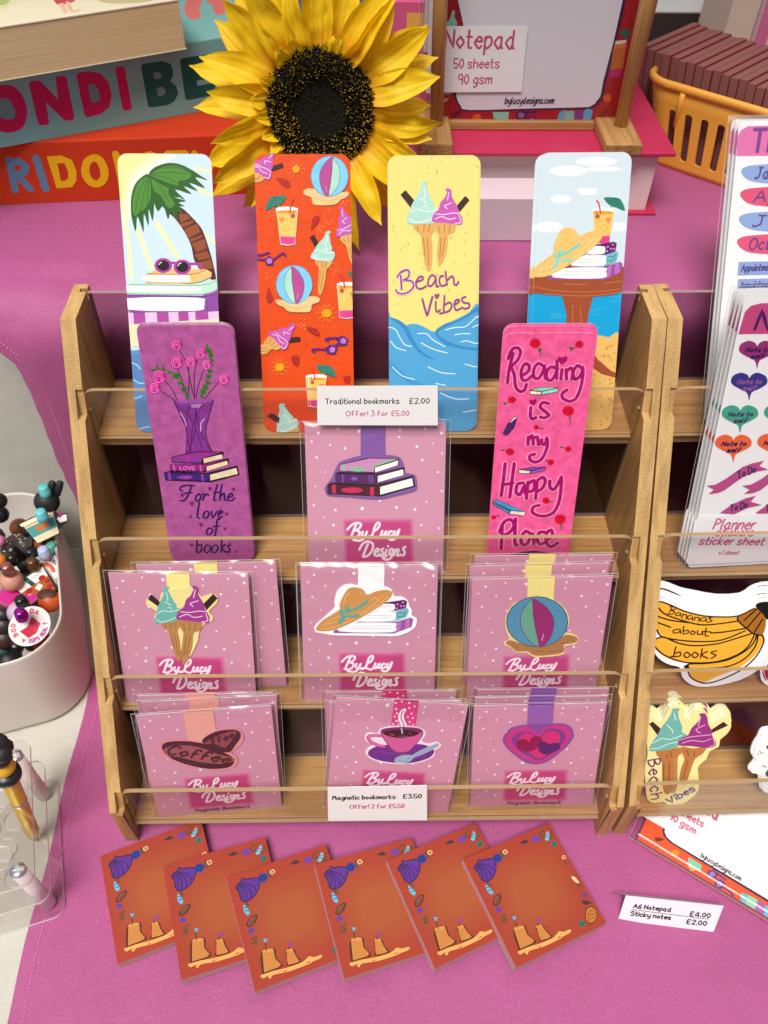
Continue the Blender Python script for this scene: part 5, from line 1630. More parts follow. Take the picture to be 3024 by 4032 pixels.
'sheet_low':'''P|286|0|-526 1828 -514 1975 -483 2013 -422 2027 217 2022 279 1812
T|287|2.14|-424 1856 64 1848|Notes|12.42|0.15
S|288|0|-347 1590 -375 1644 -431 1673 -493 1711 -498 1759 -450 1784 -399 1768 -383 1746 -370 1767 -331 1780 -271 1751 -254 1703 -299 1668 -344 1643
T|289|0.92|-454 1708 -292 1704|Note to|2.86|0.2
T|289|0.93|-406 1662 -321 1662|self|2.88|0.2
S|288|0|-60 1585 -89 1639 -147 1668 -210 1707 -216 1755 -168 1779 -117 1763 -100 1741 -87 1762 -49 1775 12 1747 31 1698 -14 1663 -58 1638
T|289|0.93|-171 1703 -8 1699|Note to|2.88|0.2
T|289|0.94|-121 1658 -35 1657|self|2.91|0.2
S|290|0|-351 1365 -379 1421 -437 1452 -500 1492 -504 1542 -456 1567 -404 1550 -387 1527 -374 1549 -335 1562 -274 1533 -256 1482 -302 1446 -348 1420
T|291|0.95|-461 1488 -295 1484|Note to|2.95|0.2
T|291|0.96|-412 1440 -324 1439|self|2.97|0.2
S|290|0|-58 1360 -88 1416 -146 1446 -211 1486 -217 1537 -169 1562 -116 1545 -98 1522 -86 1544 -47 1557 16 1528 35 1477 -11 1441 -56 1414
T|291|0.96|-171 1482 -4 1478|Note to|2.97|0.2
T|291|0.97|-121 1435 -32 1434|self|3|0.2
S|292|0|-363 1126 -392 1185 -451 1216 -515 1259 -519 1311 -470 1337 -417 1319 -399 1295 -386 1318 -346 1332 -284 1301 -266 1248 -313 1211 -359 1183
T|293|0.98|-475 1254 -306 1250|Note to|3.05|0.2
T|293|0.99|-425 1205 -335 1204|self|3.07|0.2
S|292|0|-63 1119 -94 1178 -154 1210 -219 1252 -225 1305 -176 1331 -123 1313 -104 1289 -91 1312 -52 1326 12 1295 32 1242 -15 1204 -61 1177
T|293|0.99|-179 1248 -9 1243|Note to|3.07|0.2
T|293|1|-127 1198 -37 1197|self|3.1|0.2
S|294|0|-363 900 -392 961 -452 994 -518 1038 -522 1092 -471 1120 -418 1101 -400 1076 -386 1100 -345 1114 -282 1082 -263 1026 -312 988 -359 959
T|289|1.01|-476 1033 -304 1028|Note to|3.14|0.2
T|289|1.02|-426 982 -334 980|self|3.17|0.2
S|294|0|-57 892 -88 953 -149 987 -216 1031 -222 1085 -172 1113 -117 1094 -99 1069 -86 1093 -45 1107 20 1075 40 1019 -8 980 -54 952
T|289|1.02|-175 1026 -1 1021|Note to|3.17|0.2
T|289|1.03|-122 974 -30 973|self|3.19|0.2
P|295|0|-520 721 -456 729 -390 772 -341 816 -284 863 -224 887 -141 904 -168 862 -94 831 -183 817 -259 784 -323 732 -379 678 -425 657 -495 651 -460 687
T|296|0.99|-304 768 -183 817|To Do|5.59|0.1
P|295|0|-378 488 -303 556 -211 604 -137 621 -166 573 -76 541 -176 521 -268 472
T|296|1.03|-304 498 -181 526|To Do|5.42|0.1
P|295|0|-458 65 -427 95 -339 95 -395 69
P|295|0|-257 708 -194 716 -128 759 -80 803 -24 851 37 875 120 892 93 850 168 818 79 804 3 771 -60 719 -115 665 -161 644 -231 638 -197 674
T|296|1|-41 755 79 804|To Do|5.64|0.1
P|295|0|-110 473 -35 542 56 590 130 607 102 559 193 527 93 506 1 458
T|296|1.03|-35 484 87 512|To Do|5.47|0.1
P|295|0|-194 50 -163 79 -75 79 -131 53
T|272|0.5|38 -13 140 -19|www.|2.21|0''',
'sheet_label':'''T|297|1.32|-407 360 -99 341|Planner|8.55|0.12
T|297|1.15|-376 299 -95 283|stickers|6.7|0.12
T|297|1.25|-488 231 5 199|sticker sheet|6.35|0.15
T|297|0.68|-321 131 -166 122|x1 sheet|3.72|0.12''',
'sheet_top':'''P|298|0|-532 1807 -537 1927 -516 1963 -471 1984 254 1982 284 1791
T|299|2.33|-437 1830 -48 1828|Times|13.26|0.05
S|300|0|-489 1709 -467 1739 -379 1751 -151 1749 -28 1683 -136 1629 -350 1639 -443 1663
T|301|1.1|-394 1666 -107 1663|January|6.71|0.15
S|302|0|-481 1569 -460 1598 -371 1611 -141 1609 -16 1542 -125 1487 -341 1497 -435 1522
T|301|1.12|-386 1524 -96 1521|April|6.79|0.15
S|300|0|-473 1413 -451 1444 -361 1457 -129 1454 -4 1385 -113 1330 -331 1340 -426 1366
T|301|1.13|-376 1368 -84 1364|July|6.88|0.15
S|302|0|-470 1270 -448 1300 -358 1313 -124 1311 3 1241 -108 1185 -328 1195 -423 1221
T|301|1.15|-385 1220 -62 1219|October|7.38|0.15
P|303|0|-445 1143 46 1142 58 1050 -444 1055
T|304|0.83|-420 1081 -201 1083|Appointment|4.31|0.1
P|303|0|-437 1031 61 1029 74 937 -435 942
T|304|0.84|-417 968 -187 970|Appointment|4.35|0.1''',
'banana':'''O|305|0|-554 802 -524 836 -453 820 -360 778 -251 750 -71 711 103 717 164 765 211 794 313 812 444 769 485 565 416 464 411 307 339 159 218 75 44 26 -93 21 -180 54 -245 121 -276 208 -351 232 -429 276 -481 331 -520 415 -552 591
S|306|0|-567 773 -511 806 -429 774 -316 717 -169 673 -18 659 103 666 214 734 322 671 320 498 337 435 302 310 196 195 29 113 -72 62 -172 119 -207 174 -232 218 -174 248 -302 262 -417 318 -499 394 -507 457 -476 487 -442 496 -521 560 -548 662
S|307|0|104 661 177 695 223 734 321 631 322 487 256 510 166 563 113 616
L|308|1.22|-564 783 -511 804 -428 772 -316 717 -169 673 -18 659 103 666 215 729
L|308|1.22|-517 752 -461 695 -322 636 -174 594 -34 599 112 621
L|308|1.23|-511 676 -409 639 -266 615
L|308|1.24|-503 621 -401 577
L|308|1.26|-83 518 31 526 177 553
L|308|1.25|-504 560 -460 497 -331 462 -150 442 17 454 181 532
L|308|1.26|-497 477 -441 491 -327 436 -198 407 -22 418 113 461 247 510
L|308|1.27|-496 404 -419 329 -284 267 -174 248 6 254 157 314 232 396 258 499
L|308|1.3|-230 207 -208 238 -82 240 76 263 199 334 264 416 276 499
L|308|1.3|-241 218 -202 195 -75 192 104 208 226 280 286 394 286 488
L|308|1.3|-207 174 -170 108 -71 56 36 70 202 163 306 288 343 424 322 487
L|308|1.24|104 661 106 626 186 552 258 499 322 487
L|308|1.25|155 625 233 724
L|308|1.26|186 552 266 693
L|308|1.27|251 510 295 631
S|308|0|221 744 241 779 319 782 362 741 364 640 326 631 285 682
S|308|0|-245 213 -217 239 -201 201 -218 185
L|309|0.94|-414 759 -428 710
L|309|0.94|-435 760 -391 754 -393 734 -422 729 -390 714 -404 694 -444 700
L|309|0.95|-354 708 -379 698 -371 678 -347 688 -344 703 -340 672
L|309|0.95|-326 697 -325 657
L|309|0.95|-324 682 -298 686 -292 646
L|309|0.95|-258 680 -283 671 -275 645 -250 655 -248 670 -242 634
L|309|0.95|-229 665 -229 634
L|309|0.95|-228 654 -198 659 -192 623
L|309|0.95|-149 658 -183 648 -175 628 -145 632 -140 652 -135 620
L|309|0.96|-97 656 -122 652 -92 626 -125 616
L|309|1.06|-332 560 -375 551 -367 525 -328 535 -323 555 -317 519
L|309|1.06|-301 585 -300 524
L|309|1.06|-298 539 -264 548 -260 523 -295 515
L|309|1.06|-228 542 -243 527 -223 509 -204 526 -228 542
L|309|1.06|-188 541 -183 510 -153 512 -153 540 -143 504
L|309|1.06|-126 565 -124 499 -96 493
L|309|1.06|-143 535 -84 528
L|309|1.17|-335 400 -341 316
L|309|1.18|-340 337 -297 352 -292 315 -363 312
L|309|1.18|-243 351 -262 325 -235 298 -212 323 -243 351
L|309|1.18|-180 349 -199 323 -172 296 -149 322 -180 349
L|309|1.18|-127 379 -127 295
L|309|1.18|-82 352 -122 321 -68 288
L|309|1.18|-11 355 -54 340 -9 313 -45 287''',
'icecream_sticker':'''O|310|0|-525 839 -517 908 -473 918 -421 871 -392 915 -362 1016 -303 1037 -248 979 -228 910 -192 909 -151 987 -95 980 -28 904 1 846 55 901 121 888 160 817 140 737 95 679 99 608 33 562 20 478 -26 419 -36 309 -1 245 11 144 -31 56 -115 -18 -190 -31 -257 26 -332 16 -396 57 -436 211 -468 398 -465 543 -496 699
S|311|0|-311 610 -398 613 -371 540 -326 500 -274 212 -237 130 -169 158 -214 496 -197 534 -185 606
P|312|0|-500 862 -472 881 -401 812 -399 719
S|313|0|-401 583 -306 592 -209 594 -213 535 -243 487 -223 389 -211 253 -223 114 -274 142 -315 319 -344 479 -384 528
L|314|0.75|-316 538 -292 501
L|314|0.75|-284 573 -270 513
L|314|0.76|-320 442 -286 218
L|314|0.76|-275 452 -241 204
S|315|0|-316 1009 -279 1003 -287 969 -267 900 -233 830 -224 772 -192 747 -173 712 -236 619 -342 587 -442 578 -463 609 -444 685 -413 755 -396 824 -368 880 -342 948 -337 999
L|316|0.85|-440 662 -378 707 -304 698 -218 737
L|316|0.86|-450 603 -383 612 -315 651 -244 667
L|316|0.82|-317 959 -293 889
L|316|0.83|-354 845 -310 798 -295 762
P|312|0|3 782 18 752 133 824 89 864
S|313|0|-204 618 -103 597 -4 611 -19 540 -67 493 -83 421 -96 273 -124 212 -165 263 -171 387 -159 485 -181 534
L|314|0.75|-156 581 -127 520
L|314|0.75|-89 566 -85 518
L|314|0.76|-128 471 -136 287
S|317|0|-117 947 -72 951 -46 905 -24 835 13 776 22 729 67 656 62 609 -11 600 -126 621 -219 630 -239 667 -214 713 -172 735 -156 804 -127 850 -101 906
L|318|0.85|-220 690 -151 717 -70 726 12 735
L|318|0.85|-205 654 -135 681 -41 666 19 694
L|318|0.83|-102 918 -105 826
L|318|0.84|-52 836 -117 792 -75 755
L|318|0.85|35 705 62 633 24 610
T|319|1.41|-452 483 -367 56|Beach|9.56|0
T|319|1.48|-205 1 -13 145|Vibes|7.1|0''',
'flower_sticker':'''O|320|0|396 514 396 610 418 680 425 739 473 772 613 721 712 356 687 119 615 96 552 124 498 290 426 317 407 367 439 440
L|321|0.55|425 513 476 535
L|321|0.54|436 549 468 530
L|321|0.55|488 389 538 375
L|321|0.55|504 401 528 375
S|322|0|482 595 543 617 566 508
S|322|0|536 313 559 362 611 385 619 260 559 275
S|323|0|545 605 626 578 633 457 571 484''',
'strawberry_sticker':'''O|324|0|367 158 373 222 417 275 542 282 626 140 597 10 509 -10 438 25 393 70
S|325|0|399 157 411 211 460 242 551 239 591 130 554 44 481 41 425 91
L|308|0.91|386 201 394 136 429 69'''}
CARDS={'palm': [-131.25067, 180.88976, 0.59316, -0.00073, -5e-05, 292.5, 60.90942, 183.32968], 'orange': [-38.83251, 180.85937, 0.58774, 0.01329, -0.0, 292.5, 60.90942, 183.32968], 'yellow': [46.93373, 180.83385, 0.60002, 0.0171, -0.0, 292.5, 60.90942, 183.32968], 'hat': [145.20157, 181.09871, 0.52072, 0.04506, -0.00767, 292.5, 60.90942, 183.32968], 'purple': [-115.30359, 134.5455, 0.30008, 0.01848, -0.0047, 202.9, 60.90942, 183.32968], 'pink': [119.12008, 123.11915, 0.32983, -0.00799, 0.00761, 202.9, 60.90942, 183.32968], 'books': [6.98712, 123.32407, 0.5236, 0.00959, -0.0, 202.9, 99.86207, 113.4535], 'cone': [-135.70637, 62.61407, 0.41492, -0.01844, -0.0, 119.2, 99.86207, 113.4535], 'cone2': [-113.40209, 74.98392, 0.35713, 9e-05, 0.01843, 119.2, 99.86207, 113.4535], 'mhat': [1.53117, 62.88266, 0.48869, -0.00529, 1e-05, 119.2, 99.86207, 113.4535], 'ball': [126.89504, 63.81848, 0.30991, 0.00594, 0.02001, 119.2, 99.86207, 113.4535], 'coffee': [-120.75238, 13.98397, 0.29737, 0.08514, -0.01233, 25.6, 99.86207, 113.4535], 'cup': [15.40345, 10.84812, 0.36397, 0.01521, -0.10384, 25.6, 99.86207, 113.4535], 'heart': [134.09473, 14.84058, 0.30219, -0.02013, 0.0431, 25.6, 99.86207, 113.4535], 'mhat2': [0.93117, 64.78266, 0.48869, -0.00529, 1e-05, 119.2, 99.86207, 113.4535], 'ball2': [126.1403, 76.81945, 0.29687, 0.00594, 0.0165, 119.2, 99.86207, 113.4535], 'ball3': [128.0777, 90.49395, 0.24322, 0.00594, 0.00098, 119.2, 99.86207, 113.4535], 'coffee2': [-121.34791, 25.92263, 0.25667, 0.08514, -0.04637, 25.6, 99.86207, 113.4535], 'coffee3': [-128.88056, 28.12263, 0.25419, 0.08514, -0.08727, 25.6, 99.86207, 113.4535], 'cup2': [19.68222, 20.37619, 0.29244, 0.01521, -0.01602, 25.6, 99.86207, 113.4535], 'cup3': [16.83533, 29.31274, 0.28662, 0.01521, -0.01291, 25.6, 99.86207, 113.4535], 'heart2': [134.35426, 36.65216, 0.14686, -0.02013, 0.03596, 25.6, 99.86207, 113.4535], 'heart3': [136.47965, 38.47447, 0.19412, -0.02013, 0.03258, 25.6, 99.86207, 113.4535], 'sheet_low': [294.22984, 127.36167, 0.31095, 0.0541, 0.00049, 202.9, 110.0, 206.45469], 'sheet_top': [300.50387, 185.0, 0.53053, 0.02309, 0.01754, 292.5, 110.0, 201.05121]}
GEO={'tag_top_frame': [[8.0, 174.0, 303.0], [1.0, 0.0, 0.0], [0.0, 0.1692, 0.9856]], 'tag_top': [[-40.99, 32.81], [40.14, 33.06], [41.88, 1.5], [-41.94, 1.95]], 'tag_low_frame': [[8.0, 4.2, 24.0], [1.0, 0.0, 0.0], [0.0, 0.1098, 0.994]], 'tag_low': [[-39.03, 56.07], [37.25, 57.63], [39.91, 2.78], [-40.52, 3.65]], 'tent_frame': [[231.5924, -70.8834, 0.4], [0.9912, -0.1326, 0.0], [0.0822, 0.6143, 0.7848]], 'tent': [[-33.41, 22.43], [41.02, 23.99], [36.63, 0.0], [-36.63, -0.0]], 'pad_low_frame': [[221.7432, -6.7916, 11.0], [0.8206, -0.5715, 0.0], [0.5715, 0.8206, 0.0]], 'pad_low_label': [[-2.67, 63.12], [57.06, 58.44], [57.19, 20.9], [-2.78, 19.32]], 'pad_easel_frame': [[129.6642, 416.0, 406.1395], [0.9999, 0.0, 0.0158], [-0.0158, 0.06, 0.9981]], 'pad_easel': [[-71.39, 0.18], [70.92, 0.18]], 'pad_easel_label': [[-76.79, 72.44], [-8.02, 71.56], [-7.6, 26.22], [-75.02, 26.47]], 'orange_box_frame': [[-213.8366, 401.0858, 350.3], [0.9952, 0.098, 0.0], [0.0, 0.0, 1.0]], 'orange_box_pts': [[-87.24, -0.0], [87.21, -0.01], [-35.66, 51.57], [82.94, 50.73]], 'teal_box_frame': [[-211.6322, 418.6617, 400.6], [0.9072, 0.4208, 0.0], [0.0, 0.0, 1.0]], 'teal_box_pts': [[-77.51, 0.06], [77.53, -0.01], [79.58, 53.24], [112.65, 53.13]], 'teal_top_frame': [[-211.6322, 418.6617, 454.0], [0.9072, 0.4208, 0.0], [-0.4208, 0.9072, 0.0]], 'paperback_frame': [[-199.1334, 406.1157, 453.9], [0.89, 0.456, 0.0], [0.0, 0.0, 1.0]], 'paperback_cover_frame': [[-199.1334, 406.1157, 488.0], [0.89, 0.456, 0.0], [-0.456, 0.89, 0.0]], 'sheet_label': [[-55.58, 51.15], [47.22, 45.04], [58.57, 3.91], [-54.31, 12.57]], 'banana_frame': [[270.0, 70.5, 119.2], [0.9999, 0.0168, 0.0], [-0.0068, 0.4067, 0.9135]], 'icecream_sticker_frame': [[270.0, 16.5, 25.6], [0.9999, 0.0168, 0.0], [-0.0063, 0.3746, 0.9272]], 'flower_sticker_frame': [[270.0, 16.5, 25.6], [0.9999, 0.0168, 0.0], [-0.0063, 0.3746, 0.9272]], 'strawberry_sticker_frame': [[270.0, 70.5, 119.2], [0.9999, 0.0168, 0.0], [-0.0068, 0.4067, 0.9135]], 'bin': {'bunny_cap': [-288.0, 256.1, 152.0], 'bunny': [-290.3, 256.2, 137.0], 'cup_cap': [-288.2, 235.7, 142.0], 'cup': [-294.4, 238.9, 120.0], 'lav_cap': [-286.3, 210.8, 120.0], 'rainbow': [-283.5, 204.9, 104.0], 'bronze_cap': [-294.0, 199.9, 118.0], 'iced': [-290.5, 188.3, 102.0], 'rose_cap': [-309.1, 186.6, 128.0], 'rose_ball': [-310.5, 186.2, 112.0], 'donut': [-306.7, 178.0, 97.0], 'irid_cap': [-315.5, 209.0, 114.0], 'black_cap': [-290.7, 156.5, 122.0], 'lilac': [-296.3, 153.9, 110.0], 'mag_cap': [-282.4, 136.5, 132.0], 'disc': [-282.2, 138.5, 112.0], 'pumpkin': [-280.0, 176.2, 94.0], 'ddonut': [-325.7, 238.1, 94.0], 'brown': [-331.5, 264.0, 92.0], 'dark_cap': [-309.1, 151.8, 110.0], 'dark_ball': [-310.9, 149.4, 98.0], 'left_black': [-325.8, 245.7, 150.0], 'left_black2': [-333.3, 248.8, 128.0], 'pink_bit': [-333.8, 230.6, 112.0], 'orange_bit': [-326.7, 208.7, 112.0], 'green_cap': [-287.4, 227.6, 106.0], 'brown_block': [-301.4, 237.1, 100.0], 'orange_ball': [-297.3, 245.9, 100.0], 'white_ball': [-293.8, 246.6, 96.0], 'bdonut': [-311.6, 142.8, 88.0], 'teal_bit': [-314.7, 137.0, 78.0], 'red_bit': [-284.1, 143.9, 84.0]}, 'pen': {'tip': [-273.2, 1.0, 8.0], 'ring': [-265.9, -1.2, 80.0], 'disc': [-260.1, 5.4, 122.0], 'ball': [-259.0, 6.8, 136.0], 'top': [-248.6, 6.4, 168.0]}, 'rack': {'h1': [-273.9, 25.5, 78.0], 'h2': [-263.2, -7.0, 78.0], 'c1': [-267.0, 44.4, 78.0], 'c2': [-241.7, -48.1, 40.0], 'c3': [-241.5, -45.4, 3.0]}}

CL = [lin(c) for c in COLS]
GL = {}
for ln in '''a 48 39 29 18 07 06 15 24 34 46|49 45 54
b 0c 04|07 19 29 39 48 46 35 24 14 05
c 48 39 29 18 07 06 15 24 34 45
d 48 39 29 18 07 06 15 24 34 46|4c 45 54
e 07 47 48 39 29 18 07 06 15 24 34 45
f 4b 3c 2c 1b 14|08 38
g 48 39 29 18 07 06 15 24 34 46|49 43 32 21 11 02
h 0c 04|07 18 29 39 48 44
i 09 04|0b 0c
j 29 22 11 01|2b 2c
k 0c 04|49 06 06 44
l 0c 05 14
m 09 04|07 18 29 38 34|37 48 59 68 64
n 09 04|07 18 29 39 48 44
o 29 18 07 06 15 24 35 46 47 38 29
p 09 01|07 19 29 39 48 46 35 24 14 05
r 09 04|07 18 29 39
s 48 39 19 08 17 36 45 34 14 05
t 1c 15 24 34|09 39
u 09 06 15 24 34 46|49 45 54
v 09 24 24 49
w 09 14 14 38 38 54 54 69
x 09 44|49 04
y 09 06 15 25 46|49 43 32 11
A 04 3c 3c 64|17 57
B 0c 04|0c 2c 4b 4a 39 08|08 38 57 56 45 24 04
C 5b 4c 2c 1b 09 07 15 24 44 55
D 0c 04|0c 2c 4b 5a 56 45 24 04
E 5c 0c 0c 04 04 54|08 48
F 5c 0c 0c 04|08 48
J 4c 46 35 14 05|2c 6c
L 0c 04 04 44
M 04 1c 1c 38 38 5c 5c 64
N 04 0c 0c 54 54 5c
O 3c 1b 09 07 15 34 55 67 69 5b 3c
P 0c 04|0c 2c 4b 5a 49 28 08
R 0c 04|0c 2c 4b 4a 39 08|28 54
S 5b 3c 1c 0a 19 48 56 34 14 05
T 0c 6c|3c 34
V 0c 34 34 6c
0 2c 1b 09 07 15 24 35 47 49 3b 2c
1 1b 2c 24
2 0b 1c 3c 4b 4a 04 04 44
3 0c 4c 29 48 46 34 14 05
4 3c 06 56|44 4b
5 4c 0c 08 28 47 46 34 14 05
6 4c 19 07 05 14 34 46 37 18
9 49 38 18 0a 1c 3c 4a 49 45 34
£ 5b 4c 2c 1b 15 04 04 54|08 48
! 0c 07|04 05
. 04 05
A2 04'''.split('\n'):
    k, d = ln.split(' ', 1); GL[k] = [[(int(p[0], 36), int(p[1], 36)-4) for p in q.split()] for q in d.split('|')]
LAY = .004
def catmull(p, closed=False, sub=3):
    n = len(p); out = []
    if n < 3: return list(p)
    for i in range(n if closed else n-1):
        a = p[i-1] if (closed or i) else p[i]; b = p[i]; c = p[(i+1) % n]; d = p[(i+2) % n] if (closed or i < n-2) else c
        if abs(b[0]-c[0])+abs(b[1]-c[1]) < 1e-6: continue
        for k in range(sub):
            t = k/sub; t2 = t*t; t3 = t2*t
            out.append(tuple(.5*(2*b[j]+(c[j]-a[j])*t+(2*a[j]-5*b[j]+4*c[j]-d[j])*t2+(3*b[j]-a[j]-3*c[j]+d[j])*t3) for j in (0, 1)))
    if not closed: out.append(p[-1])
    return out
def clip_poly(pts, clip):
    if clip is None: return pts
    n = len(clip)
    for i in range(n):
        (ax, ay), (bx, by) = clip[i], clip[(i+1) % n]; out = []; m = len(pts)
        if m < 3: return []
        sd_ = [(bx-ax)*(q[1]-ay)-(by-ay)*(q[0]-ax) for q in pts]
        if min(sd_) >= 0: continue
        for j in range(m):
            p, q = pts[j], pts[(j+1) % m]; a, b = sd_[j], sd_[(j+1) % m]
            if a >= 0: out.append(p)
            if (a >= 0) != (b >= 0):
                t = a/(a-b); out.append(tuple(p[k]+(q[k]-p[k])*t for k in range(3)))
        pts = out
    return pts
class Drawing:
    def __init__(s, mb, z0, clip=None, m=0, tf=None, gain=1.0): s.mb = mb; s.z = z0; s.clip = clip; s.m = m; s.tf = tf; s.g = gain
    def put(s, pts, c):
        pts = clip_poly(pts, s.clip)
        if len(pts) >= 3: s.mb.face([s.tf(*p) for p in pts] if s.tf else pts, s.m, tuple(min(.95, q*s.g) for q in c))
    def fill(s, poly, c):
        z = s.z
        for t in tessellate_polygon([[Vector((p[0], p[1], 0)) for p in poly]]): s.put([(poly[i][0], poly[i][1], z) for i in t], c)
    def stroke(s, p, w_, c, z):
        q = [p[0]]
        for a in p[1:]:
            if math.hypot(a[0]-q[-1][0], a[1]-q[-1][1]) > w_*.12+1e-4: q.append(a)
        if len(q) < 2: q = [p[0], (p[0][0]+w_*.1, p[0][1]+w_*.1)]
        n = len(q); h = w_/2; T = [Vector((q[i+1][0]-q[i][0], q[i+1][1]-q[i][1])).normalized() for i in range(n-1)]
        L = []; Rr = []
        for i in range(n):
            t0 = T[max(0, i-1)]; t1 = T[min(n-2, i)]; nn = Vector((-t0.y-t1.y, t0.x+t1.x))
            if nn.length < .3: nn = Vector((-t1.y, t1.x))
            nn.normalize(); k = min(1.35, 1/max(.4, nn.dot(Vector((-t1.y, t1.x))))); L.append((q[i][0]+nn.x*h*k, q[i][1]+nn.y*h*k)); Rr.append((q[i][0]-nn.x*h*k, q[i][1]-nn.y*h*k))
        zz = lambda i: z+.003*i/n
        for i in range(n-1): s.put([(*Rr[i], zz(i)), (*Rr[i+1], zz(i+1)), (*L[i+1], zz(i+1)), (*L[i], zz(i))], c)
        for i, t, sg in ((0, T[0], -1), (n-1, T[-1], 1)):
            a = (q[i][0]+t.x*sg*h*.75+t.y*h*.45, q[i][1]+t.y*sg*h*.75-t.x*h*.45); b = (q[i][0]+t.x*sg*h*.75-t.y*h*.45, q[i][1]+t.y*sg*h*.75+t.x*h*.45)
            pts = [(*Rr[i], zz(i)), (*a, zz(i)), (*b, zz(i)), (*L[i], zz(i))]
            s.put(pts if sg > 0 else pts[::-1], c)
    def text(s, c, w_, x0, y0, x1, y1, txt, cap, slant):
        adv = []; x = 0
        for ch in txt:
            g = GL.get(ch); adv.append(x); x += 3. if g is None else (max(p[0] for q in g for p in q)+2.1)
        L = math.hypot(x1-x0, y1-y0); kx = L/max(.1, x-2.1); ky = cap/8; ux, uy = (x1-x0)/L, (y1-y0)/L
        for ch, a in zip(txt, adv):
            for i, q in enumerate(GL.get(ch, [])):
                pts = []
                for px, py in q: X = (a+px)*kx+slant*py*ky; Y = py*ky; pts.append((x0+ux*X-uy*Y, y0+uy*X+ux*Y))
                s.stroke(catmull(pts) if len(pts) > 2 else pts, w_, c, s.z+i*LAY)
        s.z += LAY*3
    def draw(s, name, skip=()):
        for ln in ART[name].split('\n'):
            f = ln.split('|'); k = f[0]; c = CL[int(f[1])]
            if k in skip or k in ('O', 'O2'): continue
            v = [int(q)/10 for q in f[3].split()]; p = list(zip(v[::2], v[1::2]))
            if k == 'P': s.fill(p, c)
            elif k == 'S': s.fill(catmull(p, True), c)
            elif k == 'E':
                n = max(8, int(f[2])); s.fill([(v[0]+v[2]*math.cos(t)+v[4]*math.sin(t), v[1]+v[3]*math.cos(t)+v[5]*math.sin(t)) for t in [2*math.pi*i/n for i in range(n)]], c)
            elif k in 'Ll': s.stroke(catmull(p) if k == 'L' else p, float(f[2]), c, s.z)
            elif k == 'T': s.text(c, float(f[2]), *v, f[4], float(f[5]), float(f[6]))
            s.z += LAY
def outline(name, k):
    for ln in ART[name].split('\n'):
        f = ln.split('|')
        if f[0] == k: v = [int(q)/10 for q in f[3].split()]; return list(zip(v[::2], v[1::2])), CL[int(f[1])]
def rrect(x0, y0, x1, y1, r, n=5):
    out = []
    for cx, cy, a in ((x1-r, y0+r, -90), (x1-r, y1-r, 0), (x0+r, y1-r, 90), (x0+r, y0+r, 180)):
        for i in range(n+1): t = rad(a+90*i/n); out.append((cx+r*math.cos(t), cy+r*math.sin(t)))
    return out
def ccw(p): return p if sum(a[0]*b[1]-b[0]*a[1] for a, b in zip(p, p[1:]+p[:1])) > 0 else p[::-1]
def slab(mb, poly, z0, z1, c, cs=None, m=0): mb.prism(poly, lambda u, v, k: (u, v, z1 if k else z0), m, m, c, cs or c)
# ================================================================== large structure: cloths, wall
def path_pts(off=0., front=-420):
    p = []
    y = front
    while y < 236: p.append((y, 1.2+off)); y += 9
    for i in range(7): t = rad(15*i); p.append((238+12*math.sin(t), 1.2+off+12-12*math.cos(t)))
    z = 20
    while z < 300: p.append((250+off*0-(off), z+off)); z += 9
    for i in range(13): t = rad(7.5*i); p.append((250-off+46-46*math.cos(t), 304+46*math.sin(t)+off))
    y = 303
    while y <= 745: p.append((y, 350+off)); y += 9
    for i in range(5): p.append((748+i*3, 348-14*i+off))
    return p
def sheet(mb, path, xl, xr, amp, seed):
    n = len(path); s_ = 0; rows = []
    for j, (y, z) in enumerate(path):
        a = path[max(0, j-1)]; b = path[min(n-1, j+1)]; ty, tz = b[0]-a[0], b[1]-a[1]; L = math.hypot(ty, tz) or 1; ny, nz = -tz/L, ty/L
        if j: s_ += math.hypot(y-path[j-1][0], z-path[j-1][1])
        x0 = xl(j, y, z, s_); cols = 110; row = []
        for i in range(cols+1):
            x = x0+(xr-x0)*(i/cols)**1.25
            edge = min(1, max(0, (z-30)/120)) if y < 300 else 1
            k = amp*(.12+.88*edge)
            if 255 < y < 300 and z > 300: k *= 2.0
            if y > 300: k *= .25
            d = k*(noise.noise(Vector((x*.011+seed, s_*.008, 0)))+.5*noise.noise(Vector((x*.03+seed, s_*.022, 5))))
            if y < 60: d += 1.3*math.exp(-((x-(199+6*math.sin(y*.02)))/9)**2)+.9*math.exp(-((x-(-120+.5*y))/16)**2)*(y < -110)
            d = max(d, -1.0) if y < 240 or y > 300 else d
            row.append((x, y+ny*d, z+nz*d))
        rows.append(row)
    vs = [q for r in rows for q in r]; w_ = len(rows[0])
    mb.mesh(vs, [(j*w_+i, j*w_+i+1, (j+1)*w_+i+1, (j+1)*w_+i) for j in range(n-1) for i in range(w_-1)], 0, (.5, .5, .5), True)
    return rows
def hem(j, y, z, s_):
    q = 0 if z < 290 else min(1, (z-290)/60)
    q = q*q*(3-2*q)
    return -262-44*q+1.0*math.sin(s_*.05)+(.5*math.sin(s_*.21) if 40 < z < 300 else 0)
mb = MB(); rows = sheet(mb, path_pts(), hem, 980, 4.5, 3.1)
cloth_o = tag(mb.build('tablecloth', 'pink_cloth'), 'magenta pink tablecloth draped over the table and the raised step', 'tablecloth')
mb = MB(); acc = 0
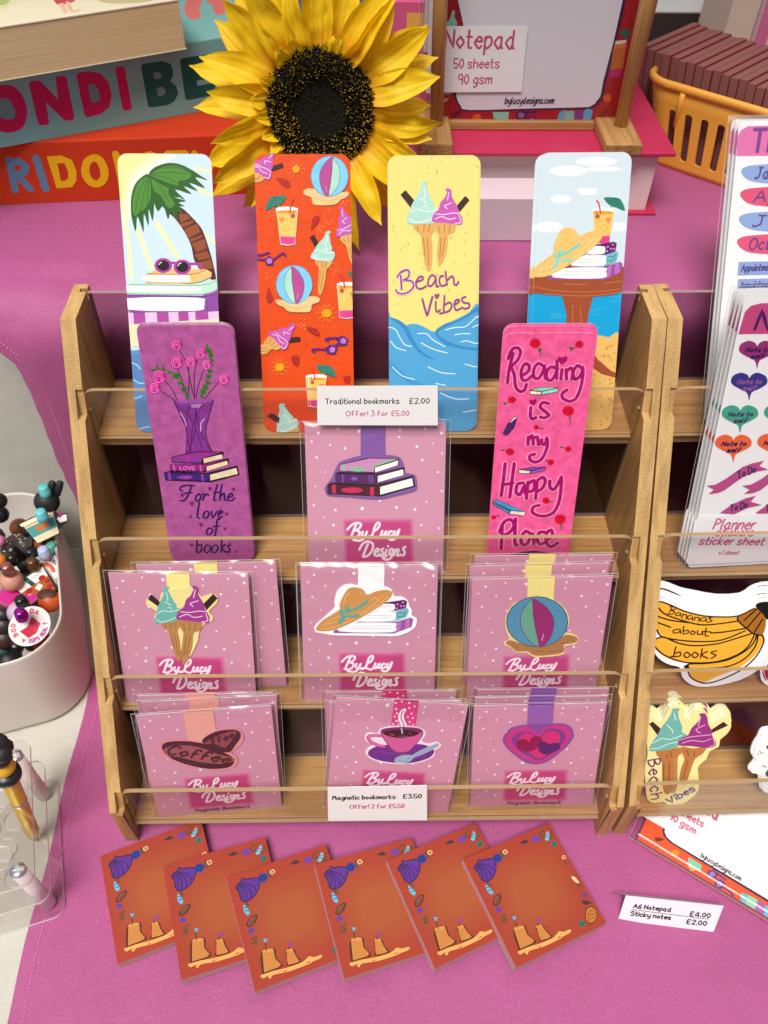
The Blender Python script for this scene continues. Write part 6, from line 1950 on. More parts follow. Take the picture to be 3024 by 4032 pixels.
for j in range(len(rows)-1):
    a, b = rows[j][0], rows[j+1][0]; o = 11.0
    A = Vector((a[0]+o, a[1], a[2])); B = Vector((b[0]+o, b[1], b[2])); d = B-A; L = d.length
    p0 = rows[j][0]; n_ = d.normalized().cross(Vector((-1, 0, 0))); n_ = -n_ if n_.z+(-n_.y) < 0 else n_
    for k in range(3):
        t0, t1 = (k+.06)/3, (k+.88)/3
        if L < 6 and k: continue
        if L < 6: t0, t1 = .1, .9
        P, Q = A+d*t0+n_*.45, A+d*t1+n_*.45
        mb.tube([tuple(P), tuple(Q)], .33, 5)
mb.build('stitching', 'thread', cloth_o)
def back_shift(y, z):
    return (y, z) if y < 225 else ((y+(y-225)*2.2, z) if y < 250 and z < 12 else (max(y+62, 300), z-9) if y < 300 else (max(y+9, 360), z-9))
mb = MB(); cp_ = [back_shift(y, z) for y, z in path_pts(-.8, -420)]; sheet(mb, cp_, lambda j, y, z, s_: -1300, 60, 2.0, 9.4)
tag(mb.build('tablecloth', 'cream_cloth'), 'cream twill cloth under the pink one, beneath the white bin', 'tablecloth')
mb = MB()
vs = [(x, 1350+25*math.sin(x*.012)+12*math.sin(x*.031+1), z) for z in (-800, 200, 1000, 2200) for x in range(-2600, 2601, 40)]; wn = 131
mb.mesh(vs, [(r*wn+i, r*wn+i+1, (r+1)*wn+i+1, (r+1)*wn+i) for r in range(3) for i in range(wn-1)], 0, (.8, .8, .8), True)
m = mat('tent_fabric', (.84, .84, .83), .7); n_, l_, b_ = nodes(m)
tl = n_.new('ShaderNodeBsdfTranslucent'); tl.inputs[0].default_value = (.84, .84, .83, 1); mxs = n_.new('ShaderNodeMixShader'); mxs.inputs[0].default_value = .5
l_.new(b_.outputs[0], mxs.inputs[1]); l_.new(tl.outputs[0], mxs.inputs[2]); l_.new(mxs.outputs[0], n_['Material Output'].inputs[0])
tent = empty('stall_tent', label='white fabric stall tent, its bright back wall behind everything, unseen canopy added for shade', cat='tent')
mb.build('wall', 'tent_fabric', tent)
mb = MB(); nx_, ny_ = 40, 16
vs = [(-1600+3200*i/nx_, 90+1260*j/ny_, 1480+260*(j/ny_)+14*math.sin(i*.9)+10*math.cos(j*1.1)) for j in range(ny_+1) for i in range(nx_+1)]
mb.mesh(vs, [(j*(nx_+1)+i, j*(nx_+1)+i+1, (j+1)*(nx_+1)+i+1, (j+1)*(nx_+1)+i) for j in range(ny_) for i in range(nx_)], 0, (.8, .8, .8), True)
mb.build('unseen_shade_roof', 'tent_fabric', tent)  # unseen canopy, added so the back of the stall falls darker
# ================================================================== display racks
W2, T = 200., 10.1; XI = W2-T; H = 371.8; YT = 204.; YB = 244.5; HF = 60.5
SY = [179.2, 121.2, 60.9, 8.9]; SZ = [292., 202.4, 118.7, 25.1]; RY = [236.8, 179.0, 121.2, 61.2]
RT = [(180.8, 331.8), (123.3, 244.1), (64.8, 154.8), (12.0, 74.2)]
def slant_y(z): return (z-HF)/(H-HF)*YT
def rack(M, label, gap_front):
    t = empty('display_rack', M, label=label, cat='display rack', group='bamboo racks on the pink cloth')
    base = [(0, 0), (0, HF), (YT, H), (YB, H), (YB, 0)]
    notch = [(0, 0), (0, HF)]
    for (y, z) in RT[::-1]:
        a, b = z-16, z+1.5; notch += [(slant_y(a), a), (slant_y(a)+6.5, a), (slant_y(b)+2.2, b), (slant_y(b), b)]
    notch += [(YT, H), (RY[0]-1.5, H), (RY[0]-1.5, H-7), (RY[0]+2.5, H-7), (RY[0]+2.5, H), (YB, H), (YB, 0)]
    for s in (-1, 1):
        mb = MB(); x0, x1, x2 = s*W2, s*(W2-5.3), s*XI
        for poly, a, b in ((base, x0, x1), (notch, x1, x2)):
            def sm(i, poly=poly):
                (ya, za), (yb, zb) = poly[i], poly[(i+1) % len(poly)]
                return 1 if (za >= HF-.1 and zb >= HF-.1 and not (ya > 243 and yb > 243)) else 0
            mb.prism(poly, lambda u, v, k, a=a, b=b: (b if k else a, u, v), 0, 0, side_m=sm, bottom=poly is base, top=poly is notch)
        for q in range(4): mb.face([(x1, *p) for p in notch[2+4*q:6+4*q]], 0)
        mb.face([(x1, *p) for p in ((RY[0]-1.5, H), (RY[0]-1.5, H-7), (RY[0]+2.5, H-7), (RY[0]+2.5, H))], 0)
        mb.build('side_panel', ['bamboo_z', 'bamboo_end'], t)
    for k in range(4):
        mb = MB(); mb.box((-XI+.05, SY[k], SZ[k]-9.6), (XI-.05, RY[k]+4, SZ[k])); mb.build('shelf', 'bamboo_x', t, bevel=.7)
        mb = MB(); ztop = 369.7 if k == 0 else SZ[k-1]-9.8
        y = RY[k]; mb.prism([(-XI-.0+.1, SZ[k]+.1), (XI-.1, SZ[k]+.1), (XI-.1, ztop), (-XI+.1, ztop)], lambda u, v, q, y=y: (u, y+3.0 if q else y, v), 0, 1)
        mb.build('back_panel', ['acrylic_shade_tint', 'acrylic_edge_clear'], t)
        y0, z0 = SY[k]-2.2, SZ[k]-.6; y1, z1 = RT[k]; L = math.hypot(y1-y0, z1-z0); vy, vz = (y1-y0)/L, (z1-z0)/L
        X = XI+2.2; r = 9; poly = [(-XI+1.5, 0), (XI-1.5, 0), (XI-1.5, L-16)]+[(X, L-15.5)]+[(X-r+r*math.cos(rad(a)), L-r+r*math.sin(rad(a))) for a in (0, 18, 36, 54, 72, 90)]
        poly += [(-p[0], p[1]) for p in poly[3:][::-1]]+[(-XI+1.5, L-16)]
        mb = MB(); mb.prism(poly, lambda u, v, q: (u, y0+vy*v+(vz*-1.65 if q else vz*1.65), z0+vz*v+(vy*1.65 if q else -vy*1.65)), 0, 1)
        mb.build('front_rail', ['acrylic', 'acrylic_edge'], t)
    return t
rack(None, 'bamboo rack in full view, four tiers of bookmarks behind clear front rails', 0)
M2 = Matrix.Translation((404.23*MM, 4.31*MM, 0)) @ Matrix.Rotation(rad(.964), 4, 'Z')
rack(M2, 'second bamboo rack cut off by the right edge of the photo, holding stickers', 0)
# ================================================================== bookmarks
BG = {'palm': 'c4dae6', 'orange': 'd84810', 'yellow': 'e0d47c', 'hat': 'ccdce3', 'purple': 'a4528d', 'pink': 'e2588f'}
BGAIN = {'purple': 1.15, 'pink': 1.1}
SEQ = {'palm': [(0, 0, 0), (-1.1, .2, .9)], 'orange': [(0, 0, 0), (-1.7, 0, .9), (-2.9, -.1, 1.7), (-3.6, .1, 2.4)], 'yellow': [(0, 0, 0), (1.6, .1, .9)], 'hat': [(0, 0, 0), (-3.6, -.9, .9)],
       'purple': [(0, 0, 0), (-1.3, .6, .9), (.9, .7, 1.7), (-1.9, 1.0, 2.4)], 'pink': [(0, 0, 0), (.2, 4.2, 1.0), (.5, 5.6, 1.9)]}
BL = {'palm': ('palm tree and sunglasses bookmark', ['front one, its art showing', 'edge peeking out behind the front one']),
      'orange': ('orange beach ball and ice cream bookmark', ['front one with the full drawing', 'second from the front', 'third from the front', 'rearmost of the orange stack']),
      'yellow': ('pale yellow bookmark with two ice creams above blue waves', ['front one', 'behind, edge at the right']),
      'hat': ('straw hat and cocktail bookmark on a sky background', ['front one', 'behind, strip showing at its left side']),
      'purple': ('purple bookmark of roses in a vase', ['front one with the full drawing', 'second in its stack, strip at the left', 'third in its stack, strip at the right', 'rearmost in its stack']),
      'pink': ('pink bookmark lettered about a happy place', ['front one', 'second in its stack, top edge showing', 'rearmost in its stack, topmost edge'])}
def bookmark(k):
    v = CARDS[k]; w_, h_ = v[6], v[7]; c = tuple(q*BGAIN.get(k, 1) for q in lin(BG[k]))
    out = rrect(-w_/2, 0, w_/2, h_, 6.5); mb = MB(); slab(mb, out, -.45, 0, c, (.82, .80, .78) if k != 'pink' else (.88, .62, .72))
    d = Drawing(mb, .02, out, gain=BGAIN.get(k, 1)); d.draw(k)
    nm, labs = BL[k]; first = None
    for (dx, dv, dn), lab in zip(SEQ[k], labs):
        M = card_matrix(v) @ Matrix.Translation((dx*MM, dv*MM, -dn*MM)) @ Matrix.Rotation(rad(dx*.12), 4, 'Z')
        lb = nm+', '+lab; g = 'traditional bookmarks leaning on the rack'
        if first is None: first = mb.build('bookmark', {'purple': 'print_mottled', 'pink': 'print_mottled', 'orange': 'print_soft_mottle'}.get(k, 'print')); first.matrix_world = M; tag(first, lb, 'bookmark', g)
        else: o = first.copy(); COL.objects.link(o); o.matrix_world = M; tag(o, lb, 'bookmark', g)
for k in BG: bookmark(k)
# ================================================================== magnetic bookmarks in sleeves
mw, mh = CARDS['mhat'][6:8]
mb = MB(); PINK = lin('cf92aa'); out = [(-mw/2, 0), (mw/2, 0), (mw/2, mh), (-mw/2, mh)]
slab(mb, out, -.4, 0, PINK, (.9, .88, .88)); Drawing(mb, .02, out).draw('backing')
card_o = mb.build('backing_card', 'print'); card_me = card_o.data; bpy.data.objects.remove(card_o)
def sleeve_mesh(w0, w1, h0, h1, n0, n1, seed, nx=46, ny=50, cr=1.):
    mb = MB(); R = [[], []]; rn = random.Random(seed); CR = []
    for k in range(22):
        if k < 11: p = (rn.uniform(w0+4, w1-4), h1-rn.uniform(1, 9)); a = rad(rn.choice([-1, 1])*rn.uniform(15, 75)-90*(rn.random() < .4)); L = rn.uniform(8, 26)
        elif k < 17: sd_ = rn.choice([0, 1]); p = (w1-2 if sd_ else w0+2, rn.uniform(h0+12, h1-8)); a = rad((180 if sd_ else 0)+rn.uniform(-50, 50)); L = rn.uniform(6, 16)
        else: p = (rn.uniform(w0+8, w1-8), rn.uniform(h0+20, h1-12)); a = rad(rn.uniform(-30, 30)); L = rn.uniform(14, 34)
        CR.append((p, (p[0]+L*math.cos(a), p[1]+L*math.sin(a)), rn.uniform(3, 6.5), rn.uniform(.8, 1.9) if k < 17 else rn.uniform(.3, .6)))
    def crease(u, v):
        z = 0
        for (ax, ay), (bx, by), hw, A in CR:
            dx, dy = bx-ax, by-ay; t = max(0, min(1, ((u-ax)*dx+(v-ay)*dy)/(dx*dx+dy*dy))); d = math.hypot(u-ax-dx*t, v-ay-dy*t)
            if d < hw: z += A*(1-d/hw)*(1-t*.7)
        return min(z, 2.3)
    for side in (0, 1):
        for j in range(ny+1):
            for i in range(nx+1):
                u = w0+(w1-w0)*i/nx; v = h0+(h1-h0)*j/ny; e = min(i, nx-i, j, ny-j)
                n = (n1 if side else n0) if e else (n0+n1)/2
                if e and side: n += .3*noise.noise(Vector((u*.05+seed, v*.04, seed)))+cr*crease(u, v)*min(1, e/2)
                R[side].append((u, v, n))
    W_ = nx+1; fs = [(j*W_+i, j*W_+i+1, (j+1)*W_+i+1, (j+1)*W_+i) for j in range(ny) for i in range(nx)]
    mb.mesh(R[1], fs, 0, smooth=True); mb.mesh(R[0], [f[::-1] for f in fs], 0, smooth=True)
    for (a, b) in (((w0, h0), (w1, h0)), ((w1, h0), (w1, h1)), ((w1, h1), (w0, h1)), ((w0, h1), (w0, h0))):
        mb.tube([(a[0], a[1], (n0+n1)/2), (b[0], b[1], (n0+n1)/2)], .22, 4, 1, caps=False)
    return mb.build('sleeve', ['sleeve', 'sleeve_edge'])
sl_o = sleeve_mesh(-mw/2-3.2, mw/2+3.2, -.4, mh+2.2, -1.0, 1.9, 1.7); sleeve_me = sl_o.data; bpy.data.objects.remove(sl_o)
sl_o = sleeve_mesh(-mw/2-3.2, mw/2+3.2, -.4, mh+2.2, -1.0, 1.9, 6.1); sleeve_me2 = sl_o.data; bpy.data.objects.remove(sl_o)
CLIP = {'books': ('clip_books', 'stack of three dark books'), 'cone': ('clip_cone', 'two ice cream cones'), 'mhat': ('clip_hat', 'straw hat on books'), 'ball': ('clip_ball', 'beach ball on sand'),
        'coffee': ('clip_coffee', 'two coffee beans'), 'cup': ('clip_cup', 'steaming cup on a purple saucer'), 'heart': ('clip_heart', 'heart within hearts')}
POS = {'books': 'under the top price card', 'cone': 'beside the rack side panel', 'mhat': 'in the middle of the third tier', 'ball': 'on the third tier', 'coffee': 'on the bottom tier', 'cup': 'behind the lower price card', 'heart': 'on the bottom tier'}
def magnetic(k, poses):
    art, desc = CLIP[k]; mb = MB(); p, c = outline(art, 'O'); p = catmull(p, True, 2); st, cs = outline(art, 'O2')
    top = max(q[1] for q in st); st = [(u, mh+.5 if v > top-4 else v) for u, v in st]; us = [q[0] for q in st if q[1] > mh]
    slab(mb, ccw(st), .35, .62, cs); slab(mb, ccw(p), .62, 1.05, c, tuple(q*.9 for q in c))
    mb.box((min(us), mh+.02, -.75), (max(us), mh+.5, .62), 0, cs)
    Drawing(mb, 1.07).draw(art)
    first = None
    for i, q in enumerate(poses):
        M = card_matrix(CARDS[q])
        lab = ['front magnetic bookmark of %s, %s' % (desc, POS[k]), 'card just behind the front one of %s, top strip showing' % desc, 'rearmost card in the pile of %s bookmarks, topmost strip' % desc][i] if len(poses) > 1 else 'magnetic bookmark of a %s, %s' % (desc, POS[k])
        if first is None:
            t = first = empty('magnetic_bookmark', M, label=lab, cat='magnetic bookmark', group='sleeved magnetic bookmarks on the rack')
            for nm, me in (('backing_card', card_me), ('sleeve', sleeve_me if k in ('cone', 'mhat', 'cup') else sleeve_me2)):
                o = bpy.data.objects.new(nm, me); COL.objects.link(o); o.parent = t
            mb.build('bookmark_clip', 'print', t)
        else:
            t = copy_tree(first, label=lab); t.matrix_world = M
for k, ps in (('books', ['books']), ('cone', ['cone', 'cone2']), ('mhat', ['mhat', 'mhat2']), ('ball', ['ball', 'ball2', 'ball3']), ('coffee', ['coffee', 'coffee2', 'coffee3']), ('cup', ['cup', 'cup2', 'cup3']), ('heart', ['heart', 'heart2', 'heart3'])): magnetic(k, ps)
# ================================================================== price cards
def flat_card(name, art, poly, c, th, **k):
    mb = MB(); slab(mb, ccw([tuple(p) for p in poly]), -th, 0, c); Drawing(mb, .02).draw(art)
    o = mb.build(name, 'print_matte'); o.matrix_world = fmatrix(*GEO[art+'_frame']); return tag(o, **k)
WHT = (.93, .93, .92)
flat_card('price_card', 'tag_top', GEO['tag_top'], WHT, .35, label='white price card for traditional bookmarks, stuck on the top rail', cat='price card')
flat_card('price_card', 'tag_low', GEO['tag_low'], WHT, .35, label='white price card for magnetic bookmarks, stuck on the lowest rail', cat='price card')
o = flat_card('price_tent', 'tent', GEO['tent'], (.74, .67, .73), .3, label='folded white price tent for notepads and sticky notes on the cloth', cat='price card')
g = GEO['tent']; mb = MB(); a, b = g[0], g[1]
mb.face([(a[0], a[1], -.05), (b[0], b[1], -.05), (b[0]+4, b[1]-11, -19), (a[0]-13, a[1]-12, -21)], 0, (.68, .62, .67)); mb.face([(a[0]-13, a[1]-12, -21.3), (b[0]+4, b[1]-11, -19.3), (b[0], b[1], -.35), (a[0], a[1], -.35)], 0, (.68, .62, .67))
mb.build('back_flap', 'print_matte', o)
# ================================================================== sticky note pads
S1, S2, PT_ = 82.0, 84.2, 10.5; mb = MB(); slab(mb, [(-S1/2, -S2/2), (S1/2, -S2/2), (S1/2, S2/2), (-S1/2, S2/2)], -PT_, 0, lin('9c3b2b'), lin('b78d92')); Drawing(mb, .02, [(-S1/2, -S2/2), (S1/2, -S2/2), (S1/2, S2/2), (-S1/2, S2/2)]).draw('sticky')
first = None
LB = ['leftmost sticky note pad, lying flat under the others', 'second sticky note pad from the left end of the fan', 'sticky note pad third from the left, lowest corner of the fan', 'sticky note pad fourth from the left, under its right neighbour', 'sticky note pad second from the right end of the fan', 'rightmost sticky note pad, whole shell border visible']
for (x, y, r_, z, ti), lb in zip(((-162.6, -40.6, 20.5, 12.0, 0), (-109.9, -54.9, 18.14, 17.3, 7.2), (-58.2, -62.1, 20.47, 17.3, 7.2), (8.9, -56.3, 17.0, 17.3, 7.2), (68.7, -47.7, 23.69, 17.3, 7.2), (128.9, -48.2, 22.98, 17.3, 7.2)), LB):
    c, s = math.cos(rad(r_)), math.sin(rad(r_)); M = fmatrix((x, y, z), (c*math.cos(rad(ti)), s*math.cos(rad(ti)), -math.sin(rad(ti))), (-s, c, 0))
    o = mb.build('sticky_note_pad', 'print_matte') if first is None else first.copy()
    if first is None: first = o
    else: COL.objects.link(o)
    o.matrix_world = M; tag(o, lb, 'sticky notes', 'sticky note pads fanned on the cloth')
# ================================================================== notepads
def pad_thing(name, art, lab_art, w0, w1, h0, h1, th, col, label, lab_n, sleeve=True, url=None):
    t = empty(name, fmatrix(*GEO[art+'_frame']), label=label, cat='notepad')
    out = [(w0, h0), (w1, h0), (w1, h1), (w0, h1)]; mb = MB(); slab(mb, out, -th, 0, col, lin('b06a74')); d = Drawing(mb, .02, out); d.draw(art)
    if url: d.draw(url)
    mb.build('pad', 'print', t)
    mb = MB(); p = ccw([tuple(q) for q in GEO[lab_art]]); slab(mb, p, lab_n-.15, lab_n, (.84, .83, .85)); Drawing(mb, lab_n+.02, p).draw(lab_art); mb.build('label_sticker', 'print', t)
    if sleeve:
        o = sleeve_mesh(w0-6, w1+3, h0-1, h1, -th-.6, lab_n+1.2, 4.2, cr=.25); o.parent = t
    return t
pad_thing('notepad', 'pad_low', 'pad_low_label', -.5, 118, 0, 150, 9, lin('dd5226'), 'notepad lying on the cloth under the right rack, orange border', 1.4)
pw = GEO['pad_easel']
pad_thing('notepad', 'pad_easel', 'pad_easel_label', pw[0][0]-1, pw[1][0]+1, 1, 210, 5, lin('9c1c22'), 'notepad with red border standing upright in the bamboo holder', 1.6, url='pad_easel_url')
# ================================================================== sticker sheets and stickers on the second rack
def sheet_thing(art, v, lab, label):
    t = empty('sticker_sheet', card_matrix(v), label=label, cat='sticker sheet', group='planner sticker sheets on the right rack')
    w_, h_ = v[6], v[7]; out = [(-w_/2+1.5, 1.5), (w_/2, 1.5), (w_/2, h_), (-w_/2+1.5, h_)]; mb = MB(); slab(mb, rrect(-w_/2+1.5, 1.5, w_/2, h_, 4), -.3, 0, (.85, .85, .86)); Drawing(mb, .02, out).draw(art); mb.build('sheet', 'print', t)
    if lab:
        mb = MB(); p = ccw([tuple(q) for q in GEO[lab]]); p = rrect(min(q[0] for q in p), 5, 50, 47, 4); slab(mb, p, 1.2, 1.3, (.85, .84, .85)); Drawing(mb, 1.32, p).draw(lab); mb.build('label_sticker', 'print', t)
    o = sleeve_mesh(-w_/2-1, w_/2+2, 0, h_+2, -.8, 2.0, 2.3); o.parent = t
    return t, v
for art, lab, n, lbs in (('sheet_low', 'sheet_label', 4, ['front sticker sheet of hearts and ribbons with planner label', 'second sheet back in the heart sticker stack', 'third sheet back in the heart sticker stack', 'rearmost sheet in the heart sticker stack']),
                         ('sheet_top', None, 3, ['front sticker sheet with months on blue and red lozenges', 'second sheet behind the months sticker sheet', 'rearmost sheet behind the months sticker sheet'])):
    t, v = sheet_thing(art, CARDS[art], lab, lbs[0])
    for i in range(1, n):
        c = copy_tree(t, label=lbs[i]); c.matrix_world = card_matrix(v) @ Matrix.Translation((-1.2*i*MM, 1.1*i*MM, -3.0*i*MM))
def sticker(name, art, n, step, edge, label, grp, mat_='print_gloss'):
    p, c = outline(art, 'O'); p = ccw(catmull(p, True, 2)); mb = MB(); slab(mb, p, -1.25, 0, c, edge); Drawing(mb, .02).draw(art); first = None
    for i in range(n):
        M = fmatrix(*GEO[art+'_frame']) @ Matrix.Translation((step[0]*i*MM, step[1]*i*MM, step[2]*i*MM)) @ Matrix.Rotation(rad((i % 3-1)*.5 if i else 0), 4, 'Z')
        o = mb.build(name, mat_) if first is None else first.copy()
        if first is None: first = o
        else: COL.objects.link(o)
        o.matrix_world = M; tag(o, label if i == 0 else label.replace('front', ['second', 'third', 'fourth', 'fifth', 'sixth', 'seventh', 'eighth', 'ninth'][i-1]+' from the front,', 1) + ' stack', 'sticker', grp if n > 1 else None)
sticker('banana_sticker', 'banana', 5, (.6, 2.3, -2.2), (.85, .85, .85), 'front banana bunch sticker with writing in the right rack', 'banana stickers in a stack')
sticker('ice_cream_sticker', 'icecream_sticker', 9, (.35, .5, -1.45), (.84, .82, .72), 'front two cone ice cream sticker on the right rack bottom shelf', 'ice cream stickers in a stack')
sticker('flower_sticker', 'flower_sticker', 2, (-2.0, 1.5, -1.4), (.85, .85, .85), 'front white flower sticker with green leaves at the right edge', 'flower stickers at the edge')
sticker('strawberry_sticker', 'strawberry_sticker', 1, (0, 0, 0), (.85, .85, .85), 'red fruit sticker with white border beside the banana stickers', None)
# ================================================================== sunflower
random.seed(4)
SF = fmatrix((-31.5, 340, 452.5), (.998, .05, 0), (0, .30, .95)); SF = Matrix.Translation((0, 0, -2.5*MM)) @ SF; sun_t = empty('sunflower', SF, label='large artificial yellow sunflower with dark centre behind the bookmarks', cat='flower')
def petal(L, wd, curl, cup, seed):
    mb = MB(); nu, nv = 18, 10; vs = []; cs = []
    for i in range(nu+1):
        t = i/nu; wv = wd*(math.sin(math.pi*min(1, .10+t*.9))**.62)*(1-.25*t)*(1 if t < .85 else max(.06, (1-t)/.15)**.6) if t < 1 else wd*.03
        for j in range(nv+1):
            s = j/nv*2-1; x = s*wv/2; y = t*L
            ridge = .55*math.cos(s*9+seed)*math.sin(math.pi*t)+.3*math.cos(s*17+seed*2)*math.sin(math.pi*t)
            z = curl*t*t*L+cup*(s*s)*wv*.5*math.sin(math.pi*t)+ridge*.9+2.6*noise.noise(Vector((x*.09+seed, y*.07, seed)))+1.0*noise.noise(Vector((x*.25+seed, y*.2, seed)))
            vs.append((x+2.5*noise.noise(Vector((t*2, seed, 3.)))*t, y, z))
    w_ = nv+1; i0 = len(mb.v)
    for i in range(nu):
        for j in range(nv):
            t = (i+.5)/nu; k = max(0, 1-t/.38); s = abs((j+.5)/nv*2-1)
            c = tuple(a*(1-k)+b*k for a, b in zip((.94, .625, .003), (.86, .32, .002))); k2 = .12*math.cos(((j+.5)/nv*2-1)*14+seed)+.06*noise.noise(Vector((i*.7, j*.9, seed)))
            c = tuple(q*(1+k2*.7) for q in c)
            mb.mesh([vs[i*w_+j], vs[i*w_+j+1], vs[(i+1)*w_+j+1], vs[(i+1)*w_+j]], [(0, 1, 2, 3)], 0, c, True)
    return mb
m = mat('petal', rough=.6); n_, l_, b_ = nodes(m); at = n_.new('ShaderNodeAttribute'); at.attribute_name = 'Col'; l_.new(at.outputs[0], b_.inputs['Base Color'])
tl = n_.new('ShaderNodeBsdfTranslucent'); l_.new(at.outputs[0], tl.inputs[0]); mxs = n_.new('ShaderNodeMixShader'); mxs.inputs[0].default_value = .22
l_.new(b_.outputs[0], mxs.inputs[1]); l_.new(tl.outputs[0], mxs.inputs[2]); l_.new(mxs.outputs[0], n_['Material Output'].inputs[0])
tw = noisetex(n_, l_, 500, 2, .6, (1, .12, 1)); bump(n_, l_, b_, tw.outputs[0], .25, .0006)
def put_petal(ang, L, wd, r0, zb, tilt, curl, cup, twist, seed):
    o = petal(L, wd, curl, cup, seed).build('petal', 'petal', sun_t); weld(o)
    o.matrix_local = Matrix.Rotation(rad(ang-90), 4, 'Z') @ Matrix.Translation((0, r0*MM, zb*MM)) @ Matrix.Rotation(rad(tilt), 4, 'X') @ Matrix.Rotation(rad(twist), 4, 'Y')
for i in range(20):
    a = i*360/20+random.uniform(-5, 5); put_petal(a, (random.uniform(52, 62) if a % 360 < 50 or a % 360 > 320 else random.uniform(56, 68))+(3 if 200 < a % 360 < 320 else 0), random.uniform(20, 26), 29, -7, random.uniform(-10, 12), random.uniform(-.2, .16), random.uniform(.15, .55), random.uniform(-22, 22), i*1.7)
for i in range(20):
    a = i*360/20+9+random.uniform(-7, 7); put_petal(a, random.uniform(45, 62)+(3 if 200 < a % 360 < 320 else 0), random.uniform(19, 25), 31, -2, random.uniform(6, 30), random.uniform(-.28, .1), random.uniform(.2, .7), random.uniform(-28, 28), 40+i*2.3)
for i in range(9):
    a = 115+i*17+random.uniform(-5, 5) if i < 7 else 20+i*7; put_petal(a, random.uniform(13, 18), random.uniform(10, 14), 33, 1, random.uniform(25, 50), -.05, .4, random.uniform(-12, 12), 90+i*3.1)
mb = MB(); R = 38.
mb.lathe([(R, -9), (R+.5, -3), (R-1, 2), (R-6, 6.5), (R-12, 8.5), (R-17, 8), (14, 6.5), (6, 5.8), (.01, 5.6)], 40)
m = mat('flower_disc', (.014, .012, .006), .95, **{'Specular IOR Level': .1}); n_, l_, b_ = nodes(m); t_ = noisetex(n_, l_, 900, 2); r_ = ramp(n_, l_, t_.outputs[0], [(.35, (.003, .003, .002)), (.7, (.022, .020, .012))]); l_.new(r_.outputs[0], b_.inputs['Base Color']); bump(n_, l_, b_, t_.outputs[0], .9, .002)
mb.build('seed_disc', 'flower_disc', sun_t)
mb = MB()
def disc_z(r): 
    pts = [(38.5, -3), (37, 2), (32, 6.5), (26, 8.5), (21, 8), (14, 6.5), (0, 5.6)]
    for (r0, z0), (r1, z1) in zip(pts, pts[1:]):
        if r1 <= r <= r0: return z0+(z1-z0)*(r0-r)/(r0-r1)
    return -3
for i in range(3000):
    r = math.sqrt(random.uniform(17.5**2, 38.4**2)); a = random.uniform(0, 2*math.pi); z = disc_z(r); tl_ = (r-20)/18
    d = Vector((math.cos(a)*tl_*.9+random.uniform(-.35, .35), math.sin(a)*tl_*.9+random.uniform(-.35, .35), 1-.5*max(0, tl_))).normalized()
    b0 = Vector((r*math.cos(a), r*math.sin(a), z-.4)); L = random.uniform(2.2, 4.2); e = d.orthogonal().normalized(); f = d.cross(e); w_ = random.uniform(.28, .5)
    yel = random.random() < .42+.2*max(0, tl_); c0 = (.01, .009, .006); c1 = random.choice([(.75, .47, .03), (.55, .33, .02), (.38, .24, .02)]) if yel else (.015, .013, .008)
    q0 = [b0+(e*math.cos(k*2.094)+f*math.sin(k*2.094))*w_ for k in range(3)]; q1 = [p+d*L*.62 for p in q0]; tip = b0+d*L
    for k in range(3):
        j = (k+1) % 3; mb.face([tuple(q0[k]), tuple(q0[j]), tuple(q1[j]), tuple(q1[k])], 0, c0); mb.face([tuple(q1[k]), tuple(q1[j]), tuple(tip+(q1[j]-q1[k])*.1), tuple(tip)], 0, c1)
o = mb.build('floret_bristles', 'print_matte', sun_t); o['kind'] = 'stuff'
mb = MB(); mb.lathe([(.01, -16), (12, -15), (26, -11), (34, -6), (37, -3)], 28); mb.tube([(0, 0, -14), (0, -25, -20), (2, -60, -22), (3, -99, -22)], 4, 8); mb.build('stem', simple('4a6a2a', .6), sun_t)
# ================================================================== puzzle boxes and books behind
def box_thing(name, art, x0, x1, depth, h, col, label, cat, top_art=None, top_gain=1.0):
    t = GEO[art+'_frame']; M = fmatrix(*t)
    mb = MB(); c = lin(col); r = 1.6
    # local: u along front, v up, n toward viewer
    out = [(x0, 0), (x1, 0), (x1, h), (x0, h)]
    prof = [(0, 0), (0, h-r)]+[(-r+r*math.cos(rad(a)), h-r+r*math.sin(rad(a))) for a in (22, 45, 67, 90)]+[(-depth, h), (-depth, 0)]
    mb.prism(prof, lambda a, b, k: (x1 if k else x0, b, a), 0, 0, c)
    d = Drawing(mb, .02, out); d.draw(art)
    if top_art:
        o2, U2, V2 = GEO[top_art+'_frame']; Drawing(mb, .02, None, tf=lambda u, v, n: (u, h+n, -v)).draw(top_art)
    o = mb.build(name, 'print_matte'); o.matrix_world = M; return tag(o, label, cat)
box_thing('puzzle_box', 'orange_box', -190, 118, 150, 50.1, 'c63a18', 'orange red box with blue and yellow letters, bottom of the pile', 'box')
box_thing('puzzle_box', 'teal_box', -190, 150, 160, 53.2, '7cb0ad', 'grey teal box with crimson and dark green letters, lying on the orange box', 'box', 'teal_top')
t = empty('paperback_book', fmatrix(*GEO['paperback_frame']), label='thick paperback lying on the teal box, cream page edges facing out', cat='book')
mb = MB(); mb.box((-190, .6, -128), (69.2, 32.9, 0)); m = mat('page_edges', (.62, .45, .25), .8); n_, l_, b_ = nodes(m); t_ = noisetex(n_, l_, 1, 3, .6, (8, 1500, 8)); r_ = ramp(n_, l_, t_.outputs[0], [(.3, (.60, .43, .21)), (.7, (.78, .60, .34))]); l_.new(r_.outputs[0], b_.inputs['Base Color']); bump(n_, l_, b_, t_.outputs[0], .3, .0005)
mb.build('page_block', 'page_edges', t)
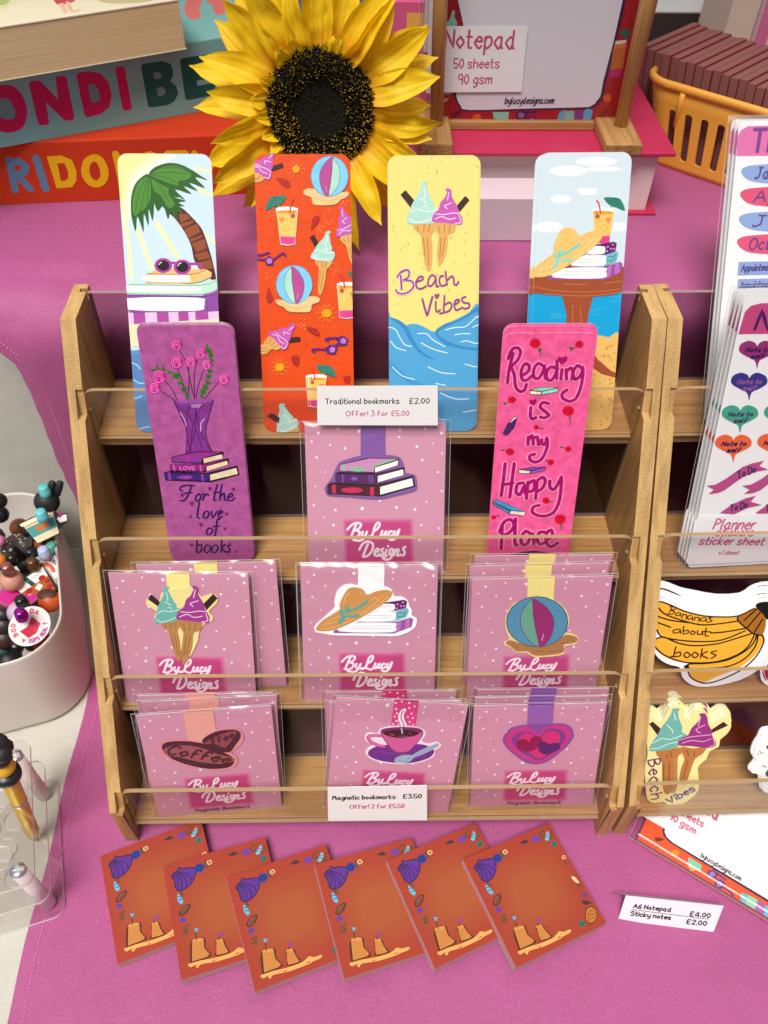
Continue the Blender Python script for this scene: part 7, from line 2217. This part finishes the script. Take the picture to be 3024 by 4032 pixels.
mb = MB(); mb.box((-191, 33.1, -129), (69.8, 33.8, .5), 0, lin('e6dcc0')); Drawing(mb, .02, [(-191, -.4), (69.6, -.4), (69.6, 128), (-191, 128)], tf=lambda u, v, n: (u, 33.8+n, -v)).draw('paperback_cover'); mb.build('front_cover', 'print', t)
mb = MB(); mb.box((-191, 0, -129), (69.8, .5, .5), 0, lin('e6dcc0')); mb.build('back_cover', 'print', t)
# pink covered book under the holder
t = empty('hardback_book', loc(0, 0, 0), label='hardback book with crimson pink cover lying under the bamboo notepad holder', cat='book')
m = simple('b8244e', .5)
mb = MB(); mb.box((62, 377, 350.4), (238.5, 520, 353.2)); mb.build('lower_cover', m, t, bevel=.8)
mb = MB(); mb.box((64, 382, 353.3), (230, 514, 400.6)); mb.build('page_block', simple('e2c6c8', .8), t)
mb = MB(); mb.box((60, 374, 400.8), (240.5, 522, 404.2)); mb.build('upper_cover', m, t, bevel=1.0)
mb = MB(); mb.box((52, 338, 350.4), (158, 371, 385.6), 0, lin('d3bfc8')); tag(mb.build('card_box', 'print_matte', bevel=.6), 'plain pale pink card box in front of the crimson book', 'box')
# standing pink book behind the sunflower
mb = MB(); mb.box((10.5, 441, 350.4), (62, 462, 486), 0, lin('d85f8f')); mb.box((32, 440.94, 461), (62, 440.99, 479), 0, lin('eab35a')); tag(mb.build('pink_box', 'print_matte', bevel=1.2), 'pink box with yellow square standing behind the sunflower', 'box')
# ================================================================== bamboo notepad holder
t = empty('notepad_holder', loc(128, 410, 404.2), label='bamboo holder with upright posts gripping the notepad on the crimson book', cat='stand')
for x0, x1 in ((40, 66.5), (183, 211)):
    mb = MB(); mb.box((x0-128, 368-410, .1), (x1-128, 478-410, 9.0)); o = mb.build('foot', ['bamboo_y', 'bamboo_end_dark'], t, bevel=1.2)
    for p in o.data.polygons: p.material_index = 1 if abs(p.normal.y) > .9 else 0
for (xb, yb, xt, yt_) in ((55.5, 402, 50.5, 398), (200.5, 402, 197.5, 398), (40, 446, 29, 462), (214, 446, 224, 462)):
    mb = MB(); mb.tube([(xb-128, yb-410, 8.9), (xt-128, yt_-410, 205)], 5.2, 16); mb.build('post', 'bamboo_post', t)
mb = MB(); mb.box((66.6-128, 2, .1), (182.9-128, 13, 7.0)); mb.build('crossbar', 'bamboo_x', t, bevel=1)
mb = MB(); mb.box((52-128, 452-410, 60), (212-128, 460-410, 70)); mb.build('back_bar', 'bamboo_x', t, bevel=1)
# sleeved cards between the left posts
first = None
for i, lb in enumerate(('cellophane sleeved white pack between the left posts, front', 'cellophane sleeved white pack between the left posts, behind the front pack')):
    M = Matrix.Translation((46*MM, (424+i*9)*MM, 406*MM)) @ Matrix.Rotation(rad(-3), 4, 'X') @ Matrix.Rotation(rad(90), 4, 'X')
    t2 = empty('sleeved_pack', M, label=lb, cat='packet', group='packs in the holder')
    mb = MB(); mb.box((2-i*3, 22+i*26, -2), (120, 180, 2), 0, lin('dcd2d6')); mb.build('pack', 'print_matte', t2)
    o = sleeve_mesh(-3-i*2, 126, 3, 190, -3, 3, 8.8+i); o.parent = t2
# ================================================================== basket of note blocks
ang = math.atan2(-45, 52.4); BM = Matrix.Translation((258*MM, 471*MM, 350.6*MM)) @ Matrix.Rotation(ang, 4, 'Z')
t = empty('basket', BM, label='orange yellow plastic basket with slotted sides at the right', cat='basket')
LX, DY, HT = 165., 104., 67.
def ring(k, n=6):
    e0, e1, f0, f1 = -6-20*k, LX+6+14*k, -1-1.5*k, DY+4*k; return [(p[0], p[1], HT*k) for p in rrect(e0, f0, e1, f1, 14+8*k, n)]
mb = MB(); lv = [0, .06, .14, .72, .78, .99]; rg = [ring(k) for k in lv]; nn = len(rg[0])
for i in range(len(lv)-1):
    if i == 2: continue
    for j in range(nn): mb.face([rg[i][j], rg[i][(j+1) % nn], rg[i+1][(j+1) % nn], rg[i+1][j]], 0, smooth=True)
lo, hi = rg[2], rg[3]
for j in range(nn):
    a0, a1, b0, b1 = Vector(lo[j]), Vector(lo[(j+1) % nn]), Vector(hi[j]), Vector(hi[(j+1) % nn]); L = (a1-a0).length
    k = max(1, round(L/14.4))
    if L < 8: mb.face([tuple(a0), tuple(a1), tuple(b1), tuple(b0)], 0, smooth=True); continue
    for q in range(k):
        for s0, s1 in ((q/k, (q+.27)/k), ((q+.73)/k, (q+1)/k)): mb.face([tuple(a0.lerp(a1, s0)), tuple(a0.lerp(a1, s1)), tuple(b0.lerp(b1, s1)), tuple(b0.lerp(b1, s0))])
        for zz, sg in ((0, 1), (1, -1)):
            for side in (0, 1):
                s0 = (q+.27)/k if side == 0 else (q+.73)/k; prev = None
                for w_ in range(5):
                    th = rad(22.5*w_); s_ = ((q+.5)/k)+(-.23 if side == 0 else .23)/k*math.cos(th); hh = .06*(1-math.sin(th)); f = hh if zz == 0 else 1-hh
                    f0 = 0. if zz == 0 else 1.
                    P = a0.lerp(a1, s_).lerp(b0.lerp(b1, s_), .06+0*f if 0 else (.06*(1-math.sin(th)) if zz == 0 else 1-.06*(1-math.sin(th)))); Q = a0.lerp(a1, s_).lerp(b0.lerp(b1, s_), f0)
                    if prev: mb.face([tuple(prev[0]), tuple(P), tuple(Q), tuple(prev[1])])
                    prev = (P, Q)
mb.face([tuple(p) for p in rg[0]][::-1])
o = mb.build('body', 'orange_plastic', t); weld(o); sdm = o.modifiers.new('solid', 'SOLIDIFY'); sdm.thickness = .002; sdm.offset = -1
mb = MB(); rr = ring(1.0, 6); mb.tube(rr, 3.0, 8, closed=True)
for p in mb.v: pass
mb.v = [(x, y, z if z > HT else HT+(z-HT)*1.4) for x, y, z in mb.v]; mb.build('rim', 'orange_plastic', t)
mb = MB(); pts = [ring(.80)[0]]
mb.tube([(12, -3.5, HT*.95), (12, -3.4, HT*.78), (11.5, -1.5, HT*.55), (11.5, .5, HT*.5)], [2.6, 2.4, 1.6, .4], 8); mb.build('rib', 'orange_plastic', t)
first = None; NTH = ['first', 'second', 'third', 'fourth', 'fifth', 'sixth', 'seventh', 'eighth', 'ninth', 'tenth', 'eleventh', 'twelfth', 'thirteenth', 'fourteenth', 'fifteenth', 'sixteenth']
mb = MB(); slab(mb, [(0, 0), (84, 0), (84, 80), (0, 80)], 0, 6.9, lin('9c3836'), lin('8c5a58'))
for i in range(16):
    d = Vector((.731, .682, 0)); e = Vector((.682, -.731, 0)); base = Vector((241.5, 508.7, 352.2-(i % 3)*.6))+e*(8.0*i)+d*random.uniform(-1.2, 1.2)
    M = fmatrix(base, d, Vector((0, 0, 1))+e*-.10)
    o = mb.build('note_block', 'print_matte') if first is None else first.copy()
    if first is None: first = o
    else: COL.objects.link(o)
    o.matrix_world = M; tag(o, NTH[i]+' brownish red note block from the back left of the basket row', 'note block', 'note blocks standing in the basket')
# far boxes
mb = MB(); mb.box((296, 738, 351), (404, 830, 388), 0, lin('4a453f')); mb.box((296, 738, 388), (404, 830, 389.4), 0, (.85, .85, .85)); o = tag(mb.build('flat_box', 'print_matte'), 'white topped box with dark grey front behind the basket', 'box')
mb = MB(); mb.box((356, 640, 351), (384, 720, 470), 0, lin('e8dcc4')); tag(mb.build('cream_box', 'print_matte', bevel=1), 'cream box standing behind the note blocks', 'box')
mb = MB(); mb.box((384.6, 632, 351), (440, 700, 470), 0, lin('ecd3dc')); mb.box((384.6, 631.5, 351), (397, 631.9, 470), 0, lin('dd7fa6')); tag(mb.build('pink_striped_box', 'print_matte', bevel=1), 'pale box with pink stripe at the top right corner', 'box')
# ================================================================== white bin with topper pens
bin_c = Vector((-346, 192)); na = rad(17); BN = Matrix.Translation((bin_c.x*MM, bin_c.y*MM, 0)) @ Matrix.Rotation(na, 4, 'Z')
t = empty('bin', BN, label='white rounded plastic tub standing left of the rack', cat='bin')
def bring(k, inset=0): return rrect(-82+inset, -98+inset-1*k, 70-inset+1.5*k, 98-inset, 44-inset, 10)
mb = MB(); prof = [(6, 1.6, 0), (2.5, 2.2, 0), (.6, 5, 0), (0, 10, 0), (0, 105, 1), (.4, 107.4, 1), (1.3, 108.4, 1), (2.2, 107.4, 1), (2.6, 105, 1), (3, 8, 0), (8, 5, 0)]
rs = [[(p[0], p[1], z) for p in bring(k, i)] for i, z, k in prof]; n = len(rs[0])
for a, b in zip(rs, rs[1:]):
    for j in range(n): mb.face([a[j], a[(j+1) % n], b[(j+1) % n], b[j]], 0, smooth=True)
mb.face(rs[-1]); mb.face(rs[0][::-1]); o = mb.build('tub', 'white_plastic', t); weld(o)
mt = lambda h, **k: simple(h, k.pop('r', .4), **k)
BINP = GEO['bin']; BINP['rainbow'][0] -= 5; BINP['iced'][0] -= 3; BINP['cup'][2] += 3; camp = Vector((CX, CY, CZ))
def cap_shape(mb, r=5.2, h=11):
    mb.lathe([(.01, h), (r*.72, h), (r*.86, h-.8), (r*.9, h*.6), (r*.98, h*.56), (r*1.02, h*.3), (r*1.04, .6), (r*.95, 0), (.01, 0)], 18)
def topper(cap, capc, body, lab, bk, tilt=(0, 0), barrel=True, metal=0., rough=.35):
    """pen: end cap at 'cap', bead below it, barrel going down into the tub"""
    c = Vector(BINP[cap]); t = empty('topper_pen', loc(*c), label=lab, cat='pen', group='pens with shaped toppers in the white tub')
    mb = MB(); cap_shape(mb); mb.v = [(x, y, z-5.5) for x, y, z in mb.v]; mb.build('cap', simple(capc, rough, **({'Metallic': metal} if metal else {})), t)
    if body: body(t, c)
    k_ = Vector(BINP[bk])-c; b_ = (Vector((bin_c.x-8, bin_c.y, 40))-c)*.55; mb = MB(); mb.tube([tuple(k_+Vector((0, 4, -4))), tuple(k_+Vector((b_.x*.15, b_.y*.15+5, -18))), (b_.x, b_.y, 44-c.z)], 2.6, 10); mb.build('barrel', 'black_plastic', t)
    return t
def facing(p, roll=0, pitch=None):
    d = (camp-Vector(p)).normalized(); U = Vector((0, 0, 1)).cross(d).normalized(); V = d.cross(U)
    return Matrix(((U.x, V.x, d.x, 0), (U.y, V.y, d.y, 0), (U.z, V.z, d.z, 0), (0, 0, 0, 1))) @ Matrix.Rotation(rad(roll), 4, 'Z')
def bead(t, c, key, off=(0, 0, 0)):
    p = Vector(BINP[key]); return p-c+Vector(off), p
def disc_body(key, r, th, face, side, art=None, roll=0, sc=(1, 1), lean=0):
    def f(t, c):
        q, p = bead(t, c, key); M = Matrix.Translation(q*MM) @ facing(p, roll) @ Matrix.Rotation(rad(lean), 4, 'X')
        mb = MB(); n = 28; pl = [(r*sc[0]*math.cos(2*math.pi*i/n), r*sc[1]*math.sin(2*math.pi*i/n)) for i in range(n)]
        slab(mb, pl, -th/2, th/2, lin(face), lin(side))
        if art: art(Drawing(mb, th/2+.02))
        mb.build('bead', 'print', t, M)
    return f
def ball_body(key, r, h, sc=(1, 1, 1), rough=.5):
    def f(t, c):
        q, p = bead(t, c, key); mb = MB(); mb.ball(tuple(q), r, sc=(1, 1, 1)); mb.build('bead', simple(h, rough), t)
    return f
def bunny(t, c):
    q, p = bead(t, c, 'bunny'); mb = MB(); mb.ball(tuple(q), 11.5, sc=(1, .9, 1)); q = tuple(q)
    for dx in (3, 10): mb.tube([(q[0]+dx, q[1]+3, q[2]+6), (q[0]+dx+3, q[1]+5, q[2]+13), (q[0]+dx+6, q[1]+6, q[2]+19), (q[0]+dx+7, q[1]+6, q[2]+21)], [3.2, 3.6, 3.0, .6], 8)
    mb.build('bead', 'black_rubber', t)
topper('bunny_cap', '62bcbc', bunny, 'black eared topper pen with teal cap at the tub rear', 'bunny')
def cupart(d):
    d.fill([(-14, 8), (14, 8), (10, -12), (-10, -12)], lin('e3d6b2')); d.z += LAY; d.fill([(-13, 4), (13, 4), (11, -6), (-11.5, -6)], lin('4b9a98')); d.z += LAY; d.fill([(-6, 2), (6, 2), (5, -3), (-5, -3)], lin('c86f35')); d.z += LAY; d.fill([(-16, 10), (16, 10), (15, 7), (-15, 7)], lin('efe6c8')); d.z += LAY; d.stroke([(-13, 5.5), (0, 6.2), (13, 5.5)], .8, lin('b0784a'), d.z)
def cup(t, c):
    q, p = bead(t, c, 'cup'); M = Matrix.Translation(q*MM) @ facing(p, 4); mb = MB(); pl = [(-16, 11), (16, 11), (17, 4), (24, 1), (22, -6), (12, -9), (10.5, -13), (-10.5, -13)]; slab(mb, ccw(pl), -5, 3.5, (.015, .015, .016)); cupart(Drawing(mb, 3.52)); d = Drawing(mb, 3.6)
    d.fill([(14, 0), (18, 3), (23, 0), (21, -5), (15, -4)], lin('e9dfe0')); d.z += LAY; d.fill([(15, 2), (19, 4), (21, 1), (17, 0)], lin('a82478')); mb.build('bead', 'print', t, M)
topper('cup_cap', '66bfc8', cup, 'cup shaped topper pen of cream and teal with teal cap', 'cup')
def rainbow(d):
    for r, c in ((12, 'c9553a'), (9.5, 'e8754a'), (7, 'ece4de')): d.fill([(.72*r*math.cos(t), .72*r*math.sin(t)-3) for t in [rad(i*15) for i in range(13)]], lin(c)); d.z += LAY
    d.text(lin('161616'), .8, -10, 2, -2.5, 9.8, 'MAKES', 2.6, 0); d.text(lin('161616'), .8, -.5, 9.6, 9.6, 3.2, 'ME', 2.6, 0)
topper('lav_cap', 'aeb6dc', disc_body('rainbow', 12.5, 6, 'ebe8e8', 'ebe8e8', rainbow, -25), 'white rainbow disc topper pen with lavender cap', 'rainbow')
def iced(t, c):
    q, p = bead(t, c, 'iced'); M = Matrix.Translation(q*MM) @ facing(p, 10); mb = MB(); slab(mb, ccw([(-16, 12), (14.5, 12), (14, -14), (-10, -14)]), -6, 2, (.015, .015, .016)); d = Drawing(mb, 2.02)
    d.fill([(-15, 10), (14, 10), (13, 1), (-13, 1)], lin('f0ece8')); d.z += LAY; d.fill([(-13, 1), (13, 1), (11, -13), (-9, -13)], lin('a85a22')); d.z += LAY
    for x, y, r in ((-7, -1, 3.2), (8, 2, 3.2), (10, -3, 2.4), (9, -8, 2.8)): d.fill([(x+r*math.cos(a), y+r*.8*math.sin(a)) for a in [i*.785 for i in range(8)]], lin('a3241a')); d.z += LAY
    d.fill([(-2, -2), (3, 0), (5, -4), (0, -6)], lin('efe6e2')); d.z += LAY; d.fill([(-6, 12), (-2, 12), (1, 1), (-3, 1)], lin('17503a')); d.z += LAY; d.stroke([(-16, 6.5), (15, 6.5)], .5, lin('8a8484'), d.z); mb.build('bead', 'print', t, M)
topper('bronze_cap', '6a4a30', iced, 'iced drink cup topper pen, white and amber, bronze cap', 'iced', metal=.6)
topper('rose_cap', 'b87870', ball_body('rose_ball', 10, 'c98f7c'), 'pinkish ball topper pen with rose metal cap', 'rose_ball', metal=.8, rough=.25)
def donutart(d):
    d.fill([(15.5*math.cos(a), 9.5*math.sin(a)) for a in [i*.3 for i in range(21)]], lin('c42a86')); d.z += LAY
    rn = random.Random(2)
    for _ in range(9): x, y = rn.uniform(-11, 11), rn.uniform(-5, 5); d.stroke([(x, y), (x+2.4, y+rn.uniform(-1, 1))], 1., lin(rn.choice(['e8b060', '8a2a1a', '4a2a6a', 'ecd0a0'])), d.z); d.z += LAY
topper('irid_cap', '4a4440', disc_body('donut', 17.5, 11, 'a8507a', '8e4a5e', donutart, -20, (1, .72), -30), 'pink iced doughnut topper pen with dark iridescent cap', 'donut', metal=.9, rough=.2)
topper('black_cap', '14201a', ball_body('lilac', 9.5, 'b9a0b4'), 'lilac ball topper pen with glossy black cap', 'lilac', rough=.15)
def bookday(d):
    d.fill([(13.2*math.cos(a), 13.2*math.sin(a)) for a in [i*.2513 for i in range(25)]], lin('efe3de')); d.z += LAY
    d.fill([(-8, -6), (-1, -8), (-1, 1), (-8, 3)], lin('c42a4a')); d.z += LAY; d.fill([(-1, -8), (7, -5), (7, 4), (-1, 1)], lin('d23a58')); d.z += LAY; d.fill([(-7, 3.5), (-1, 1.5), (6, 4.5), (4, 6.5), (-1, 4.5), (-5, 6)], lin('f4f0ec')); d.z += LAY
    for i, ch in enumerate('A BOOK A DAY'):
        a = rad(200-i*18.5)
        if ch != ' ': x, y = 11.0*math.cos(a), 11.0*math.sin(a); d.text(lin('d2487a'), 1.0, x-math.sin(a)*1.1, y+math.cos(a)*1.1, x+math.sin(a)*1.1, y-math.cos(a)*1.1, ch, 3.2, 0)
    for i, ch in enumerate('KEEPS REALITY'):
        a = rad(215+i*9.5)
        if ch != ' ': x, y = 13.6*math.cos(a), 13.6*math.sin(a); d.text(lin('b84a9a'), .9, x+math.sin(a)*.9, y-math.cos(a)*.9, x-math.sin(a)*.9, y+math.cos(a)*.9, ch, 2.8, 0)
topper('mag_cap', 'b32ab0', disc_body('disc', 16.5, 7.5, 'ece6e2', 'ece8e4', bookday, 22, (1.05, .92)), 'white disc topper pen with red open book and magenta metallic cap', 'disc', tilt=(-18, -14), metal=.9, rough=.18)
def pumpkin(t, c):
    q, p = bead(t, c, 'pumpkin'); q = tuple(q); mb = MB(); mb.ball(q, 10); mb.build('bead', simple('c24d1c', .5), t); mb = MB(); mb.ball((q[0]-1, q[1]+2, q[2]+8), 6, sc=(1.4, 1, .45)); mb.build('leaf', simple('4a231a', .6), t)
topper('green_cap', '4f9f88', ball_body('white_ball', 8, 'c9c9bd'), 'white ball topper pen with small green cap', 'white_ball')
def chocart(d):
    rn = random.Random(5)
    for _ in range(22): a, r = rn.uniform(0, 6.28), rn.uniform(4, 13); x, y = r*math.cos(a), r*.8*math.sin(a); d.stroke([(x, y), (x+rn.uniform(-1.5, 1.5), y+rn.uniform(-1.5, 1.5))], .8, lin(rn.choice(['e8dcc0', 'c8b090', 'd8a8a8', '8ab0a8'])), d.z); d.z += LAY
def loose(name, key, build, lab):
    p = BINP[key]; t = empty(name, loc(*p), label=lab, cat='bead', group='loose beads in the white tub'); build(t, Vector(p)); return t
loose('pumpkin_bead', 'pumpkin', pumpkin, 'orange pumpkin bead with brown leaf inside the tub wall')
loose('doughnut_bead', 'ddonut', disc_body('ddonut', 15, 8, '2a1a18', '221412', chocart, 10, (1, .8), -25), 'dark chocolate doughnut bead with pale sprinkles')
for key, r, h, lab in (('brown', 9, '7a3f1e', 'brown ball bead at the back of the tub'), ('orange_ball', 9, 'c8752c', 'orange ball bead beneath the cup topper'), ('brown_block', 6.5, '8a4420', 'small chestnut bead beneath the cup topper'), ('dark_ball', 10.5, '2c2022', 'large dark bead at the front left of the tub'), ('dark_cap', 6, '2a2426', 'small black bead above the large dark bead'), ('left_black', 7, '101010', 'upper black bead at the photo left edge'), ('left_black2', 8, '141210', 'lower black bead at the photo left edge'), ('pink_bit', 5.5, 'c878a0', 'small pink bead at the photo left edge'), ('orange_bit', 5.5, 'd07a2a', 'small orange bead at the photo left edge'), ('bdonut', 11, '3a211a', 'brown bead at the bottom left of the tub'), ('teal_bit', 7, '1f4a44', 'dark teal bead at the very front of the tub'), ('red_bit', 9, 'a8321c', 'red bead below the white disc topper')):
    loose('bead', key, (lambda r, h: (lambda t, c: (lambda mb: (mb.ball((0, 0, 0), r), mb.build('ball', simple(h, .45), t)))(MB())))(r, h), lab)
random.seed(11)
for i, (x, y, z, h, lab) in enumerate(((-334, 182, 104, '191515', 'black pen cap left of the pinkish ball'), (-322, 226, 101, '241a18', 'dark brown pen cap beside the chocolate doughnut'), (-303, 218, 104, '15181c', 'charcoal pen cap behind the bronze one'), (-330, 165, 96, '3a2420', 'brown pen cap left of the iced doughnut'), (-296, 128, 92, '181416', 'black pen cap in front of the white disc'), (-340, 200, 103, '2b2f4a', 'navy pen cap at the photo left edge'), (-318, 250, 97, '151515', 'black pen cap at the tub rear'), (-336, 214, 100, '6a3422', 'rusty pen cap near the left edge'), (-300, 262, 98, '0f1210', 'glossy black pen cap beside the eared topper'))):
    t = empty('capped_pen', loc(x, y, z), label=lab+' in the white tub', cat='pen', group='capped pens sunk in the white tub'); t.rotation_euler = (random.uniform(-.4, .4), random.uniform(-.4, .4), 0)
    mb = MB(); cap_shape(mb, 5.0, 12); mb.build('cap', simple(h, .3), t); mb = MB(); mb.tube([(0, 0, 1), (0, 0, -45)], 3.2, 10); mb.build('barrel', 'black_plastic', t)
random.seed(8)
mb = MB()
for i in range(60):
    x, y = random.uniform(-74, 58), random.uniform(-84, 84); mb.ball((x, y, random.uniform(62, 78)), random.uniform(7, 12), n=8)
o = mb.build('dark_pens', simple('1c1413', .5)); o.matrix_world = BN; tag(o, 'dark jumble of pens deep inside the white tub', 'pens', kind='stuff')
# ================================================================== acrylic pen rack with one pen
RM = Matrix.Translation((-264*MM, -4.5*MM, 1.4*MM)) @ Matrix.Rotation(rad(16.6), 4, 'Z')
t = empty('pen_rack', RM, label='clear acrylic pen rack of three plates with chrome screws', cat='pen rack')
rng = random.Random(1)
hx = [-17, -41, -65, -89]; hy = [34, 12, -10, -33]
for z, holes in ((.2, False), (38, True), (76, True)):
    mb = MB(); out = rrect(-120, -58, 11.5, 58, 9)
    hl = [[(x+(5 if j % 2 else -3)+8.6*math.cos(-2*math.pi*k/24), y+8.6*math.sin(-2*math.pi*k/24)) for k in range(24)] for x in hx for j, y in enumerate(hy)] if holes else []
    mb.prism(out, lambda u, v, k, z=z: (u, v, z+3.0 if k else z), 0, 1, holes=hl, smooth=False); o = mb.build('plate', ['acrylic', 'acrylic_edge_white'], t)
for yy in (45.2, -45.6):
    mb = MB(); mb.tube([(0, yy, 2.9), (0, yy, 75.9)], 5.6, 20); o = mb.build('post', 'frosted_post', t)
    mb = MB(); mb.lathe([(.01, 80.6), (3.4, 80.4), (5.4, 79.6), (5.8, 78.7), (.01, 78.7)], 22, M=Matrix.Translation((0, yy, 0))); mb.box((-3.2, yy-.5, 80.2), (3.2, yy+.5, 80.75)); mb.box((-.5, yy-3.2, 80.25), (.5, yy+3.2, 80.8)); mb.build('screw', 'chrome', t)
P = GEO['pen']; tp = Vector(P['tip']); rg_ = Vector(P['ring']); ax = (Vector(P['disc'])-tp).normalized()
PMx = ax.orthogonal().normalized(); PM = fmatrix(tp, PMx, ax.cross(PMx))
t = empty('pen', PM, label='golden yellow pen with black bead topper standing in the acrylic rack', cat='pen')
L = (Vector(P['disc'])-tp).length
mb = MB(); mb.lathe([(.01, -5), (1.4, -4), (3.6, 4), (3.9, 8)], 18); mb.build('tip', simple('8a8684', .3, Metallic=.8), t)
mb = MB(); mb.lathe([(3.9, 8), (5.6, 14), (5.9, L*.6)], 20); mb.build('lower_barrel', 'gold_barrel', t)
mb = MB(); mb.lathe([(6.3, L*.6), (6.5, L*.6+1), (6.3, L*.6+3)], 20); mb.build('ring', 'chrome', t)
mb = MB(); mb.lathe([(6.0, L*.6+3), (6.2, L-6)], 20); mb.build('upper_barrel', 'gold_barrel', t)
mb = MB(); mb.lathe([(.01, L-6), (8.6, L-5.5), (10, L-3), (10, L+1), (8.6, L+3.5), (.01, L+4)], 24); mb.build('disc_bead', 'black_plastic', t)
mb = MB(); mb.ball((0, 0, L+11), 8.2); mb.build('ball_bead', simple('e2ab2a', .35), t)
mb = MB()
for k, (a, b, r) in enumerate(((0, 0, 9), (6, 2, 6), (-6, 3, 6.5), (1, -5, 6.5), (2, 2, 8))): mb.ball((a, b, L+26+k*3), r, n=10)
mb.build('topper', 'black_rubber', t)
